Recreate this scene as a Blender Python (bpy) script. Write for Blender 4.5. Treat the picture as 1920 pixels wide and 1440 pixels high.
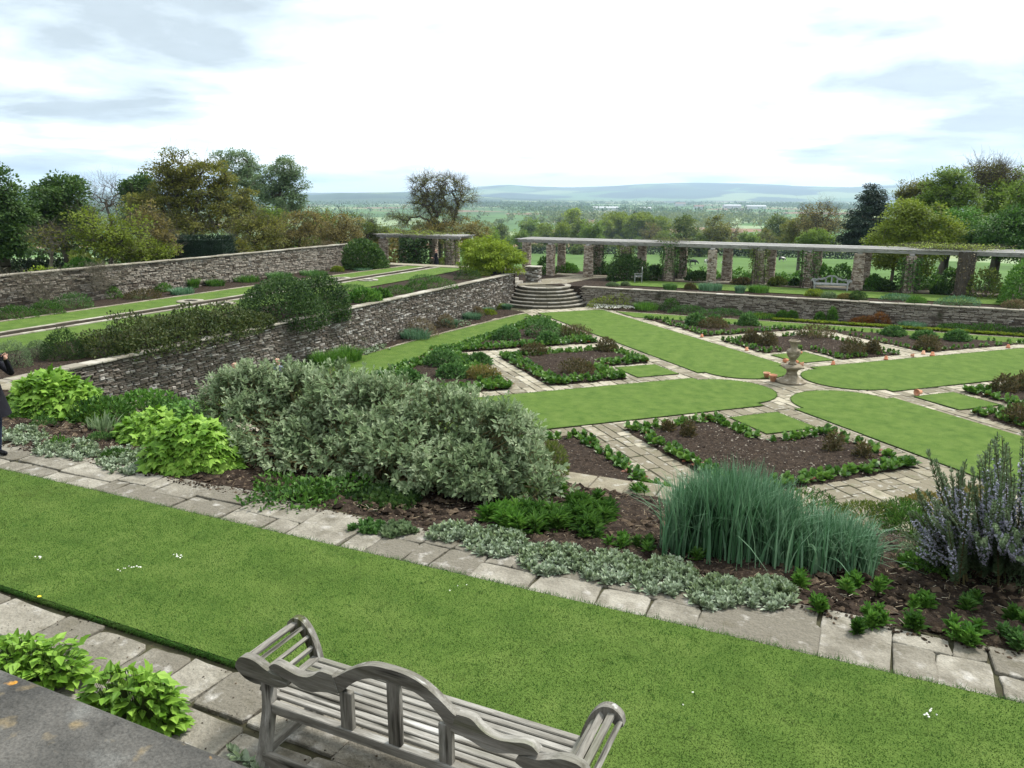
import bpy, math, random
import numpy as np
from mathutils import Matrix, Vector
for _o in list(bpy.data.objects): bpy.data.objects.remove(_o)
scene = bpy.context.scene
col = scene.collection
random.seed(7); rng = np.random.default_rng(7)
PI = math.pi

# ------------------------------------------------------------------ camera
FPX, PITCH, ROLL, YAW = 1442.245, 0.2412, 0.0028, math.radians(24.6426)
CAM = np.array([2.315, -31.066, 7.218])
cd = bpy.data.cameras.new('camera'); cam = bpy.data.objects.new('camera', cd); col.objects.link(cam)
cd.sensor_width = 36; cd.lens = 36*FPX/1920; cd.clip_start = 0.1; cd.clip_end = 40000
cam.matrix_world = Matrix.Translation(CAM) @ Matrix.Rotation(YAW, 4, 'Z') @ Matrix.Rotation(PI/2-PITCH, 4, 'X') @ Matrix.Rotation(ROLL, 4, 'Z')
scene.camera = cam

# ------------------------------------------------------------------ sky, sun, exposure
SUN_EL, SUN_AZ = math.radians(54), math.radians(32)      # azimuth: compass style from +Y towards +X
w = bpy.data.worlds.new('World'); scene.world = w; w.use_nodes = True
nt = w.node_tree; nt.nodes.clear()
def N(t, **k):
    n = nt.nodes.new(t)
    for a, b in k.items():
        if a.startswith('i_'):
            key = a[2:]; key = int(key) if key.isdigit() else key
            n.inputs[key].default_value = b
        else: setattr(n, a, b)
    return n
L = lambda a, b: nt.links.new(a, b)
out = N('ShaderNodeOutputWorld'); bg = N('ShaderNodeBackground'); bg.inputs[1].default_value = 0.060
sky = N('ShaderNodeTexSky', sky_type='NISHITA', sun_disc=False, sun_elevation=SUN_EL, sun_rotation=SUN_AZ, air_density=1.0, dust_density=2.0)
tc = N('ShaderNodeTexCoord')
sep = N('ShaderNodeSeparateXYZ'); L(tc.outputs['Generated'], sep.inputs[0])
# project the view direction on a cloud layer overhead so that clouds flatten towards the horizon
zc = N('ShaderNodeMath', operation='ADD', i_1=0.12); L(sep.outputs[2], zc.inputs[0])
zm = N('ShaderNodeMath', operation='MAXIMUM', i_1=0.06); L(zc.outputs[0], zm.inputs[0])
dx = N('ShaderNodeMath', operation='DIVIDE'); L(sep.outputs[0], dx.inputs[0]); L(zm.outputs[0], dx.inputs[1])
dy = N('ShaderNodeMath', operation='DIVIDE'); L(sep.outputs[1], dy.inputs[0]); L(zm.outputs[0], dy.inputs[1])
cmb = N('ShaderNodeCombineXYZ'); L(dx.outputs[0], cmb.inputs[0]); L(dy.outputs[0], cmb.inputs[1])
n1 = N('ShaderNodeTexNoise', i_Scale=1.15, i_Detail=7.0, i_Roughness=0.55, i_Distortion=0.25); L(cmb.outputs[0], n1.inputs['Vector'])
n2 = N('ShaderNodeTexNoise', i_Scale=1.9, i_Detail=6.0, i_Roughness=0.6); L(cmb.outputs[0], n2.inputs['Vector'])
def blob(px, py, inner, outer, amp):
    """a cloud bank centred on one direction of the sky"""
    x, y = px-960, py-720
    c, s = math.cos(PITCH), math.sin(PITCH)
    v = Vector((x/FPX, c + (-y/FPX)*s, -s + (-y/FPX)*c)); v.rotate(Matrix.Rotation(YAW, 3, 'Z')); v.normalize()
    d = N('ShaderNodeVectorMath', operation='SUBTRACT', i_1=v); L(tc.outputs['Generated'], d.inputs[0])
    sc = N('ShaderNodeVectorMath', operation='MULTIPLY', i_1=(1, 1, 2.6)); L(d.outputs[0], sc.inputs[0])
    ln = N('ShaderNodeVectorMath', operation='LENGTH'); L(sc.outputs[0], ln.inputs[0])
    mr = N('ShaderNodeMapRange', interpolation_type='SMOOTHSTEP', i_1=inner, i_2=outer, i_3=amp, i_4=0.0); L(ln.outputs['Value'], mr.inputs[0])
    return mr.outputs[0]
def addv(a, b):
    m = N('ShaderNodeMath', operation='ADD'); L(a, m.inputs[0]); L(b, m.inputs[1]); return m.outputs[0]
grey = addv(addv(blob(330, 20, 0.05, 0.36, 0.34), blob(1860, 150, 0.04, 0.36, 0.30)), blob(120, 215, 0.02, 0.30, 0.08))
clear = addv(blob(1000, 230, 0.12, 0.50, 0.17), blob(1890, 40, 0.0, 0.14, 0.22))
ns = N('ShaderNodeMath', operation='MULTIPLY_ADD', i_1=1.5, i_2=-0.27); L(n1.outputs['Fac'], ns.inputs[0])
g2 = N('ShaderNodeMath', operation='SUBTRACT'); L(addv(grey, ns.outputs[0]), g2.inputs[0]); L(clear, g2.inputs[1])
ramp = N('ShaderNodeValToRGB'); L(g2.outputs[0], ramp.inputs[0])
e = ramp.color_ramp; e.elements[0].position = 0.40; e.elements[0].color = (12.5, 12.5, 12.3, 1)
e.elements[1].position = 0.50; e.elements[1].color = (10.2, 11.6, 12.2, 1)
q = e.elements.new(0.60); q.color = (7.4, 8.5, 9.2, 1)
q = e.elements.new(0.80); q.color = (4.7, 5.4, 5.9, 1)
mx = N('ShaderNodeMixRGB', blend_type='MIX', i_0=0.96); L(sky.outputs[0], mx.inputs[1]); L(ramp.outputs[0], mx.inputs[2])
r2 = N('ShaderNodeMapRange', i_1=0.35, i_2=0.65, i_3=0.92, i_4=1.06); L(n2.outputs['Fac'], r2.inputs[0])
mm = N('ShaderNodeVectorMath', operation='SCALE'); L(mx.outputs[0], mm.inputs[0]); L(r2.outputs[0], mm.inputs['Scale'])
L(mm.outputs[0], bg.inputs[0]); L(bg.outputs[0], out.inputs[0])
sd = bpy.data.lights.new('sun', 'SUN'); sun = bpy.data.objects.new('sun', sd); col.objects.link(sun)
sd.energy = 2.2; sd.angle = math.radians(9); sd.color = (1.0, 0.95, 0.88)
sdir = Vector((math.sin(SUN_AZ)*math.cos(SUN_EL), math.cos(SUN_AZ)*math.cos(SUN_EL), math.sin(SUN_EL)))
sun.rotation_euler = (-sdir).to_track_quat('-Z', 'Y').to_euler(); sun.location = (0, 0, 60)
vs = scene.view_settings; vs.view_transform = 'Standard'; vs.look = 'None'; vs.gamma = 1; vs.use_curve_mapping = False
vs.exposure = 1.3
scene.cycles.use_denoising = True
scene.cycles.max_bounces = 6; scene.cycles.diffuse_bounces = 4; scene.cycles.glossy_bounces = 2
scene.cycles.transmission_bounces = 2; scene.cycles.transparent_max_bounces = 4; scene.cycles.volume_bounces = 0

# ------------------------------------------------------------------ places: a sight line of the photograph met with a plane
def sight(px, py):
    x, y = px-960, py-720
    cr, sr = math.cos(-ROLL), math.sin(-ROLL)
    x, y = cr*x-sr*y, sr*x+cr*y
    c, s = math.cos(PITCH), math.sin(PITCH)
    v = np.array([x/FPX, c-y/FPX*s, -s-y/FPX*c])
    cy, sy = math.cos(YAW), math.sin(YAW)
    return np.array([v[0]*cy-v[1]*sy, v[0]*sy+v[1]*cy, v[2]])
def at_z(px, py, z): d = sight(px, py); return CAM+d*((z-CAM[2])/d[2])
def at_d(px, py, D): d = sight(px, py); return CAM+d*(D/math.hypot(d[0], d[1]))
def at_x(px, py, X): d = sight(px, py); return CAM+d*((X-CAM[0])/d[0])
def at_y(px, py, Y): d = sight(px, py); return CAM+d*((Y-CAM[1])/d[1])

# ------------------------------------------------------------------ object helpers
def tag(o, label=None, cat=None, group=None, kind=None):
    if label: o['label'] = label
    if cat: o['category'] = cat
    if group: o['group'] = group
    if kind: o['kind'] = kind
    return o
def empty(name, loc=(0, 0, 0), rz=0.0, **k):
    o = bpy.data.objects.new(name, None); col.objects.link(o); o.location = loc; o.rotation_euler[2] = rz
    o.empty_display_size = 0.1
    return tag(o, **k)
def link(name, me, parent=None, loc=None, rz=None, **k):
    o = bpy.data.objects.new(name, me); col.objects.link(o)
    if parent is not None: o.parent = parent
    if loc is not None: o.location = loc
    if rz is not None: o.rotation_euler[2] = rz
    return tag(o, **k)
def copy_tree(o, parent=None):
    c = o.copy(); col.objects.link(c)
    if parent is not None: c.parent = parent
    for ch in list(o.children): copy_tree(ch, c)
    return c
class G:
    """collects geometry as arrays and links it as one mesh"""
    def __init__(s): s.V = []; s.F = []; s.A = []; s.n = 0
    def add(s, V, F, lv=0.0, mi=0):
        V = np.asarray(V, float).reshape(-1, 3)
        if len(V) == 0: return s
        for f in (F if isinstance(F, list) and len(F) and isinstance(F[0], np.ndarray) and F[0].ndim == 2 else [np.asarray(F)]):
            s.F.append((f+s.n, mi))
        s.V.append(V); s.A.append(np.broadcast_to(np.asarray(lv, float), (len(V),))); s.n += len(V)
        return s
    def mesh(s, name, mats, smooth=False):
        me = bpy.data.meshes.new(name)
        V = np.concatenate(s.V); A = np.concatenate(s.A)
        idx = np.concatenate([f.ravel() for f, m in s.F])
        tot = np.concatenate([np.full(len(f), f.shape[1]) for f, m in s.F])
        mi = np.concatenate([np.full(len(f), m) for f, m in s.F])
        st = np.concatenate([[0], np.cumsum(tot)[:-1]])
        me.vertices.add(len(V)); me.vertices.foreach_set('co', V.astype(np.float32).ravel())
        me.loops.add(len(idx)); me.loops.foreach_set('vertex_index', idx.astype(np.int32))
        me.polygons.add(len(tot)); me.polygons.foreach_set('loop_start', st.astype(np.int32)); me.polygons.foreach_set('loop_total', tot.astype(np.int32))
        me.polygons.foreach_set('material_index', mi.astype(np.int32))
        me.polygons.foreach_set('use_smooth', np.full(len(tot), bool(smooth)))
        a = me.attributes.new('lv', 'FLOAT', 'POINT'); a.data.foreach_set('value', A.astype(np.float32))
        for m in (mats if isinstance(mats, (list, tuple)) else [mats]): me.materials.append(m)
        me.update(calc_edges=True); me.validate()
        return me
    def obj(s, name, mats, parent=None, loc=None, rz=None, smooth=False, **k):
        return link(name, s.mesh(name, mats, smooth), parent, loc, rz, **k)
BOXF = np.array([[0,3,2,1],[4,5,6,7],[0,1,5,4],[1,2,6,5],[2,3,7,6],[3,0,4,7]])
def box(x0, x1, y0, y1, z0, z1):
    return np.array([[x0,y0,z0],[x1,y0,z0],[x1,y1,z0],[x0,y1,z0],[x0,y0,z1],[x1,y0,z1],[x1,y1,z1],[x0,y1,z1]], float), BOXF
def bevbox(x0, x1, y0, y1, z0, z1, b):
    """box with a small chamfer on every edge (24 verts)"""
    c = np.array([(x0+x1)/2, (y0+y1)/2, (z0+z1)/2]); h = np.array([x1-x0, y1-y0, z1-z0])/2
    b = min(b, *(h*0.45)); V = []; ix = {}
    for sx in (-1, 1):
        for sy in (-1, 1):
            for sz in (-1, 1):
                for ax in range(3):
                    p = np.array([sx, sy, sz])*(h-b); p[ax] += np.sign([sx, sy, sz][ax])*b
                    ix[(sx, sy, sz, ax)] = len(V); V.append(c+p)
    F = []; T = []
    for ax in range(3):
        o1, o2 = (ax+1) % 3, (ax+2) % 3
        for s in (-1, 1):
            q = []
            for a, d in ((-1,-1),(1,-1),(1,1),(-1,1)):
                k = [0,0,0]; k[ax] = s; k[o1] = a; k[o2] = d; q.append(ix[(*k, ax)])
            F.append(q if s > 0 else q[::-1])
        for a in (-1, 1):
            for d in (-1, 1):
                k1 = [0,0,0]; k1[o1] = a; k1[o2] = d; k1[ax] = -1; k2 = list(k1); k2[ax] = 1
                q = [ix[(*k1, o1)], ix[(*k2, o1)], ix[(*k2, o2)], ix[(*k1, o2)]]
                F.append(q if a*d < 0 else q[::-1])
    for sx in (-1, 1):
        for sy in (-1, 1):
            for sz in (-1, 1):
                t = [ix[(sx, sy, sz, k)] for k in range(3)]; T.append(t if sx*sy*sz > 0 else t[::-1])
    return np.array(V), [np.array(F), np.array(T)]
def prism(poly, z0, z1, ax=2, top=True):
    """polygon extruded along one axis; ax=1 takes (x, z) outlines and extrudes along y"""
    P = np.asarray(poly, float); n = len(P)
    def put(z):
        if ax == 2: return np.c_[P, np.full(n, z)]
        if ax == 1: return np.c_[P[:, 0], np.full(n, z), P[:, 1]]
        return np.c_[np.full(n, z), P]
    V = np.r_[put(z0), put(z1)]; i = np.arange(n); j = (i+1) % n
    return V, [np.c_[i, j, j+n, i+n], np.array([i[::-1]]), np.array([i+n])]
def strip(top, bot, y0, y1):
    """band between two outlines (x, z) of equal length, extruded along y"""
    T = np.asarray(top, float); B = np.asarray(bot, float); n = len(T)
    def put(P, y): return np.c_[P[:, 0], np.full(n, y), P[:, 1]]
    V = np.r_[put(T, y0), put(B, y0), put(T, y1), put(B, y1)]; i = np.arange(n-1)
    F = [np.c_[i+n, i+n+1, i+1, i], np.c_[i+2*n, i+2*n+1, i+3*n+1, i+3*n], np.c_[i, i+1, i+2*n+1, i+2*n], np.c_[i+3*n, i+3*n+1, i+n+1, i+n],
         np.array([[0, 2*n, 3*n, n], [n-1, 2*n-1, 4*n-1, 3*n-1]])]
    return V, F
def norm(v): return v/np.maximum(np.linalg.norm(v, axis=-1, keepdims=True), 1e-9)
def segs(A, B, ra, rb, sides=4):
    """frustums from A to B, all at once"""
    A = np.asarray(A, float).reshape(-1, 3); B = np.asarray(B, float).reshape(-1, 3); m = len(A)
    ra = np.broadcast_to(ra, (m,)); rb = np.broadcast_to(rb, (m,))
    d = norm(B-A); ref = np.where(np.abs(d[:, 2:3]) > 0.9, [[1., 0, 0]], [[0, 0, 1.]])
    u = norm(np.cross(d, ref)); v = np.cross(d, u)
    a = np.arange(sides)*2*PI/sides
    R = u[:, None]*np.cos(a)[None, :, None]+v[:, None]*np.sin(a)[None, :, None]
    V = np.concatenate([A[:, None]+R*ra[:, None, None], B[:, None]+R*rb[:, None, None]], 1)
    k = np.arange(sides); k2 = (k+1) % sides
    F = np.c_[k, k2, k2+sides, k+sides][None]+(np.arange(m)*2*sides)[:, None, None]
    return V.reshape(-1, 3), F.reshape(-1, 4)
def tube(P, R, sides=8, cap=True):
    P = np.asarray(P, float); n = len(P); R = np.broadcast_to(R, (n,))
    t = np.gradient(P, axis=0); t = norm(t)
    u = norm(np.cross(t[0], [0, 0, 1.] if abs(t[0][2]) < 0.9 else [1., 0, 0])); V = []
    a = np.arange(sides)*2*PI/sides
    for i in range(n):
        u = norm(u-t[i]*np.dot(u, t[i])); v = np.cross(t[i], u)
        V.append(P[i]+R[i]*(np.cos(a)[:, None]*u+np.sin(a)[:, None]*v))
    V = np.concatenate(V); k = np.arange(sides); k2 = (k+1) % sides
    F = np.concatenate([np.c_[k, k2, k2+sides, k+sides]+i*sides for i in range(n-1)])
    out = [F]
    if cap: out += [np.array([k[::-1]]), np.array([k+(n-1)*sides])]
    return V, out
def lathe(prof, sides=24):
    P = np.asarray(prof, float); n = len(P); a = np.arange(sides)*2*PI/sides
    V = np.stack([P[:, None, 0]*np.cos(a), P[:, None, 0]*np.sin(a), np.repeat(P[:, 1:2], sides, 1)], -1).reshape(-1, 3)
    k = np.arange(sides); k2 = (k+1) % sides
    F = np.concatenate([np.c_[k, k2, k2+sides, k+sides]+i*sides for i in range(n-1)])
    return V, [F, np.array([k[::-1]]), np.array([k+(n-1)*sides])]
# ------------------------------------------------------------------ leaves
def tm(V, F): return np.array(V, float), np.array(F)
T_DIA = tm([(0,0,0),(.3,.5,.06),(0,1,-.06),(-.3,.5,.06)], [[0,1,2,3]])
T_OVAL = tm([(0,0,0),(.27,.35,.05),(.22,.72,.03),(0,1,-.08),(-.22,.72,.03),(-.27,.35,.05)], [[0,1,2,3],[0,3,4,5]])
T_ROUND = tm([(0,0,0),(.36,.3,.07),(.38,.7,.06),(0,1,-.06),(-.38,.7,.06),(-.36,.3,.07)], [[0,1,2,3],[0,3,4,5]])
T_LANCE = tm([(0,0,0),(.12,.4,.04),(.08,.75,.0),(0,1,-.14),(-.08,.75,.0),(-.12,.4,.04)], [[0,1,2,3],[0,3,4,5]])
T_NEEDLE = tm([(-.06,0,0),(.06,0,0),(0,1,-.05)], [[0,1,2]])
_m = [(0,0),(.30,-.10),(.52,.18),(.34,.30),(.50,.62),(.22,.58),(0,1.0),(-.22,.58),(-.50,.62),(-.34,.30),(-.52,.18),(-.30,-.10)]
T_MAPLE = tm([(x, y, -.22*abs(x)-.10*y*y) for x, y in _m]+[(0,.35,.05)], [[12,i,(i+1) % 12] for i in range(12)])
def scatter(T, P, D, Nn, s, wide=1.0):
    V, F = T; P = np.asarray(P, float); m = len(P)
    y = norm(np.asarray(D, float)); x = norm(np.cross(y, np.asarray(Nn, float))); z = np.cross(x, y)
    s = np.broadcast_to(s, (m,))[:, None, None]
    W = P[:, None]+s*(V[None, :, 0:1]*wide*x[:, None]+V[None, :, 1:2]*y[:, None]+V[None, :, 2:3]*z[:, None])
    FF = F[None]+(np.arange(m)*len(V))[:, None, None]
    return W.reshape(-1, 3), FF.reshape(-1, F.shape[1])
def lvs(r, m, T): return np.repeat(r.random(m), len(T[0]))
def blades(r, P, h, lean, width, az=None, segn=4, curve=1.0):
    """curved grass blades from base points P"""
    m = len(P); h = np.broadcast_to(h, (m,)); lean = np.broadcast_to(lean, (m,))
    az = r.random(m)*2*PI if az is None else az
    o = np.c_[np.cos(az), np.sin(az), np.zeros(m)]; side = np.c_[-np.sin(az), np.cos(az), np.zeros(m)]
    t = np.linspace(0, 1, segn+1); V = []
    for k in t:
        c = P+o*(h*lean*(k**(1+curve)))[:, None]; c[:, 2] += h*(k-0.5*np.minimum(lean, 1.4)*k*k*0.75*curve)
        wd = width*(1-k**2)*0.5+0.0008
        V += [c-side*np.reshape(wd, (-1, 1)) if np.ndim(wd) else c-side*wd, c+side*np.reshape(wd, (-1, 1)) if np.ndim(wd) else c+side*wd]
    V = np.stack(V, 1); b = (np.arange(m)*2*(segn+1))[:, None, None]
    F = np.array([[2*i, 2*i+1, 2*i+3, 2*i+2] for i in range(segn)])[None]+b
    return V.reshape(-1, 3), F.reshape(-1, 4), 2*(segn+1)
# ------------------------------------------------------------------ materials
def M(name, cols, nscale=3.0, rough=0.85, bump=0.0, bscale=30.0, spec=0.25, coord='Object', mixlv=0.0, rnd=0.0, detail=5.0, stretch=(1, 1, 1), spots=None, trans=0.0, cov=None, bdist=0.02, grain=0.0, gscale=90.0):
    """noise-driven colours; mixlv / rnd add the piece's own value and the object's own random value to the ramp"""
    m = bpy.data.materials.new(name); m.use_nodes = True
    t = m.node_tree; t.nodes.clear(); nd = t.nodes; ln = t.links.new
    o = nd.new('ShaderNodeOutputMaterial'); b = nd.new('ShaderNodeBsdfPrincipled')
    b.inputs['Roughness'].default_value = rough; b.inputs['Specular IOR Level'].default_value = spec
    tcn = nd.new('ShaderNodeTexCoord'); vec = tcn.outputs[coord]
    oi = nd.new('ShaderNodeObjectInfo')
    if rnd:
        sc = nd.new('ShaderNodeVectorMath'); sc.operation = 'SCALE'; sc.inputs[0].default_value = (37, 91, 53); ln(oi.outputs['Random'], sc.inputs['Scale'])
        ad = nd.new('ShaderNodeVectorMath'); ad.operation = 'ADD'; ln(vec, ad.inputs[0]); ln(sc.outputs[0], ad.inputs[1]); vec = ad.outputs[0]
    mp = nd.new('ShaderNodeMapping'); mp.inputs['Scale'].default_value = stretch; ln(vec, mp.inputs[0]); vec = mp.outputs[0]
    no = nd.new('ShaderNodeTexNoise'); no.inputs['Scale'].default_value = nscale; no.inputs['Detail'].default_value = detail; no.inputs['Roughness'].default_value = 0.6
    ln(vec, no.inputs['Vector']); val = no.outputs['Fac']
    def comb(a, src, f):
        s = nd.new('ShaderNodeMath'); s.operation = 'MULTIPLY_ADD'; ln(src, s.inputs[0]); s.inputs[1].default_value = f; s.inputs[2].default_value = -f/2
        q = nd.new('ShaderNodeMath'); q.operation = 'ADD'; ln(a, q.inputs[0]); ln(s.outputs[0], q.inputs[1]); return q.outputs[0]
    if mixlv:
        at = nd.new('ShaderNodeAttribute'); at.attribute_name = 'lv'; val = comb(val, at.outputs['Fac'], mixlv)
    if rnd: val = comb(val, oi.outputs['Random'], rnd)
    r = nd.new('ShaderNodeValToRGB'); ln(val, r.inputs[0]); el = r.color_ramp.elements
    n = len(cols); lo, hi = 0.28, 0.72
    for i, c in enumerate(cols):
        p = lo+(hi-lo)*i/max(1, n-1)
        if i < 2: el[i].position = p; el[i].color = (*c, 1)
        else: k = el.new(p); k.color = (*c, 1)
    cl = r.outputs[0]
    for sp in (spots or []):
        ns = nd.new('ShaderNodeTexNoise'); ns.inputs['Scale'].default_value = sp[1]; ns.inputs['Detail'].default_value = 4; ln(vec, ns.inputs['Vector'])
        mr = nd.new('ShaderNodeMapRange'); mr.inputs[1].default_value = sp[2]; mr.inputs[2].default_value = sp[3]; ln(ns.outputs['Fac'], mr.inputs[0])
        mxn = nd.new('ShaderNodeMixRGB'); ln(mr.outputs[0], mxn.inputs[0]); ln(cl, mxn.inputs[1]); mxn.inputs[2].default_value = (*sp[0], 1); cl = mxn.outputs[0]
    if grain:
        ng = nd.new('ShaderNodeTexNoise'); ng.inputs['Scale'].default_value = gscale; ng.inputs['Detail'].default_value = 4; ng.inputs['Roughness'].default_value = .7; ln(vec, ng.inputs['Vector'])
        mg = nd.new('ShaderNodeMapRange'); mg.inputs[1].default_value = .3; mg.inputs[2].default_value = .7; mg.inputs[3].default_value = 1-grain; mg.inputs[4].default_value = 1+grain; ln(ng.outputs['Fac'], mg.inputs[0])
        vg = nd.new('ShaderNodeVectorMath'); vg.operation = 'SCALE'; ln(cl, vg.inputs[0]); ln(mg.outputs[0], vg.inputs['Scale']); cl = vg.outputs[0]
    ln(cl, b.inputs['Base Color'])
    if bump:
        nb = nd.new('ShaderNodeTexNoise'); nb.inputs['Scale'].default_value = bscale; nb.inputs['Detail'].default_value = 6; ln(vec, nb.inputs['Vector'])
        bp = nd.new('ShaderNodeBump'); bp.inputs['Strength'].default_value = bump; bp.inputs['Distance'].default_value = bdist; ln(nb.outputs['Fac'], bp.inputs['Height']); ln(bp.outputs[0], b.inputs['Normal'])
    sh = b.outputs[0]
    if trans:
        tr = nd.new('ShaderNodeBsdfTranslucent'); ln(cl, tr.inputs[0]); mxs = nd.new('ShaderNodeMixShader'); mxs.inputs[0].default_value = trans
        ln(sh, mxs.inputs[1]); ln(tr.outputs[0], mxs.inputs[2]); sh = mxs.outputs[0]
    ln(sh, o.inputs[0])
    return m
def LM(name, *cols, trans=0.30, nscale=1.4, rough=0.55, spec=0.25, mixlv=0.55):
    return M(name, cols, nscale=nscale, rough=rough, spec=spec, mixlv=mixlv, trans=trans, detail=3)
# ------------------------------------------------------------------ material palette
m_lawn = M('lawn grass', [(.056,.104,.018),(.080,.136,.025),(.108,.165,.035)], nscale=2.2, detail=10, rough=.95, bump=.9, bscale=70, spec=.1, grain=.16, gscale=55, spots=[((.112,.165,.038),1.6,.50,.85),((.054,.104,.017),4.1,.55,.85)], bdist=.03)
m_lawnedge = M('lawn edge earth', [(.02,.016,.008),(.035,.04,.012)], nscale=9, rough=1, bump=.6)
m_blade = M('grass blades', [(.020,.072,.008),(.035,.098,.013),(.056,.122,.020)], nscale=1.3, detail=9, rough=.7, spec=.1, mixlv=.3, trans=.2, spots=[((.098,.112,.034),.95,.54,.80),((.018,.066,.007),3.4,.56,.72),((.027,.072,.009),2.6,.56,.80)])
m_tuft = M('coarse grass tufts', [(.028,.080,.010),(.045,.108,.015),(.085,.125,.032)], nscale=.7, rough=.7, spec=.1, mixlv=1.1, trans=.2)
m_soil = M('garden soil', [(.014,.010,.008),(.032,.023,.017),(.064,.047,.035)], nscale=9, rough=1, bump=1.0, bscale=34, spec=.1, spots=[((.13,.10,.07),23,.60,.70)], bdist=.05)
m_clod = M('soil clods', [(.014,.010,.007),(.036,.026,.018),(.095,.070,.048)], nscale=9, rough=1, bump=.7, bscale=60, spec=.1, mixlv=.6)
m_flag = M('flagstone', [(.142,.130,.104),(.228,.212,.174),(.315,.297,.25)], nscale=3.2, rough=.92, bump=1.0, bscale=24, spec=.15, mixlv=.3, rnd=.40, detail=9, grain=.22, gscale=60, spots=[((.37,.355,.325),7,.58,.80),((.105,.095,.068),4.2,.55,.78)], bdist=.022)
m_flag2 = M('plat paving', [(.165,.146,.105),(.245,.220,.162),(.34,.31,.24)], nscale=2.6, rough=.92, bump=.9, bscale=18, spec=.15, mixlv=.45, rnd=.45, detail=9, grain=.2, gscale=40, spots=[((.37,.36,.325),5,.57,.76),((.11,.11,.062),2.6,.56,.76)], bdist=.02)
m_joint = M('paving joints', [(.035,.03,.018),(.06,.06,.03)], nscale=5, rough=1, bump=.5)
m_stone = M('wall stone', [(.12,.102,.082),(.245,.218,.186),(.37,.345,.305),(.52,.51,.485)], nscale=3.5, rough=.95, bump=.9, bscale=22, spec=.15, mixlv=.85, rnd=.85, stretch=(.8,.8,2.4), grain=.25, gscale=45, spots=[((.38,.38,.375),4.6,.58,.74),((.055,.06,.025),1.1,.60,.76)], bdist=.03)
m_stone2 = M('terrace wall stone', [(.088,.071,.055),(.185,.158,.127),(.295,.264,.22)], nscale=3.5, rough=.95, bump=.9, bscale=22, spec=.15, mixlv=.75, rnd=.75, spots=[((.26,.255,.245),3.4,.64,.72),((.045,.045,.02),1.1,.60,.76)], bdist=.03)
m_pillar = M('pillar stone', [(.19,.145,.105),(.35,.288,.226),(.46,.405,.335)], nscale=3.5, rough=.95, bump=.9, bscale=22, spec=.15, mixlv=.8, spots=[((.30,.27,.22),2.6,.62,.72)], bdist=.03)
m_core = M('wall joint core', [(.045,.038,.030),(.075,.065,.052)], nscale=6, rough=1)  # dark backing that shows in the joints between stones
m_coping = M('coping stone', [(.22,.20,.16),(.32,.30,.25),(.42,.40,.35)], nscale=2.4, rough=.95, bump=.6, bscale=18, mixlv=.3, rnd=.5, spots=[((.16,.15,.09),2.5,.58,.75)])
m_parapet = M('parapet stone', [(.040,.040,.038),(.072,.070,.064),(.115,.11,.10)], nscale=7, rough=.97, bump=.9, bscale=55, spec=.1, detail=10, grain=.35, gscale=170, spots=[((.20,.155,.085),13,.58,.72),((.38,.19,.03),17,.68,.73),((.15,.15,.14),8.0,.56,.74),((.028,.028,.026),14,.58,.75)], bdist=.012)
m_stepst = M('step stone', [(.17,.155,.12),(.26,.24,.20),(.36,.34,.30)], nscale=2.5, rough=.95, bump=.7, bscale=18, rnd=.4)
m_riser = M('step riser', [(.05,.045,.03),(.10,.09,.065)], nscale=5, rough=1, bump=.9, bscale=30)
m_oak = M('weathered teak', [(.112,.105,.089),(.205,.196,.173),(.315,.305,.278)], nscale=22, rough=.9, bump=.8, bscale=60, spec=.1, rnd=.2, detail=8, stretch=(.10,1.0,1.0), grain=.22, gscale=110, spots=[((.085,.088,.055),3,.55,.80),((.045,.043,.036),9,.585,.64),((.42,.42,.40),13,.62,.72),((.075,.085,.030),4.5,.60,.76)], bdist=.006)
m_oakv = M('weathered teak upright', [(.112,.105,.089),(.205,.196,.173),(.315,.305,.278)], nscale=22, rough=.9, bump=.8, bscale=60, spec=.1, rnd=.2, detail=8, stretch=(1.0,1.0,.10), grain=.22, gscale=110, spots=[((.085,.088,.055),3,.55,.80),((.045,.043,.036),9,.585,.64),((.42,.42,.40),13,.62,.72),((.075,.085,.030),4.5,.60,.76)], bdist=.006)
m_oaky = M('weathered teak arm slat', [(.112,.105,.089),(.205,.196,.173),(.315,.305,.278)], nscale=22, rough=.9, bump=.8, bscale=60, spec=.1, rnd=.2, detail=8, stretch=(1.0,.10,1.0), grain=.22, gscale=110, spots=[((.085,.088,.055),3,.55,.80),((.045,.043,.036),9,.585,.64),((.42,.42,.40),13,.62,.72),((.075,.085,.030),4.5,.60,.76)], bdist=.006)
m_beam = M('pergola oak', [(.22,.213,.197),(.30,.293,.275),(.39,.382,.362)], nscale=4, rough=.9, bump=.4, bscale=20, rnd=.3, stretch=(.2,1.5,1.5))
m_urn = M('urn stone', [(.12,.10,.068),(.20,.17,.12),(.29,.25,.19)], nscale=5, rough=.95, bump=.6, bscale=25, spots=[((.40,.37,.31),5,.62,.70),((.07,.06,.03),4,.60,.72)])
m_pot = M('terracotta', [(.33,.13,.07),(.45,.20,.11),(.52,.30,.20)], nscale=8, rough=.9, rnd=.5, bump=.2)
m_water = bpy.data.materials.new('rill water'); m_water.use_nodes = True
_b = m_water.node_tree.nodes['Principled BSDF']; _b.inputs['Base Color'].default_value = (.012,.014,.010,1); _b.inputs['Roughness'].default_value = .06
m_bark = M('bark', [(.035,.028,.020),(.065,.055,.042),(.10,.09,.075)], nscale=4, rough=1, bump=.6, bscale=14, stretch=(1,1,.3))
m_barkpale = M('pale bark', [(.09,.08,.055),(.15,.135,.10),(.21,.195,.15)], nscale=4, rough=1, bump=.4, bscale=14)
m_twig = M('twigs', [(.055,.045,.035),(.095,.082,.065)], nscale=3, rough=1)
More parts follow.
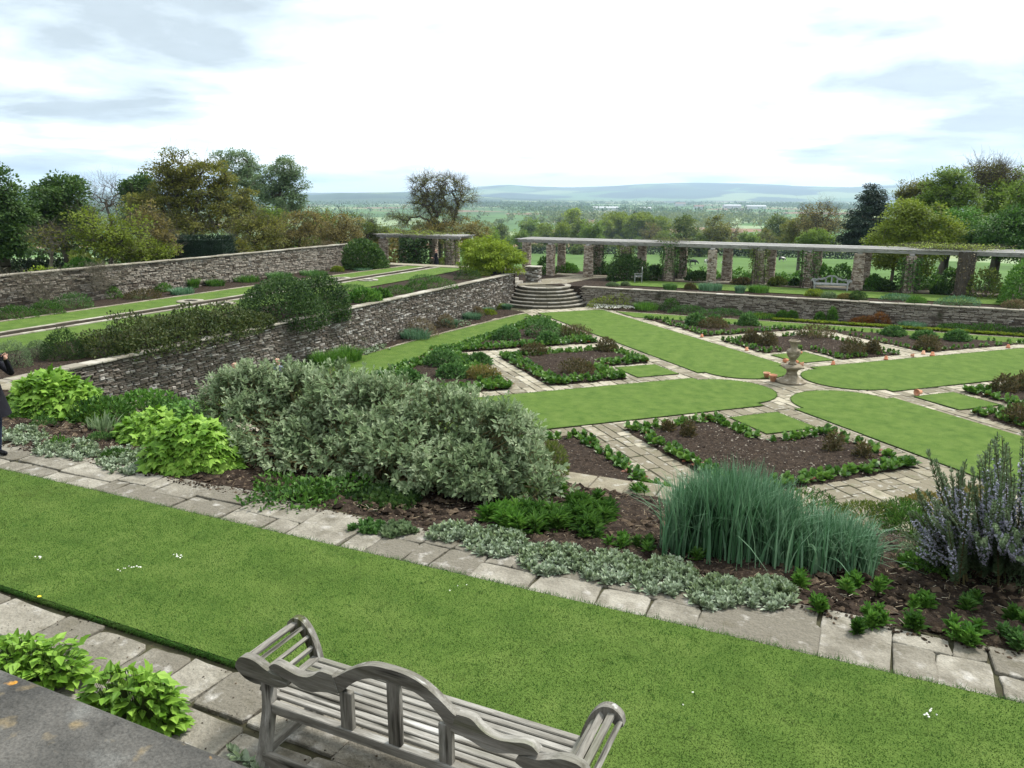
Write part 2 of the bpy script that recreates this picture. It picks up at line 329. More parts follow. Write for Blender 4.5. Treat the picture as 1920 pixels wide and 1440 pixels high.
m_stem = M('stems', [(.10,.085,.035),(.20,.17,.075)], nscale=8, rough=.9, mixlv=.5)
m_gstem = M('green stems', [(.05,.08,.02),(.09,.13,.035)], nscale=8, rough=.8)
# foliage
f_lime = LM('lime foliage', (.085,.19,.014), (.15,.30,.028), (.25,.42,.06))
f_grey = LM('grey sage foliage', (.112,.165,.074), (.212,.285,.148), (.365,.435,.275), rough=.9, spec=.08, trans=.22)
f_silver = LM('silver foliage', (.140,.190,.085), (.240,.305,.190), (.385,.45,.335), rough=.95, spec=.05, trans=.08)
f_bluegr = LM('blue green blades', (.050,.132,.055), (.094,.200,.104), (.168,.29,.172), rough=.5)
f_mid = LM('mid green foliage', (.025,.075,.010), (.055,.135,.018), (.10,.21,.035))
f_deep = LM('deep green foliage', (.016,.044,.009), (.036,.080,.016), (.068,.125,.030))
f_fresh = LM('fresh green foliage', (.045,.13,.014), (.085,.205,.026), (.14,.28,.045))
f_berg = LM('bergenia foliage', (.035,.10,.012), (.075,.175,.022), (.14,.26,.045), rough=.38, spec=.45)
f_bergred = LM('bergenia old leaves', (.14,.035,.015), (.20,.07,.03))
f_bronze = LM('bronze foliage', (.050,.050,.016), (.092,.080,.028), (.135,.100,.042))
f_peony = LM('green peony foliage', (.038,.10,.020), (.070,.165,.036), (.125,.235,.070))
f_ros = LM('rosemary foliage', (.062,.112,.044), (.12,.18,.085), (.20,.265,.155), rough=.8)
f_lav = M('lavender blue flowers', [(.36,.36,.47),(.46,.46,.57),(.57,.57,.67)], nscale=4, rough=.8, mixlv=.6)
f_white = M('white flowers', [(.62,.62,.56),(.75,.75,.70)], nscale=4, rough=.8)
f_yellow = M('yellow flowers', [(.75,.55,.02),(.8,.6,.05)], nscale=4)
f_acer = LM('lime maple foliage', (.13,.20,.010), (.22,.31,.018), (.33,.42,.04))
f_olive = LM('olive tree foliage', (.088,.102,.014), (.150,.162,.026), (.22,.215,.046), trans=.40)
f_holm = LM('holm oak foliage', (.024,.060,.012), (.050,.106,.018), (.09,.158,.034), trans=.32)
f_pale = LM('pale grey green foliage', (.095,.15,.065), (.15,.22,.105), (.21,.28,.14), trans=.40)
f_rust = LM('rusty young foliage', (.115,.102,.024), (.18,.152,.040), (.245,.205,.065), trans=.38)
f_ygreen = LM('yellow green foliage', (.105,.150,.011), (.17,.23,.020), (.24,.305,.040), trans=.42)
f_tree = LM('tree green foliage', (.078,.142,.015), (.132,.215,.026), (.19,.275,.044), trans=.44)
f_conif = LM('dark conifer foliage', (.007,.019,.010), (.014,.034,.016), (.028,.052,.025), trans=.05)
f_mixed = LM('mixed hedgerow foliage', (.062,.104,.016), (.115,.162,.028), (.18,.215,.048), trans=.38)
f_hedge = LM('clipped hedge foliage', (.012,.026,.010), (.024,.045,.014), (.04,.07,.022), trans=.08)
f_cot = LM('bronze green foliage', (.026,.046,.010), (.052,.078,.017), (.092,.110,.032))
f_tan = LM('dry tan foliage', (.12,.09,.04), (.19,.15,.08), (.26,.22,.13))
f_orange = LM('orange brown foliage', (.13,.05,.012), (.20,.085,.02), (.26,.12,.03))
# ------------------------------------------------------------------ countryside
def gz(x, y):
    """height of the open ground beyond the garden"""
    d = np.hypot(np.asarray(x, float)-CAM[0], np.asarray(y, float)-CAM[1])
    z = np.interp(d, [0, 56, 90, 150, 195, 250, 330, 520, 760, 1300, 4500, 30000], [-.9, -.9, -3.2, -7.0, -9.6, -11.6, -15.5, -27, -35, -40, -43, -43])
    xx = np.asarray(x, float); yy = np.asarray(y, float)
    z = z+2.7*np.exp(-((xx+46)/16)**2)*np.clip((xx+30)/-4, 0, 1)*np.clip((26-yy)/20, 0, 1)
    z = z+1.2*np.sin(xx*.013+1)*np.sin(yy*.011)*np.clip((d-150)/300, 0, 1)
    return z
m_field = bpy.data.materials.new('fields'); m_field.use_nodes = True
def _fields(m, near, pal, cell):
    t = m.node_tree; t.nodes.clear(); nd = t.nodes; ln = t.links.new
    o = nd.new('ShaderNodeOutputMaterial'); b = nd.new('ShaderNodeBsdfPrincipled'); b.inputs['Roughness'].default_value = 1; b.inputs['Specular IOR Level'].default_value = .05
    tcn = nd.new('ShaderNodeTexCoord'); mp = nd.new('ShaderNodeMapping'); mp.inputs['Scale'].default_value = (1/cell, 1/cell*.72, 0.0); mp.inputs['Rotation'].default_value = (0, 0, .35); ln(tcn.outputs['Object'], mp.inputs[0])
    v = nd.new('ShaderNodeTexVoronoi'); v.feature = 'F1'; v.distance = 'CHEBYCHEV'; v.inputs['Scale'].default_value = 1; v.inputs['Randomness'].default_value = .8; ln(mp.outputs[0], v.inputs['Vector'])
    sp = nd.new('ShaderNodeSeparateColor'); ln(v.outputs['Color'], sp.inputs[0])
    r = nd.new('ShaderNodeValToRGB'); r.color_ramp.interpolation = 'CONSTANT'; ln(sp.outputs[0], r.inputs[0]); el = r.color_ramp.elements
    for i, c in enumerate(pal):
        p = i/len(pal)
        if i < 2: el[i].position = p; el[i].color = (*c, 1)
        else: k = el.new(p); k.color = (*c, 1)
    no = nd.new('ShaderNodeTexNoise'); no.inputs['Scale'].default_value = .06; no.inputs['Detail'].default_value = 8; ln(tcn.outputs['Object'], no.inputs['Vector'])
    mr = nd.new('ShaderNodeMapRange'); mr.inputs[1].default_value = .3; mr.inputs[2].default_value = .7; mr.inputs[3].default_value = .75; mr.inputs[4].default_value = 1.2; ln(no.outputs['Fac'], mr.inputs[0])
    # pasture close to the garden
    ds = nd.new('ShaderNodeVectorMath'); ds.operation = 'DISTANCE'; ln(tcn.outputs['Object'], ds.inputs[0]); ds.inputs[1].default_value = (2, -31, 0)
    md = nd.new('ShaderNodeMapRange'); md.inputs[1].default_value = near; md.inputs[2].default_value = near+8; ln(ds.outputs['Value'], md.inputs[0])
    mxn = nd.new('ShaderNodeMixRGB'); ln(md.outputs[0], mxn.inputs[0]); mxn.inputs[1].default_value = (.080,.140,.042,1); ln(r.outputs[0], mxn.inputs[2])
    sc = nd.new('ShaderNodeVectorMath'); sc.operation = 'SCALE'; ln(mxn.outputs[0], sc.inputs[0]); ln(mr.outputs[0], sc.inputs['Scale'])
    ln(sc.outputs[0], b.inputs['Base Color']); ln(b.outputs[0], o.inputs[0])
_fields(m_field, 288, [(.085,.16,.045),(.12,.20,.07),(.22,.28,.15),(.06,.11,.035),(.20,.13,.08),(.08,.14,.05),(.20,.24,.11)], 210)
def polar(name, rs, az, zf, mat):
    X = CAM[0]+np.outer(rs, np.sin(az)); Y = CAM[1]+np.outer(rs, np.cos(az)); Z = zf(X, Y)
    n, k = X.shape; V = np.stack([X, Y, Z], -1).reshape(-1, 3)
    i, j = np.meshgrid(np.arange(n-1), np.arange(k), indexing='ij'); j2 = (j+1) % k
    F = np.stack([i*k+j, (i+1)*k+j, (i+1)*k+j2, i*k+j2], -1).reshape(-1, 4)[:, ::-1]
    return G().add(V, F).obj(name, mat, smooth=True, kind='structure')
rs = np.concatenate([[.5], np.geomspace(20, 12500, 150)]); az = np.linspace(0, 2*PI, 241)[:-1]
tag(polar('ground', rs, az, gz, m_field), 'green pasture and fields falling away to the wide vale', None)
# far hills: two ridges whose crest heights follow the skyline
m_hill = bpy.data.materials.new('hill fields'); m_hill.use_nodes = True
_fields(m_hill, 10, [(.035,.06,.03),(.10,.17,.06),(.02,.035,.02),(.05,.08,.035),(.19,.24,.10),(.022,.04,.022),(.018,.032,.02)], 560)
def azpx(px): d = sight(px, 360); return math.atan2(d[0], d[1])
_a1 = [azpx(p) for p in (-300, 300, 560, 600, 640, 760, 860, 960, 1200, 2300)]; _h1 = [366, 369, 367, 365, 362, 361, 366, 371, 376, 378]
_a2 = [azpx(p) for p in (-300, 700, 860, 900, 960, 1000, 1060, 1120, 1200, 1300, 1400, 1500, 1600, 1680, 2200)]; _h2 = [362, 362, 357, 351, 348, 350, 352, 350, 346, 344.5, 345, 349, 351, 348, 352]
def hill(X, Y):
    d = np.hypot(X-CAM[0], Y-CAM[1]); a = np.arctan2(X-CAM[0], Y-CAM[1]); wob = .5*np.sin(a*23)+.35*np.sin(a*51+1)+.22*np.sin(a*117+2)
    def rise(a_, h_, dc, d0, extra):
        top = CAM[2]+(365.2-np.interp(a, a_, h_)+wob*.8)/FPX*dc+43
        t = np.clip((d-d0)/(dc-d0), 0, 1); t = t*t*(3-2*t)
        lump = 1+.22*np.sin(a*37+d*.0011)*np.sin(d*.0023+a*9)*(4*t*(1-t))
        return top*t*lump*np.where(d > dc, np.clip(1-(d-dc)/extra, 0, 1), 1)
    return np.maximum(rise(_a1, _h1, 6800., 4300., 2600.), rise(_a2, _h2, 11500., 7000., 4000.))-43.6
tag(polar('hills', np.linspace(4200, 12400, 54), np.linspace(0, 2*PI, 481)[:-1], hill, m_hill), 'long low hazy hills along the horizon', None)

# ------------------------------------------------------------------ trees
def grow(root, tips, r0, rpow=.50, up=.15):
    """joins every tip to the nearest wood below or inside it; returns branch segments with pipe-model radii"""
    n = len(tips); nodes = np.zeros((n*3+8, 3)); par = np.full(n*3+8, -1); k = 0
    for p in root: nodes[k] = p; par[k] = k-1; k += 1
    nr = k; order = np.argsort(np.linalg.norm(tips-root[-1], axis=1)); endn = []
    for i in order:
        p = tips[i]; d = np.linalg.norm(nodes[1:k]-p, axis=1)+np.maximum(0, nodes[1:k, 2]-p[2])*1.3
        j = 1+int(np.argmin(d)); q = nodes[j]; ln_ = np.linalg.norm(p-q)
        m1 = q+(p-q)*.55+np.array([0, 0, up*ln_])+rng.normal(0, .07*ln_, 3)
        nodes[k] = m1; par[k] = j; nodes[k+1] = p; par[k+1] = k; endn.append(k+1); k += 2
    cnt = np.zeros(k); cnt[endn] = 1
    for i in range(k-1, 0, -1):
        if par[i] >= 0: cnt[par[i]] += cnt[i]
    rad = r0*(np.maximum(cnt, .6)/max(cnt[0], 1))**rpow
    c = np.arange(1, k); p = par[c]
    return nodes[p], nodes[c], np.minimum(rad[p], rad[c]*1.9), rad[c], nr
def sample_lobes(lobes, n, shell=.5):
    v = np.array([l[3]*l[4]*l[5] for l in lobes])**.75; pick = rng.choice(len(lobes), n, p=v/v.sum()); Lb = np.array(lobes)[pick]
    d = norm(rng.normal(size=(n, 3))); r = shell+(1-shell)*rng.random(n)**.7
    return Lb[:, :3]+d*Lb[:, 3:6]*r[:, None], d, pick
def tree_mesh(name, lobes, base, r0, leafmat, barkmat, ntips=160, leaves=60, clump=.5, leaf=.22, bare=0.0, twig=0.0, T=T_DIA, shell=.45, droop=.0, trunk_top=None, flat=.6, up=.15, light_top=True):
    """lobes: list of (x, y, z, rx, ry, rz). Returns (trunk mesh, crown mesh)"""
    tips, dirs, _ = sample_lobes(lobes, ntips, shell)
    zs = min(l[2]-l[5] for l in lobes); tt = trunk_top if trunk_top is not None else max(zs+.35*(max(l[2]+l[5] for l in lobes)-zs), .5)
    mean = np.mean([l[:3] for l in lobes], 0); tz = np.linspace(0, 1, 5)[:, None]
    root = np.array([[0, 0, -.4]])*(1-tz)+np.array([[mean[0]*.35, mean[1]*.35, tt]])*tz; root[1:-1, :2] += rng.normal(0, .03*tt, (3, 2))
    A, B, ra, rb, nr = grow(root, tips, r0, up=up)
    g = G(); ra = ra.copy(); rb = rb.copy(); ra[:nr-1] = r0*np.linspace(1.25, .9, nr-1); rb[:nr-1] = r0*np.linspace(1.1, .8, nr-1)
    mn = max(.010, .003*max(l[2]+l[5] for l in lobes)*.35)
    V, F = segs(A, B, np.maximum(ra, mn), np.maximum(rb, mn*.7), 5); g.add(V, F)
    c = G()
    if twig:
        k = int(twig); P = np.repeat(tips, k, 0); D = norm(np.repeat(dirs, k, 0)*.7+rng.normal(0, .55, (len(P), 3))+[0, 0, .25]); ln_ = clump*(1.0+1.0*rng.random(len(P)))
        E = P+D*ln_[:, None]; V, F = segs(P, E, mn*.8, mn*.3, 3); c.add(V, F, 0, 1)
        P2 = P+(E-P)*(.3+.6*rng.random(len(P)))[:, None]; D2 = norm(D+rng.normal(0, .6, D.shape)); V, F = segs(P2, P2+D2*(ln_*.6)[:, None], mn*.5, mn*.25, 3); c.add(V, F, 0, 1)
    keep = rng.random(ntips) >= bare; tp = tips[keep]; dr = dirs[keep]
    if len(tp) and leaves:
        n = leaves; cl = np.repeat(rng.random(len(tp)), n)
        o = norm(rng.normal(size=(len(tp)*n, 3)))*(rng.random((len(tp)*n, 1))**.45)*clump*[1, 1, flat]
        sz = np.repeat(.7+.6*rng.random(len(tp)), n)[:, None]
        P = np.repeat(tp, n, 0)+o*sz
        D = norm(o*1.0+np.repeat(dr, n, 0)*clump*.4+rng.normal(0, .35*clump, o.shape)+[0, 0, -droop*clump]); Nn = norm(np.repeat(dr, n, 0)*.6+o/clump*.5+[0, 0, .9]+rng.normal(0, .25, o.shape))
        V, F = scatter(T, P, D, Nn, leaf*(.6+.8*rng.random(len(P))), 1.25)
        c.add(V, F, np.repeat(.55*cl+.45*rng.random(len(P)), len(T[0])))
    if not c.n: c.add(*segs(tips, tips+dirs*.1, mn*.5, mn*.3, 3))
    return g.mesh(name+'_wood', barkmat, True), c.mesh(name+'_crown', [leafmat, m_twig])
def tree_at(name, label, D, bpx, lobes_px, leafmat, barkmat=None, cat='tree', r0=.25, basez=None, rzf=1.0, group=None, deep=.9, **k):
    """a tree standing at distance D; lobes given as (px, py, rx, ry) sizes seen from the garden, turned into real metres"""
    b = at_d(bpx, 400, D); z = float(gz(b[0], b[1])) if basez is None else basez
    s = math.hypot(sight(bpx, 400)[0], sight(bpx, 400)[1]); rt = np.array([math.cos(YAW), math.sin(YAW)]); fw = np.array([-math.sin(YAW), math.cos(YAW)])
    lob = []
    for i, (px, py, rx, ry) in enumerate(lobes_px):
        q = at_d(px, py, D); mpp = D/FPX/s; rr = rx*mpp
        off = fw*rr*.5*math.sin(i*2.1)*deep
        p = np.array([q[0]+off[0]-b[0], q[1]+off[1]-b[1], q[2]-z]); lob.append((*p, rr, rr*deep, ry*mpp*rzf))
    r = empty(name, (b[0], b[1], z), label=label, cat=cat, group=group)
    tr, cr = tree_mesh(name, lob, None, r0, leafmat, barkmat or m_bark, **k)
    link('trunk', tr, r); link('crown', cr, r)
    return r
# ------------------------------------------------------------------ dry stone walls
def stone_tmpl(r):
    """unit stone: front face at y=-.5, chamfered rim, rough corners"""
    j = lambda s: r.uniform(-s, s)
    o = [(-.5,.5,-.5),(.5,.5,-.5),(.5,.5,.5),(-.5,.5,.5)]
    m = [(-.5+abs(j(.04)),-.32,-.5+abs(j(.10))),(.5-abs(j(.04)),-.32,-.5+abs(j(.10))),(.5-abs(j(.06)),-.32,.5-abs(j(.14))),(-.5+abs(j(.06)),-.32,.5-abs(j(.14)))]
    f = [(x*.88+j(.03), -.5+abs(j(.12)), z*.74+j(.05)) for x, y, z in m]
    V = np.array(o+m+f)
    F = [[0,1,5,4],[1,2,6,5],[2,3,7,6],[3,0,4,7],[4,5,9,8],[5,6,10,9],[6,7,11,10],[7,4,8,11],[8,9,10,11]]
    return V, np.array(F)
STONES = [stone_tmpl(random.Random(i)) for i in range(10)]
def stone_mesh(i, mat, cache={}):
    k = (i, mat.name)
    if k not in cache: cache[k] = G().add(*STONES[i]).mesh('stone', mat)
    return cache[k]
def courses(r, L, h, hmin, hmax, lmin, lmax, zlean=0.0):
    """(centre along, centre up, length, height) of every stone of a coursed wall"""
    out = []; z = 0.0
    while z < h-.01:
        ch = min(r.uniform(hmin, hmax), h-z)
        if h-z-ch < hmin*.6: ch = h-z
        x = -r.uniform(0, lmax*.5)
        while x < L:
            sl = r.uniform(lmin, lmax)*(.7 if ch > .5*(hmin+hmax) else 1.1)
            if ch > hmin*1.5 and r.random() < .3:          # two thin stones share the course
                f = r.uniform(.4, .6); out.append((x+sl/2, z+ch*f/2, sl, ch*f)); out.append((x+sl/2, z+ch*(f+1)/2, sl, ch*(1-f)))
            else: out.append((x+sl/2, z+ch/2, sl, ch))
            x += sl
        z += ch
    return [s for s in out if 0 < s[0] < L]
def dry_wall(name, label, A, B, z0, z1, thick, mat, seed, hmin=.05, hmax=.15, lmin=.14, lmax=.55, pieces=300, cope=None, copemat=None, z1b=None, z0b=None, copew=.46, copeh=.07):
    """wall from A to B whose stone face looks to the left of that direction (the side of the garden)"""
    r = random.Random(seed); A = np.array(A, float); B = np.array(B, float); L = float(np.linalg.norm(B-A)); t = (B-A)/L; nrm = np.array([t[1], -t[0]])   # right-hand side of travel
    W = empty(name, (*A, 0.0), math.atan2(t[1], t[0]), label=label, cat='wall')
    h = z1-z0
    V, F = box(0, L, .05, thick, z0, z1-.01); G().add(V, F).obj('core', m_core, W)
    st = courses(r, L, h, hmin, hmax, lmin, lmax); lst = []
    for x, z, sl, sh in st:
        zz = z0+z; w3 = A+t*x
        dpt = np.linalg.norm([w3[0]-CAM[0], w3[1]-CAM[1], zz-CAM[2]]); lst.append((sl*sh/dpt**2, x, zz, sl, sh, w3))
    fw = np.array([-math.sin(YAW), math.cos(YAW)]); rt = np.array([math.cos(YAW), math.sin(YAW)])
    def infr(w3):
        d = w3-CAM[:2]; f = d@fw
        return f > 1 and abs(d@rt)/f < .84
    lst = [l for l in lst if infr(l[5])] if pieces is not None else lst
    lst.sort(key=lambda q: -q[0]); g = G()
    for i, (_, x, z, sl, sh, w3) in enumerate(lst):
        k = r.randrange(10); dep = .30; yo = .055+r.uniform(-.028, .022); gap = .006
        S = np.array([sl-gap, dep, max(sh-gap*.8, .02)]); loc = np.array([x, yo+dep/2-.06, z])
        if i < (pieces or 0):
            o = link('stone', stone_mesh(k, mat), W); o.location = loc; o.scale = S; o.rotation_euler = (r.uniform(-.02, .02), r.uniform(-.03, .03), r.uniform(-.04, .04))
        else:
            V, F = STONES[k]; g.add(V*S+loc, F, r.random())
    if g.n: g.obj('stonework', mat, W, kind='stuff')
    if cope:
        x = 0; 
        while x < L-.05:
            sl = min(r.uniform(.4, .95), L-x); V, F = bevbox(x+.006, x+sl-.006, -.05-r.uniform(0, .03), copew-.05+r.uniform(-.03, .03), z1+r.uniform(0, .012), z1+copeh+r.uniform(-.012, .015), .015)
            w3 = A+t*(x+sl/2)
            if infr(w3): G().add(V, F).obj('coping_stone', copemat or m_coping, W)
            x += sl
    return W
def slab(name, poly, z0, z1, mat, parent=None, side=None, **k):
    V, F = prism(poly, z0, z1)
    g = G(); g.add(V, [F[0]], 0, 1 if side else 0); g.add(V, [F[1], F[2]], 0, 0)
    return g.obj(name, [mat, side] if side else mat, parent, **k)

# levels: plat 0, pergola walk 1.25, water terrace 2.1, near bank 2.55 -> 3.6, near terrace 3.6
ZP, ZR, ZT = 1.25, 2.1, 3.6
slab('plat_soil', [(-19.4,-19.6),(22,-19.6),(22,17.9),(-19.4,17.9)], -1.2, 0.0, m_joint, kind='structure')
slab('pergola_walk', [(-44,17.95),(40,17.95),(40,28),(-44,28)], -1.5, ZP, m_soil, kind='structure')
slab('water_terrace', [(-32.6,-26),(-19.15,-26),(-19.15,16.2),(-20.6,18.4),(-32.6,18.4)], -1.5, ZR, m_soil, kind='structure')
slab('near_terrace', [(-40,-60),(40,-60),(40,-24.2),(-40,-24.2)], -1.5, ZT-.05, m_soil, kind='structure')

# ------------------------------------------------------------------ walls
dry_wall('stone_wall', 'tall grey dry stone retaining wall below the water terrace, left of the sunken lawn', (-19.1, -19.5), (-19.1, 15.9), -.05, ZR-.02, .5, m_stone, 11, cope=True)
dry_wall('stone_wall', 'dark boundary wall of thin stones along the far edge of the water terrace', (-32.2, -26), (-32.2, 18.2), ZR-.1, 3.66, .5, m_stone2, 12, cope=True, pieces=240)
dry_wall('stone_wall', 'long low brown stone wall below the pergola walk', (-14.9, 17.7), (24, 17.7), -.05, ZP-.04, .45, m_stone2, 13, pieces=240, cope=True, hmin=.035, hmax=.09, lmin=.2, lmax=.75)
# near bank wall: seen from above only its coping shows
nb = empty('stone_wall', (0, 0, 0), label='pale stone coping of the near retaining wall above the sunken beds', cat='wall')
G().add(*box(-19, 16, -19.55, -19.15, -.1, 2.44)).obj('core', m_stone, nb)
_r = random.Random(3); x = -18.8
while x < 2.4:
    l = _r.uniform(.5, 1.0); V, F = bevbox(x+.01, x+l-.01, -19.66-_r.uniform(0, .05), -19.08+_r.uniform(-.04, .04), 2.44, 2.53+_r.uniform(-.02, .02), .02)
    G().add(V, F).obj('coping_stone', m_flag2, nb); x += l
# sloping bank between terrace path and near wall
def bank_z(y): 
    t = np.clip((np.asarray(y, float)+24.2)/(24.2-19.6), 0, 1); return 3.58-(t**1.25)*1.08
_xs = np.linspace(-20, 14, 400); _ys = np.linspace(-24.24, -19.62, 64); _X, _Y = np.meshgrid(_xs, _ys, indexing='ij')
def fbm(X, Y, s, seed):
    r = np.random.default_rng(seed); Z = 0
    for o in range(5):
        f = s*2**o
        for _ in range(4):
            a = r.uniform(0, 2*PI); Z = Z+np.sin((X*math.cos(a)+Y*math.sin(a))*f*(.7+.6*r.random())+r.uniform(0, 6.3))*.5**o*.5
    return Z
_edge = np.clip((_Y+24.24)/.25, 0, 1)*np.clip((-19.62-_Y)/.2, 0, 1)
_Z = bank_z(_Y)+(.022*fbm(_X, _Y, 3.1, 1)+.02*rng.normal(0, 1, _X.shape)+.012*np.abs(fbm(_X, _Y, 17, 2)))*_edge-.02*(1-_edge)
def gridmesh(name, X, Y, Z, mat, smooth=True, parent=None, **k):
    n, m = X.shape; i, j = np.meshgrid(np.arange(n-1), np.arange(m-1), indexing='ij')
    F = np.stack([i*m+j, (i+1)*m+j, (i+1)*m+j+1, i*m+j+1], -1).reshape(-1, 4)
    return G().add(np.stack([X, Y, Z], -1).reshape(-1, 3), F).obj(name, mat, parent, smooth=smooth, **k)
gridmesh('soil_bank', _X, _Y, _Z, m_soil, kind='structure')
def clods(name, pts, smin, smax, mat, seed, **k):
    r = np.random.default_rng(seed); m = len(pts)
    ico = np.array([(0,0,1),(.9,0,.3),(.28,.85,.3),(-.72,.53,.3),(-.72,-.53,.3),(.28,-.85,.3),(0,0,-.6)])
    F = np.array([[0,1,2],[0,2,3],[0,3,4],[0,4,5],[0,5,1],[6,2,1],[6,3,2],[6,4,3],[6,5,4],[6,1,5]])
    s = (smin+(smax-smin)*r.random(m)**2.2)[:, None, None]; a = r.random(m)*2*PI
    R = np.zeros((m, 3, 3)); R[:, 0, 0] = np.cos(a); R[:, 0, 1] = -np.sin(a); R[:, 1, 0] = np.sin(a); R[:, 1, 1] = np.cos(a); R[:, 2, 2] = 1
    V = (ico[None]+r.normal(0, .18, (m, 7, 3)))*s*[1, 1, .7]; V = np.einsum('mij,mkj->mki', R, V)+np.asarray(pts)[:, None]
    return G().add(V.reshape(-1, 3), (F[None]+(np.arange(m)*7)[:, None, None]).reshape(-1, 3), np.repeat(r.random(m), 7)).obj(name, mat, kind='stuff', **k)
n = 11000; px_ = rng.uniform(-13, 8, n); py_ = rng.uniform(-24.15, -19.8, n)
clods('soil_clods', np.c_[px_, py_, bank_z(py_)+.006],   .010, .085, m_clod, 4)
n = 2600; px_ = rng.uniform(-12, 6.5, n); py_ = -24.27+rng.normal(0, .055, n)-.05*np.abs(fbm(px_, px_*0, 2.1, 9))
clods('soil_crumbs', np.c_[px_, py_, np.full(n, ZT+.004)], .005, .026, m_clod, 14)
n = 900; clods('soil_crumbs', np.c_[rng.uniform(-8, 4, n), rng.uniform(-28.7, -27.1, n), np.full(n, ZT+.003)], .003, .012, m_clod, 15)
# dry straw and pale chips on the soil
n = 5200; px_ = rng.uniform(-12, 8, n); py_ = rng.uniform(-24.1, -19.9, n); P = np.c_[px_, py_, bank_z(py_)+.03]; a = rng.random(n)*2*PI
dd = np.c_[np.cos(a), np.sin(a), rng.normal(0, .25, n)]; ll = rng.uniform(.02, .09, n)[:, None]
m_straw = M('straw bits', [(.18,.13,.08),(.30,.24,.15),(.42,.38,.29)], nscale=6, mixlv=.6)
G().add(*segs(P, P+dd*ll, .0028, .002, 3), np.repeat(rng.random(n), 6)).obj('straw_litter', m_straw, kind='stuff')

# ------------------------------------------------------------------ flagstones
def flag(r, x0, x1, y0, y1, jit=.02, gap=.012, th=.05, tilt=.006, n=3):
    """one flagstone: irregular outline, worn rounded edge, slightly tilted"""
    c = [(x0+gap, y0+gap), (x1-gap, y0+gap), (x1-gap, y1-gap), (x0+gap, y1-gap)]
    c = [(x+r.uniform(-jit, jit), y+r.uniform(-jit, jit)) for x, y in c]; P = []
    for i in range(4):
        a, b = np.array(c[i]), np.array(c[(i+1) % 4]); l = np.linalg.norm(b-a); u = (b-a)/max(l, 1e-6); nn = np.array([-u[1], u[0]])
        cut = min(.07*l, .022)*r.uniform(.2, 2.0)
        for t in (cut/l, *[ (k+1)/(n)+r.uniform(-.08, .08) for k in range(n-1)], 1-cut/l):
            P.append(a+u*l*t+nn*r.uniform(-.4, .3)*jit*(0 if t in (cut/l, 1-cut/l) else 1))
    P = np.array(P); m = len(P); ctr = P.mean(0); tx, ty = r.uniform(-tilt, tilt), r.uniform(-tilt, tilt)
    def ring(s, z): 
        Q = ctr+(P-ctr)*(1-s/np.maximum(np.linalg.norm(P-ctr, axis=1, keepdims=True), .01)); return np.c_[Q, z+(Q[:, 0]-ctr[0])*tx+(Q[:, 1]-ctr[1])*ty]
    V = np.r_[ring(0, -th), ring(.003, -.006), ring(.013, 0.0), [[*ctr, r.uniform(-.002, .004)]]]
    i = np.arange(m); j = (i+1) % m
    F = [np.concatenate([np.c_[i+k*m, j+k*m, j+(k+1)*m, i+(k+1)*m] for k in range(2)]), np.c_[i+2*m, j+2*m, np.full(m, 3*m)]]
    return V, F
def put_flag(r, parent, x0, x1, y0, y1, z, mat, jit=.02, gap=.010):
    cx, cy = (x0+x1)/2, (y0+y1)/2
    V, F = flag(r, x0-cx, x1-cx, y0-cy, y1-cy, jit, gap)
    o = G().add(V, F).obj('flagstone', mat, parent); o.location = (cx, cy, z+r.uniform(-.006, .006)); return o
# near terrace: edging path along the bed
tp = empty('path', (0, 0, 0), label='narrow path of irregular stone flags between lawn and flower bed', kind='structure')
G().add(*box(-16, 10, -25.06, -24.2, ZT-.3, ZT-.028)).obj('joint_bed', m_joint, tp)
r = random.Random(21); x = -12.5; y0, y1 = -25.06, -24.22
while x < 6.5:
    l = r.uniform(.5, .85); q = r.random(); e0, e1 = y0+r.uniform(-.03, .03), y1+r.uniform(-.07, .05)
    if q < .20: put_flag(r, tp, x, x+l*.85, e0, e1, ZT, m_flag, .03)
    else:
        l *= 1.2; ym = y0+(y1-y0)*r.uniform(.36, .64)
        for (a, b) in ((e0, ym), (ym, e1)):
            k = 1 if r.random() < .45 else 2; s = [0, 1] if k == 1 else [0, r.uniform(.35, .65), 1]
            for i in range(len(s)-1): put_flag(r, tp, x+l*s[i], x+l*s[i+1], a, b, ZT, m_flag, .026)
        if r.random() < .2: pass
    x += l*(.85 if q < .20 else 1)
# wider paving under the bench, up to the parapet bed
bp = empty('path', (0, 0, 0), label='broad stone paved path under the wooden bench beside the parapet', kind='structure')
G().add(*box(-9, 9, -28.75, -27.10, ZT-.3, ZT-.03)).obj('joint_bed', m_joint, bp)
yrow = [-27.13, -27.62, -28.08, -28.45]
for k in range(3):
    x = -8.5+r.uniform(0, .4)
    while x < 5:
        l = r.uniform(.38, .82); put_flag(r, bp, x, x+l, yrow[k+1]+r.uniform(-.03, .03), yrow[k]+r.uniform(-.03, .03), ZT, m_flag, .032, .012); x += l
# lawn on the near terrace
slab('lawn', [(-20,-27.07),(12,-27.07),(12,-25.05),(-20,-25.05)], ZT-.3, ZT+.02, m_lawn, side=m_lawnedge, kind='structure', label='mown green grass strip of the near terrace')
n = 200000; P = np.c_[rng.uniform(-10.5, 5.2, n), rng.uniform(-27.075, -25.035, n), np.full(n, ZT+.016)]
az_ = rng.random(n)*2*PI; o = np.c_[np.cos(az_), np.sin(az_), np.zeros(n)]; sd_ = np.c_[-np.sin(az_), np.cos(az_), np.zeros(n)]; hh = rng.uniform(.007, .017, n)[:, None]
wv = .0034*(1+.5*rng.random((n, 1)))
V = np.stack([P-sd_*wv, P+sd_*wv, P+o*hh*.7+[0, 0, 1]*hh], 1).reshape(-1, 3)
G().add(V, np.arange(3*n).reshape(-1, 3), np.repeat(rng.random(n), 3)).obj('grass', m_blade, kind='stuff')
